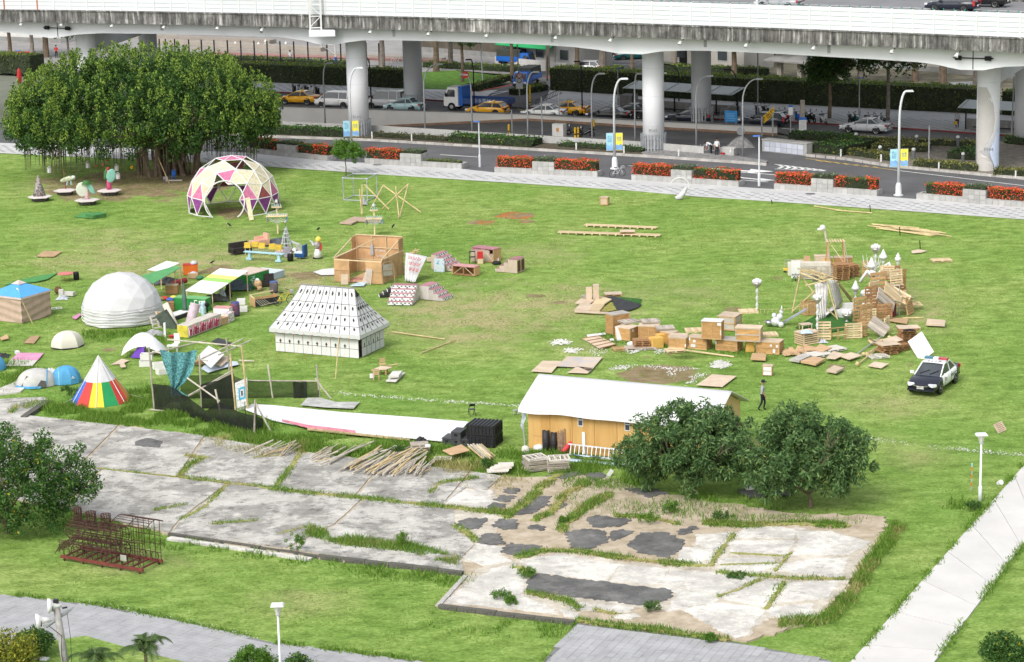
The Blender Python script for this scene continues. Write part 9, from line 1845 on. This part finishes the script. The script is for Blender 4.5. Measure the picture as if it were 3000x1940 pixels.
for a in[('grey lamp left of the white front column',953,375,966,186),('grey curved lamp right of the white front column',1246,400,1286,190),('grey lamp with round red sign near the blue truck',1384,402,1369,218),('grey curved lamp on the median by the white cabinet',1547,416,1567,212),('grey curved lamp behind the scooters on the ramp',1735,431,1758,217),('grey curved lamp left of the second white column',1861,433,1868,217),('grey curved lamp on the parapet by the two workers',2040,445,2072,224),('grey curved lamp at the island end',2176,458,2216,233)]:lamp(*a)
for a in[('dark curved lamp in front of the grey rear column',1989,300,1950,188),('dark lamp on the far walk left of the taxi',1706,342,1700,180),('dark lamp between hedge and rear column',1088,318,1080,170),('dark lamp by the side street mouth',1390,330,1384,175),('dark thin lamp by the far hedge',2157,322,2135,203)]:lamp(*a,.08,BK,'arm','dark street lamps on the far walk')
for a in[('straight grey pole rising past the girder',2220,345,2220,150),('grey pole right of the mural column',2963,410,2966,225),('grey pole with a box near the green awning',1628,208,1626,135),('grey pole on the bright lawn patch',1414,240,1411,128),('thin grey pole in the privet beds',2721,471,2721,367),('grey pole with no-stopping sign',1524,312,1519,130),('grey pole at the ramp by the blue sign',1589,395,1588,284),('thin grey pole behind the ramp wall',1639,358,1638,270),('short grey pole in the ramp',1501,392,1500,322)]:lamp(*a,.07,GREY,'plain','plain grey poles')
def disc(lb_,px,gy,py,r,mt,ring=None,bar=None,cat='sign'):
 t=E('traffic_sign',lb_,cat,G(px,gy)+Vc((0,-.15,HT(px,gy,py))));o=P(t,'plate',LA([(r,-.015),(r,.015)],18),mt);o.rotation_euler.x=R(90)
 if bar:P(t,'bar',BX((0,-.025,0),(r*1.3,.012,r*.35)),bar)
 if ring:o=P(t,'ring',TU([(r*.85*cos(a),-.02,r*.85*sin(a))for a in lsp(0,6.283,19)],.05,4),ring);P(t,'slash',MB().bar((-r*.5,-.03,r*.5),(r*.5,-.03,-r*.5),.06,.02),ring)
disc('red no-entry sign on the grey lamp near the truck',1369,402,219,.33,RED,None,WH);disc('round no-turning sign on the pole by the blue trucks',1524,312,221,.33,WH,RED);disc('grey round mirror back at the ramp mouth',2170,425,384,.38,GREY)
t=E('parking_sign','white no-stopping plate on the pole by the blue trucks','sign',G(1523,312)+Vc((0,-.15,HT(1523,312,243))));P(t,'plate',BX((0,0,0),(.7,.03,1.2)),WH);o=P(t,'ring',TU([(.22*cos(a),-.03,.25+.22*sin(a))for a in lsp(0,6.283,15)],.035,4),BK)
FR=HD((1138,322),(1703,343));LW_=FR+pi
def road_car(lb_,px,py,paint,style='sedan',rz=None,**k):return car(lb_,G(px,py),LW_ if rz is None else rz,paint,style=style,**k)
road_car('yellow taxi at the tree edge, rear towards the columns',878,304,CYEL,name='taxi',cat='taxi',L_=4.7,taxi=True);road_car('white van half hidden by the white front column',985,314,CWHITE,'van',name='van',cat='van',L_=4.5,H=1.75);road_car('silver minivan left of the grey rear column',1130,316,CSIL,'van',name='van',cat='van',L_=4.4,W=1.7,H=1.9);road_car('pale blue car roof just above the ramp wall',1185,326,cpaint('paleblue',(.35,.5,.52)),L_=4.3)
road_car('yellow taxi in front of the blue flatbed truck',1428,338,CYEL,'hatch',name='taxi',cat='taxi',L_=4.4,taxi=True);road_car('white sedan in front of the middle yellow taxi',1594,346,CWHITE);road_car('yellow taxi beside the far kerb between the columns',1660,337,CYEL,name='taxi',cat='taxi',L_=4.6,taxi=True)
road_car('low black sedan nearest the ramp wall',1785,352,CBLK);road_car('black sedan by the far kerb left of the second column',1845,344,CBLK,L_=4.7);road_car('dark sedan half hidden by the grey rear column',2020,360,NAVY,L_=4.7);road_car('dark navy wagon near the blue notice board',2236,370,NAVY,'wagon',L_=4.8)
pts_=HD((2296,372),(2605,390));road_car('silver sedan driving alone on the far road',2536,388,CSIL,L_=4.85,rz=pts_+pi);road_car('white hatchback parked behind the tall hedge',1713,213,CWHITE,'hatch',rz=LW_+.05,L_=4.3);road_car('dark teal car parked at the far lane',1852,176,cpaint('teal',(.01,.09,.10)),'hatch',rz=.2)
for px,py,pt,st_,L_,lb in[(2790,33,NAVY,'wagon',4.95,'dark estate car on the elevated road'),(2884,19,CBLK,'hatch',4.6,'black car ahead of the estate on the elevated road'),(2282,27,CGRY,'sedan',4.6,'grey car roof peeping over the noise barrier')]:
 car(lb,G(px,py,ZD+.01),HD((2600,30),(3000,44),ZD)+pi,pt,L_,style=st_)
def tk_(lb_,px,py,rz,cab,bed,L_,canvas=False,white=False):
 t=E('truck',lb_,'truck',G(px,py),rz);h=L_/2;w=1.05 if L_>6 else .85;hc=2.5 if L_>6 else 1.85;cl_=1.8 if L_>6 else 1.5
 P(t,'cab',MB().add([(h-cl_,s*w,.5)for s in(-1,1)]+[(h,s*w,.5)for s in(-1,1)]+[(h-cl_,s*w,hc)for s in(-1,1)]+[(h-.45,s*w*.92,hc)for s in(-1,1)]+[(h-.02,s*w,hc*.55)for s in(-1,1)],[(0,2,8,6,4),(1,5,7,9,3),(0,4,5,1),(4,6,7,5),(6,8,9,7),(8,2,3,9),(0,1,3,2)]),cab)
 P(t,'windscreen',MB().slab([(h-.40,-w*.82,hc-.12),(h-.40,w*.82,hc-.12),(h-.06,w*.85,hc*.6),(h-.06,-w*.85,hc*.6)],.04),GLASS)
 for s in(-1,1):P(t,'side_window',MB().slab([(h-cl_+.5,s*(w+.005),hc-.25),(h-.55,s*(w-.04),hc-.25),(h-.2,s*(w+.005),hc*.6),(h-cl_+.5,s*(w+.005),hc*.6)],.03),GLASS);P(t,'headlight',BX((h,s*w*.7,.75),(.06,.3,.2)),mat('headlight'));P(t,'mirror',BX((h-.3,s*(w+.15),hc*.7),(.1,.16,.4)),BK)
 if white:P(t,'cab_back',BX((h-cl_-.12,0,1.6),(.5,2*w,2.0)),CBLU)
 b0,b1=-h,h-cl_-(.4 if white else .05)
 P(t,'bed',BX(((b0+b1)/2,0,.85),(b1-b0,2*w,.12)),bed)
 for s in(-1,1):P(t,'bed_side',BX(((b0+b1)/2,s*w,1.15),(b1-b0,.05,.5)),bed)
 P(t,'tailgate',BX((b0,0,1.15),(.05,2*w,.5)),bed);P(t,'chassis',BX((-.2,0,.6),(L_*.9,w,.2)),BK);P(t,'bumper',BX((h-.05,0,.45),(.2,2*w,.2)),BLK2)
 if canvas:P(t,'canvas_cover',BX(((b0+b1)/2,0,1.65),(b1-b0,2*w-.04,1.1),0,0,None,(1,.92)),mat('canvas_dark',(.05,.055,.045),.85,.15,2))
 for x in((h-.9,-h+1.6)if L_>6 else(h-.8,-h+.9)):
  for s in(-1,1):r=.45 if L_>6 else .32;o=P(t,'wheel',LA([(r*.6,-.14),(r,-.12),(r,.12),(r*.6,.14)],16),TYRE,False,None,(x,s*(w-.12),r));o.rotation_euler.x=R(90);q=P(o,'hub',LA([(r*.45,-.16),(r*.45,.16)],10),GREY)
 for s in(-1,1):P(t,'tail_light',BX((b0-.03,s*w*.8,.85),(.04,.25,.12)),mat('tail_light'))
 return t
tk=tk_('white-cabbed truck with a long blue flatbed',1405,324,LW_,CWHITE,cpaint('bedblue',(.02,.06,.20),.5),7.3,False,True)
text(tk,'泰水電材',.5,(-.8,1.085,1.15),(R(90),0,pi),mat('truck_ink',(.5,.55,.6),.8))
tk_('blue pickup truck with dark canvas coming down the side street',1545,254,HD((1575,235),(1512,258)),CBLU,CBLU,4.8,True);tk_('blue pickup truck with dark canvas half hidden behind tree trunks',1515,198,HD((1470,196),(1550,200)),CBLU,CBLU,4.8,True)
def sc_(lb_,col,loc,rz):
 t=E('scooter',lb_,'scooter',loc,rz,'parked scooters')
 wm=TU([(.22*cos(a),0,.22*sin(a))for a in lsp(0,6.283,13)],.06,6).mesh('wheel',TYRE)
 for x in(-.55,.6):link('wheel',wm,t,(x,0,.26))
 P(t,'body',TU([(-.85,0,.72),(-.5,0,.66),(-.1,0,.5),(.1,0,.34),(.35,0,.34),(.48,0,.7),(.42,0,.98)],[.06,.17,.16,.13,.14,.15,.08],8),col,True);P(t,'seat',BX((-.4,0,.85),(.75,.28,.1),0,0,None,(.9,.8)),BK)
 P(t,'handlebar',TU([(.36,-.33,1.08),(.42,0,1.02),(.36,.33,1.08)],.025,5),BK);P(t,'headlight',BX((.52,0,.95),(.1,.2,.14)),mat('headlight'));P(t,'front_fender',BX((.6,0,.42),(.4,.14,.1)),col)
 for s in(-1,1):P(t,'mirror',TU([(.38,s*.25,1.08),(.34,s*.33,1.25)],.012,4).box((.34,s*.34,1.27),(.03,.12,.08)),BK)
 return t
for i,(px,py,c,lb)in enumerate([(2285,352,'b','black scooter first in the row by the info pillar'),(2304,354,'w','white scooter second in the row by the info pillar'),(2335,356,'u','blue and white scooter by the info pillar'),(2362,357,'b','black scooter right of the info pillar'),(2378,358,'b','dark scooter at the end of the info pillar row'),(2412,362,'s','silver scooter standing apart beside a slim tree'),(2493,364,'b','black scooter behind the silver sedan front'),(2508,365,'t','teal scooter behind the silver sedan'),(2546,366,'r','dark red scooter behind the silver sedan roof'),(2569,368,'w','white scooter behind the silver sedan rear'),(2584,369,'b','black and white scooter at the sedan rear'),(2218,338,'b','black scooter beside the yellow gate sign'),(2243,338,'b','black scooter behind the yellow gate sign'),(1684,396,'b','black scooter parked on the ramp island'),(1718,401,'b','second black scooter on the ramp island'),(862,272,'b','scooter first in the row above the yellow taxi'),(880,273,'s','silver scooter in the row above the yellow taxi'),(898,275,'b','black scooter in the row above the yellow taxi'),(916,277,'w','white scooter in the row above the yellow taxi'),(930,279,'b','last scooter in the row above the yellow taxi')]):
 col={'b':CBLK,'w':CWHITE,'u':CBLU,'s':CSIL,'t':cpaint('teal',(.01,.09,.10)),'r':cpaint('darkred',(.12,.015,.02))}[c]
 sc_(lb,col,G(px,py,.13 if i not in(13,14)else .03),R(-75)+U(-.2,.2)if i not in(13,14)else R(170)+U(-.2,.2))
O('white_bike',TU([(.3*cos(a)-.45,0,.33+.3*sin(a))for a in lsp(0,6.28,13)],.03,4).tube([(.3*cos(a)+.45,0,.33+.3*sin(a))for a in lsp(0,6.28,13)],.03,4).tube([(-.45,0,.33),(-.1,0,.75),(.4,0,.8),(.0,0,.33),(-.1,0,.75)],.03,4),WH,'white bicycle by the dark tree on the plaza','bicycle',G(1163,186))
t,w=bx_('utility_cabinet','white utility cabinet with orange stain beside the ramp','cabinet',(1618,399),(1650,401),.7,1.15,mat('cabinet_white',(.62,.61,.57),.6,.06,2));P(t,'mark',BX((w/2,-.008,.65),(.3,.012,.35)),mat('orange_print',(.55,.25,.06),.7,.4,8));P(t,'door_seam',BX((w/2,-.006,.55),(.02,.012,1.0)),GREY)
for px,py,tp_,lb in[(1685,404,375,'yellow post left of the black ramp scooters'),(1694,403,374,'yellow post before the black ramp scooters'),(1740,383,352,'yellow post on the far side of the ramp island'),(1491,395,366,'yellow post on the ramp road'),(1553,310,250,'orange post at the side street corner')]:t=E('bollard',lb,'bollard',G(px,py),0,'yellow traffic posts');P(t,'tube',LA([(.10,0),(.10,HT(px,py,tp_)),(.05,HT(px,py,tp_)+.06)],10),YEL);P(t,'band',LA([(.105,.3),(.105,.42)],10),BK)
t=E('notice_board','blue notice board on two posts by the ramp','board',G(2142,366),FR);h=HT(2142,366,324);P(t,'panel',BX((0,0,h-.6),(1.3,.06,1.15)),mat('notice_blue',(.04,.25,.58),.5,.08,2))
for x in(-.5,.5):P(t,'post',BX((x,.05,h/2),(.07,.07,h)),GREY)
for k in range(5):P(t,'print_line',BX((U(-.1,.05),-.035,h-.3-.17*k),(.9,.008,.03)),mat('pale_blue_paint'))
t=E('gate_sign','yellow slanted parking gate sign at the ramp mouth','sign',G(2234,400));g0=G(2250,395);P(t,'panel',MB().slab([VP(2236,340,g0)-G(2234,400),VP(2268,313,g0)-G(2234,400),VP(2268,335,g0)-G(2234,400),VP(2237,363,g0)-G(2234,400)],.1),YEL)
for px,tp_ in((2232,342),(2264,330)):q=G(px,400)-G(2234,400);P(t,'post',BX((q.x,q.y+.1,HT(px,400,tp_)/2),(.14,.14,HT(px,400,tp_))),GREY)
text(t,'P 出口',.55,VP(2253,337,g0)-G(2234,400)+Vc((0,-.1,0)),(R(90),R(-38),0),BK)
A,B=G(2232,444),G(2362,458);d=B-A;w=d.length;t=E('ramp_gate_wall','low grey wall with seven pale panelled bays at the ramp end','wall',A,atan2(d.y,d.x));P(t,'wall_core',BX((w/2,.5,.55),(w,.9,1.1)),GT);P(t,'coping',BX((w/2,.5,1.13),(w+.1,1.05,.08)),CONC)
for k in range(7):
 for j in range(2):P(t,'panel',BX((.25+(w-.6)*(k+.5)/7,.03,.30+.46*j),((w-.6)/7-.05,.04,.42)),mat('pale_panel',(.52,.55,.62),.6,.06,1))
O('sand_heap',MB().grid(lambda u,v:((u-.5)*2.6,(v-.5)*2,max(.0,1.0*cos((u-.5)*3.1)*cos((v-.5)*3.1))),10,10),GRAV,'dark grey sand heap beside the ramp gate wall','heap',G(2170,430));bx_('low_block','low grey tiled block beside the two workers','block',(2110,457),(2150,459),.9,.7,GT,CONC);O('red_bucket',LA([(.16,0),(.2,.34)],10),RED,'red bucket beside the standing worker','bucket',G(2117,458));O('white_bottle',LA([(.08,0),(.08,.2),(.03,.28)],8),WH,'white bottle on the low grey block','bottle',G(2140,447,.75))
text(None,'UOO',.9,G(2068,432,.35)+Vc((0,-.4,0)),(R(90),0,-.25),DGREY,'wall_graffiti');tag(bpy.data.objects['wall_graffiti'],'dark graffiti letters sprayed on the low parapet','graffiti')
t=E('info_pillar','taupe info pillar at the bus stop among the scooters','pillar',G(2351,389));h=HT(2351,389,294);P(t,'pillar',BX((0,.1,h/2),(.4,.35,h)),mat('taupe',(.26,.235,.20),.7,.1,2));P(t,'map_board',BX((0,-.15,HT(2351,389,363)),(.72,.05,1.25)),WH);P(t,'header',BX((0,-.18,HT(2351,389,347)),(.72,.05,.25)),BLUE)
for k in range(6):P(t,'print_line',BX((0,-.182,HT(2351,389,355)-.13*k),(.5,.01,.03)),DGREY)
t=E('bus_sign','small blue and white bus sign on a thin post','sign',G(2316,394));P(t,'post',TU([(0,0,0),(0,0,2.9)],.05,6),GREY);P(t,'plate',BX((0,-.06,2.3),(.4,.03,.8)),WH);P(t,'header',BX((0,-.08,2.75),(.4,.03,.18)),BLUE)
for px,py,lb in[(2508,421,'dark bollard lamp at the back of the privet beds'),(2685,428,'dark bollard lamp in the middle back of the beds'),(2806,430,'dark bollard lamp near the mural column'),(2578,460,'dark bollard lamp among the front privet'),(2676,467,'short bollard lamp left of the thin pole'),(2821,478,'white-topped bollard by the mural column')]:t=E('bollard_lamp',lb,'bollard',G(px,py,.14),0,'bollard lamps in the beds');P(t,'post',LA([(.16,0),(.16,.75),(.12,.8)],10),mat('bollard_grey',(.12,.125,.13),.6,.1,2));P(t,'cap',LA([(.16,.82),(.17,.98),(.05,1.05)],10),WH)
for px,py in[(2463,460),(2581,475),(2750,497),(1090,407),(1206,414),(1688,440),(1828,450),(1988,460),(2975,522)]:O('white_stake',BX((0,0,.35),(.12,.12,.7)),WH,'short white stake at the median planting edge' if px<2300 else 'short white stake at the kerb of the privet beds','stake',G(px,py,.1),0,'white stakes along the beds' if px>2300 else 'white stakes along the median')
for px,py,lb in[(1105,483,'round iron manhole cover on the walk by the sapling'),(2374,568,'round iron manhole cover on the walk by the fifth planter')]:O('manhole_cover',LA([(.48,0),(.48,.012)],20).lathe([(.36,.012),(.36,.018)],20),mat('iron',(.14,.14,.145),.6,.2,4),lb,'manhole cover',G(px,py,.052))
t=E('hoop_sculpture','white hoop with a crumpled white cloth at the lawn edge','sculpture',G(1990,584));P(t,'hoop',TU([(-.85+.9*(1-cos(a)),.1,1.15+.85*sin(a))for a in lsp(.1,3.0,14)]+[(.75,.1,.9),(.35,0,.1)],.05,6),WH);P(t,'cloth',TU([(.7,.05,1.15),(.45,0,.7),(.1,-.1,.25),(-.35,-.2,.12)],[.1,.22,.3,.18],8),mat('grey_white_cloth',(.6,.6,.6),.7,.3,4),True)
def sh_(lb_,p1,p2,dep,h,px_t=None,mt=None):
 A,B=G(*p1),G(*p2);d=B-A;w=d.length;t=E('bus_shelter',lb_,'shelter',A,atan2(d.y,d.x),'bus shelters');P(t,'roof',MB().slab([(-.3,-.2,h),(w+.3,-.2,h),(w+.3,dep,h+.45),(-.3,dep,h+.45)],.07),mt or mat('shelter_glass',(.50,.55,.54),.35,.08,1));n_=max(2,round(w/2.6))
 for k in range(n_+1):P(t,'post',BX((w*k/n_,dep*.6,h/2+.1),(.12,.12,h)),BK);P(t,'roof_rib',MB().bar((w*k/n_,-.2,h+.05),(w*k/n_,dep,h+.5),.06),GREY)
 P(t,'back_wall',BX((w/2,dep*.8,.55),(w,.3,1.1)),mat('dark_block',(.20,.195,.19),.8,.15,1));bk=BX((0,0,0),(.42,.04,.32)).mesh('block',mat('block_face',(.24,.235,.225),.8,.12,2))
 for k in range(int(w/.46)):
  for j in range(3):link('block',bk,t,(.25+.46*k,dep*.8-.165,.2+.36*j))
 P(t,'bench',BX((w/2,dep*.45,.45),(w*.7,.4,.06)),BK);return t
sh_('long pale-roofed bus shelter behind the second column',(1835,328),(2140,350),2.4,2.5);sh_('glass bus shelter beside the mural column',(2815,388),(2990,398),2.2,2.4)
bx_('stone_block','grey stone block at the shelter end','block',(1815,322),(1850,324),1.5,1.5,mat('dark_block'))
A,B=G(2110,352),G(2165,335);O('stair_railing',MB().bar((0,0,.9),B-A+Z_(1.3),.06).bar((0,0,.3),B-A+Z_(.7),.05).bar((0,0,0),(0,0,.9),.06).bar(B-A,B-A+Z_(1.3),.06),mat('rail_grey',(.3,.3,.3),.6),'grey stair railing at the shelter end','railing',A)
def wallbox(name,lb_,cat,p1,p2,dep,h,mt):return bx_(name,lb_,cat,p1,p2,dep,h,mt)
BW=mat('building_white',(.50,.49,.47),.85,.1,.5);
def bu_(lb_,p1,p2,dep,h,mt,wins=0,extra=None):
 A,B=G(*p1),G(*p2);d=B-A;w=d.length;t=E('building',lb_,'building',A,atan2(d.y,d.x));P(t,'wall',BX((w/2,dep/2,h/2),(w,dep,h)),mt);P(t,'plinth',BX((w/2,-.02,.35),(w,.06,.7)),mat('plinth_grey',(.22,.22,.21),.85,.15,1))
 for k in range(wins):f=P(t,'window',BX((w*(k+.5)/wins,-.03,1.9),(1.5,.06,1.3)),GREY);P(f,'pane',BX((w*(k+.5)/wins,-.065,1.9),(1.35,.02,1.15)),GLASS)
 return t,w
t,w=bu_('white building with a green awning behind the blue trucks',(1480,190),(1690,212),6,4.5,BW,3);P(t,'awning',MB().slab([(-.5,-1.2,2.5),(w*.72,-1.2,2.5),(w*.72,0,3.1),(-.5,0,3.1)],.08),mat('awning_bright_green',(.02,.30,.10),.6,.1,1));P(t,'low_wall',BX((w/2,-1.6,.6),(w,.2,1.2)),BW)
t,w=bu_('pale concrete building behind the second column',(1935,196),(2180,215),6,5,mat('building_beige',(.44,.42,.38),.85,.1,.5),2);P(t,'door',BX((w*.28,-.04,1.1),(1.1,.06,2.2)),BK)
bu_('grey building beneath the deck at the far right',(2640,205),(2990,235),6,4,mat('building_beige'),4);bu_('long dark arcade behind the plaza terraces',(540,98),(1000,122),6,4,mat('arcade_dark',(.10,.10,.10),.8,.2,.5),0);bu_('brown wall behind the park trees',(1190,150),(1480,172),4,4,mat('wall_brown',(.10,.085,.065),.85,.25,.5),0);bu_('cream wall at the far left behind the trees',(-40,120),(180,128),4,3,BW,0);bu_('dark shop row behind the parked teal car',(1700,150),(1930,165),4,5,mat('arcade_dark'),3);bu_('dark block behind the pavilion trees',(2200,180),(2640,205),5,4,mat('wall_brown'),0)
A,B=G(2262,244),G(2478,262);d=B-A;w=d.length;t=E('pavilion','flat grey-roofed park pavilion on square columns','pavilion',A,atan2(d.y,d.x));P(t,'roof',MB().slab([(-.6,-.8,2.6),(w+.6,-.8,2.6),(w+.6,2.8,3.1),(-.6,2.8,3.1)],.16),mat('pavilion_roof',(.25,.245,.235),.8,.12,1))
for k in range(4):P(t,'column',BX((w*(k+.3)/3.6,.4,1.3),(.55,.5,2.6)),mat('pavilion_column',(.34,.32,.28),.85,.15,1))
for i,x in enumerate((470,488,515,556,593,630,669,708,747,785,823,863,904,960,1000,1075,1112)):
 py=184+(x-470)*.022;t=E('fence_post','tall black steel fence post on the plaza','post',G(x,py),0,'black fence posts on the plaza');P(t,'post',BX((0,0,1.5),(.16,.16,3.0)),BK)
A,B=G(470,186),G(1112,200);t=E('mesh_fence','low black mesh fence between the tall plaza posts','fence',A);
for z in(.3,1.1):P(t,'rail',MB().bar((0,0,z),B-A+Z_(z),.05),BK)
for k in range(24):q=(B-A)*(k/23);P(t,'upright',MB().bar(q,q+Z_(1.15),.05),BK)
t=E('basketball_stand','white basketball hoop frame behind the hedge','frame',G(975,196));P(t,'post',TU([(.4,0,0),(.35,0,2.6),(-1.2,-.3,2.9)],.08,6),WH);P(t,'backboard',BX((-1.25,-.3,2.9),(.08,1.2,.9)),WH);P(t,'brace',MB().bar((.35,0,1.6),(-1.0,-.2,2.5),.06),WH);P(t,'padding',LA([(.14,0),(.14,1.2)],8,(.4,0,0)),BLUE)
for px,py in[(758,130),(838,128),(690,128),(778,122)]:O('garden_lamp',LA([(.1,0),(.12,.5),(.2,.55),(.03,.85)],8),WH,'small white garden lamp on the plaza terrace','lamp',G(px,py+12),0,'white garden lamps on the terrace')
A,B=G(1569,322),G(1649,345);t=E('lattice_barrier','dark lattice barrier arm raised over the far walk','barrier',A);z0,z1=HT(1569,322,306),HT(1649,345,272);d=B-A
for o_ in(0,.45):P(t,'chord',MB().bar((0,0,z0+o_),(d.x,d.y,z1+o_),.05),BLK2)
for k in range(10):f0,f1=k/10,(k+1)/10;P(t,'lattice',MB().bar((d.x*f0,d.y*f0,z0+(z1-z0)*f0),(d.x*f1,d.y*f1,z0+(z1-z0)*f1+.45),.03),BLK2)
for f in(0.2,.9):P(t,'post',MB().bar((d.x*f,d.y*f,0),(d.x*f,d.y*f,z0+(z1-z0)*f),.08),GREY)
O('hydrant',LA([(.14,0),(.14,.6),(.2,.65),(.2,.75),(.1,.95)],10),RED,'red fire hydrant beside the flatbed truck cab','hydrant',G(1379,282));O('striped_post',LA([(.12,0),(.12,1.3)],8),YEL,'black and yellow post by the thick leaning tree','post',G(1773,214));O('red_stall',BX((0,0,.4),(3,1,.8)),RED,'low red hoarding behind the banyan crown','hoarding',G(68,170));O('red_statue',LA([(.2,0),(.3,.8),(.22,1.5),(.1,1.8)],8),RED,'red and white draped figure behind the banyan crown','statue',G(58,245))
person('person in red top walking behind the left hedge',G(166,172),R(-90),{},RED,NTR);O('brown_pole_tree',TU([(0,0,0),(.1,0,3)],.1,6),BARKD,'dark bare post beside the side street','post',G(1603,240))
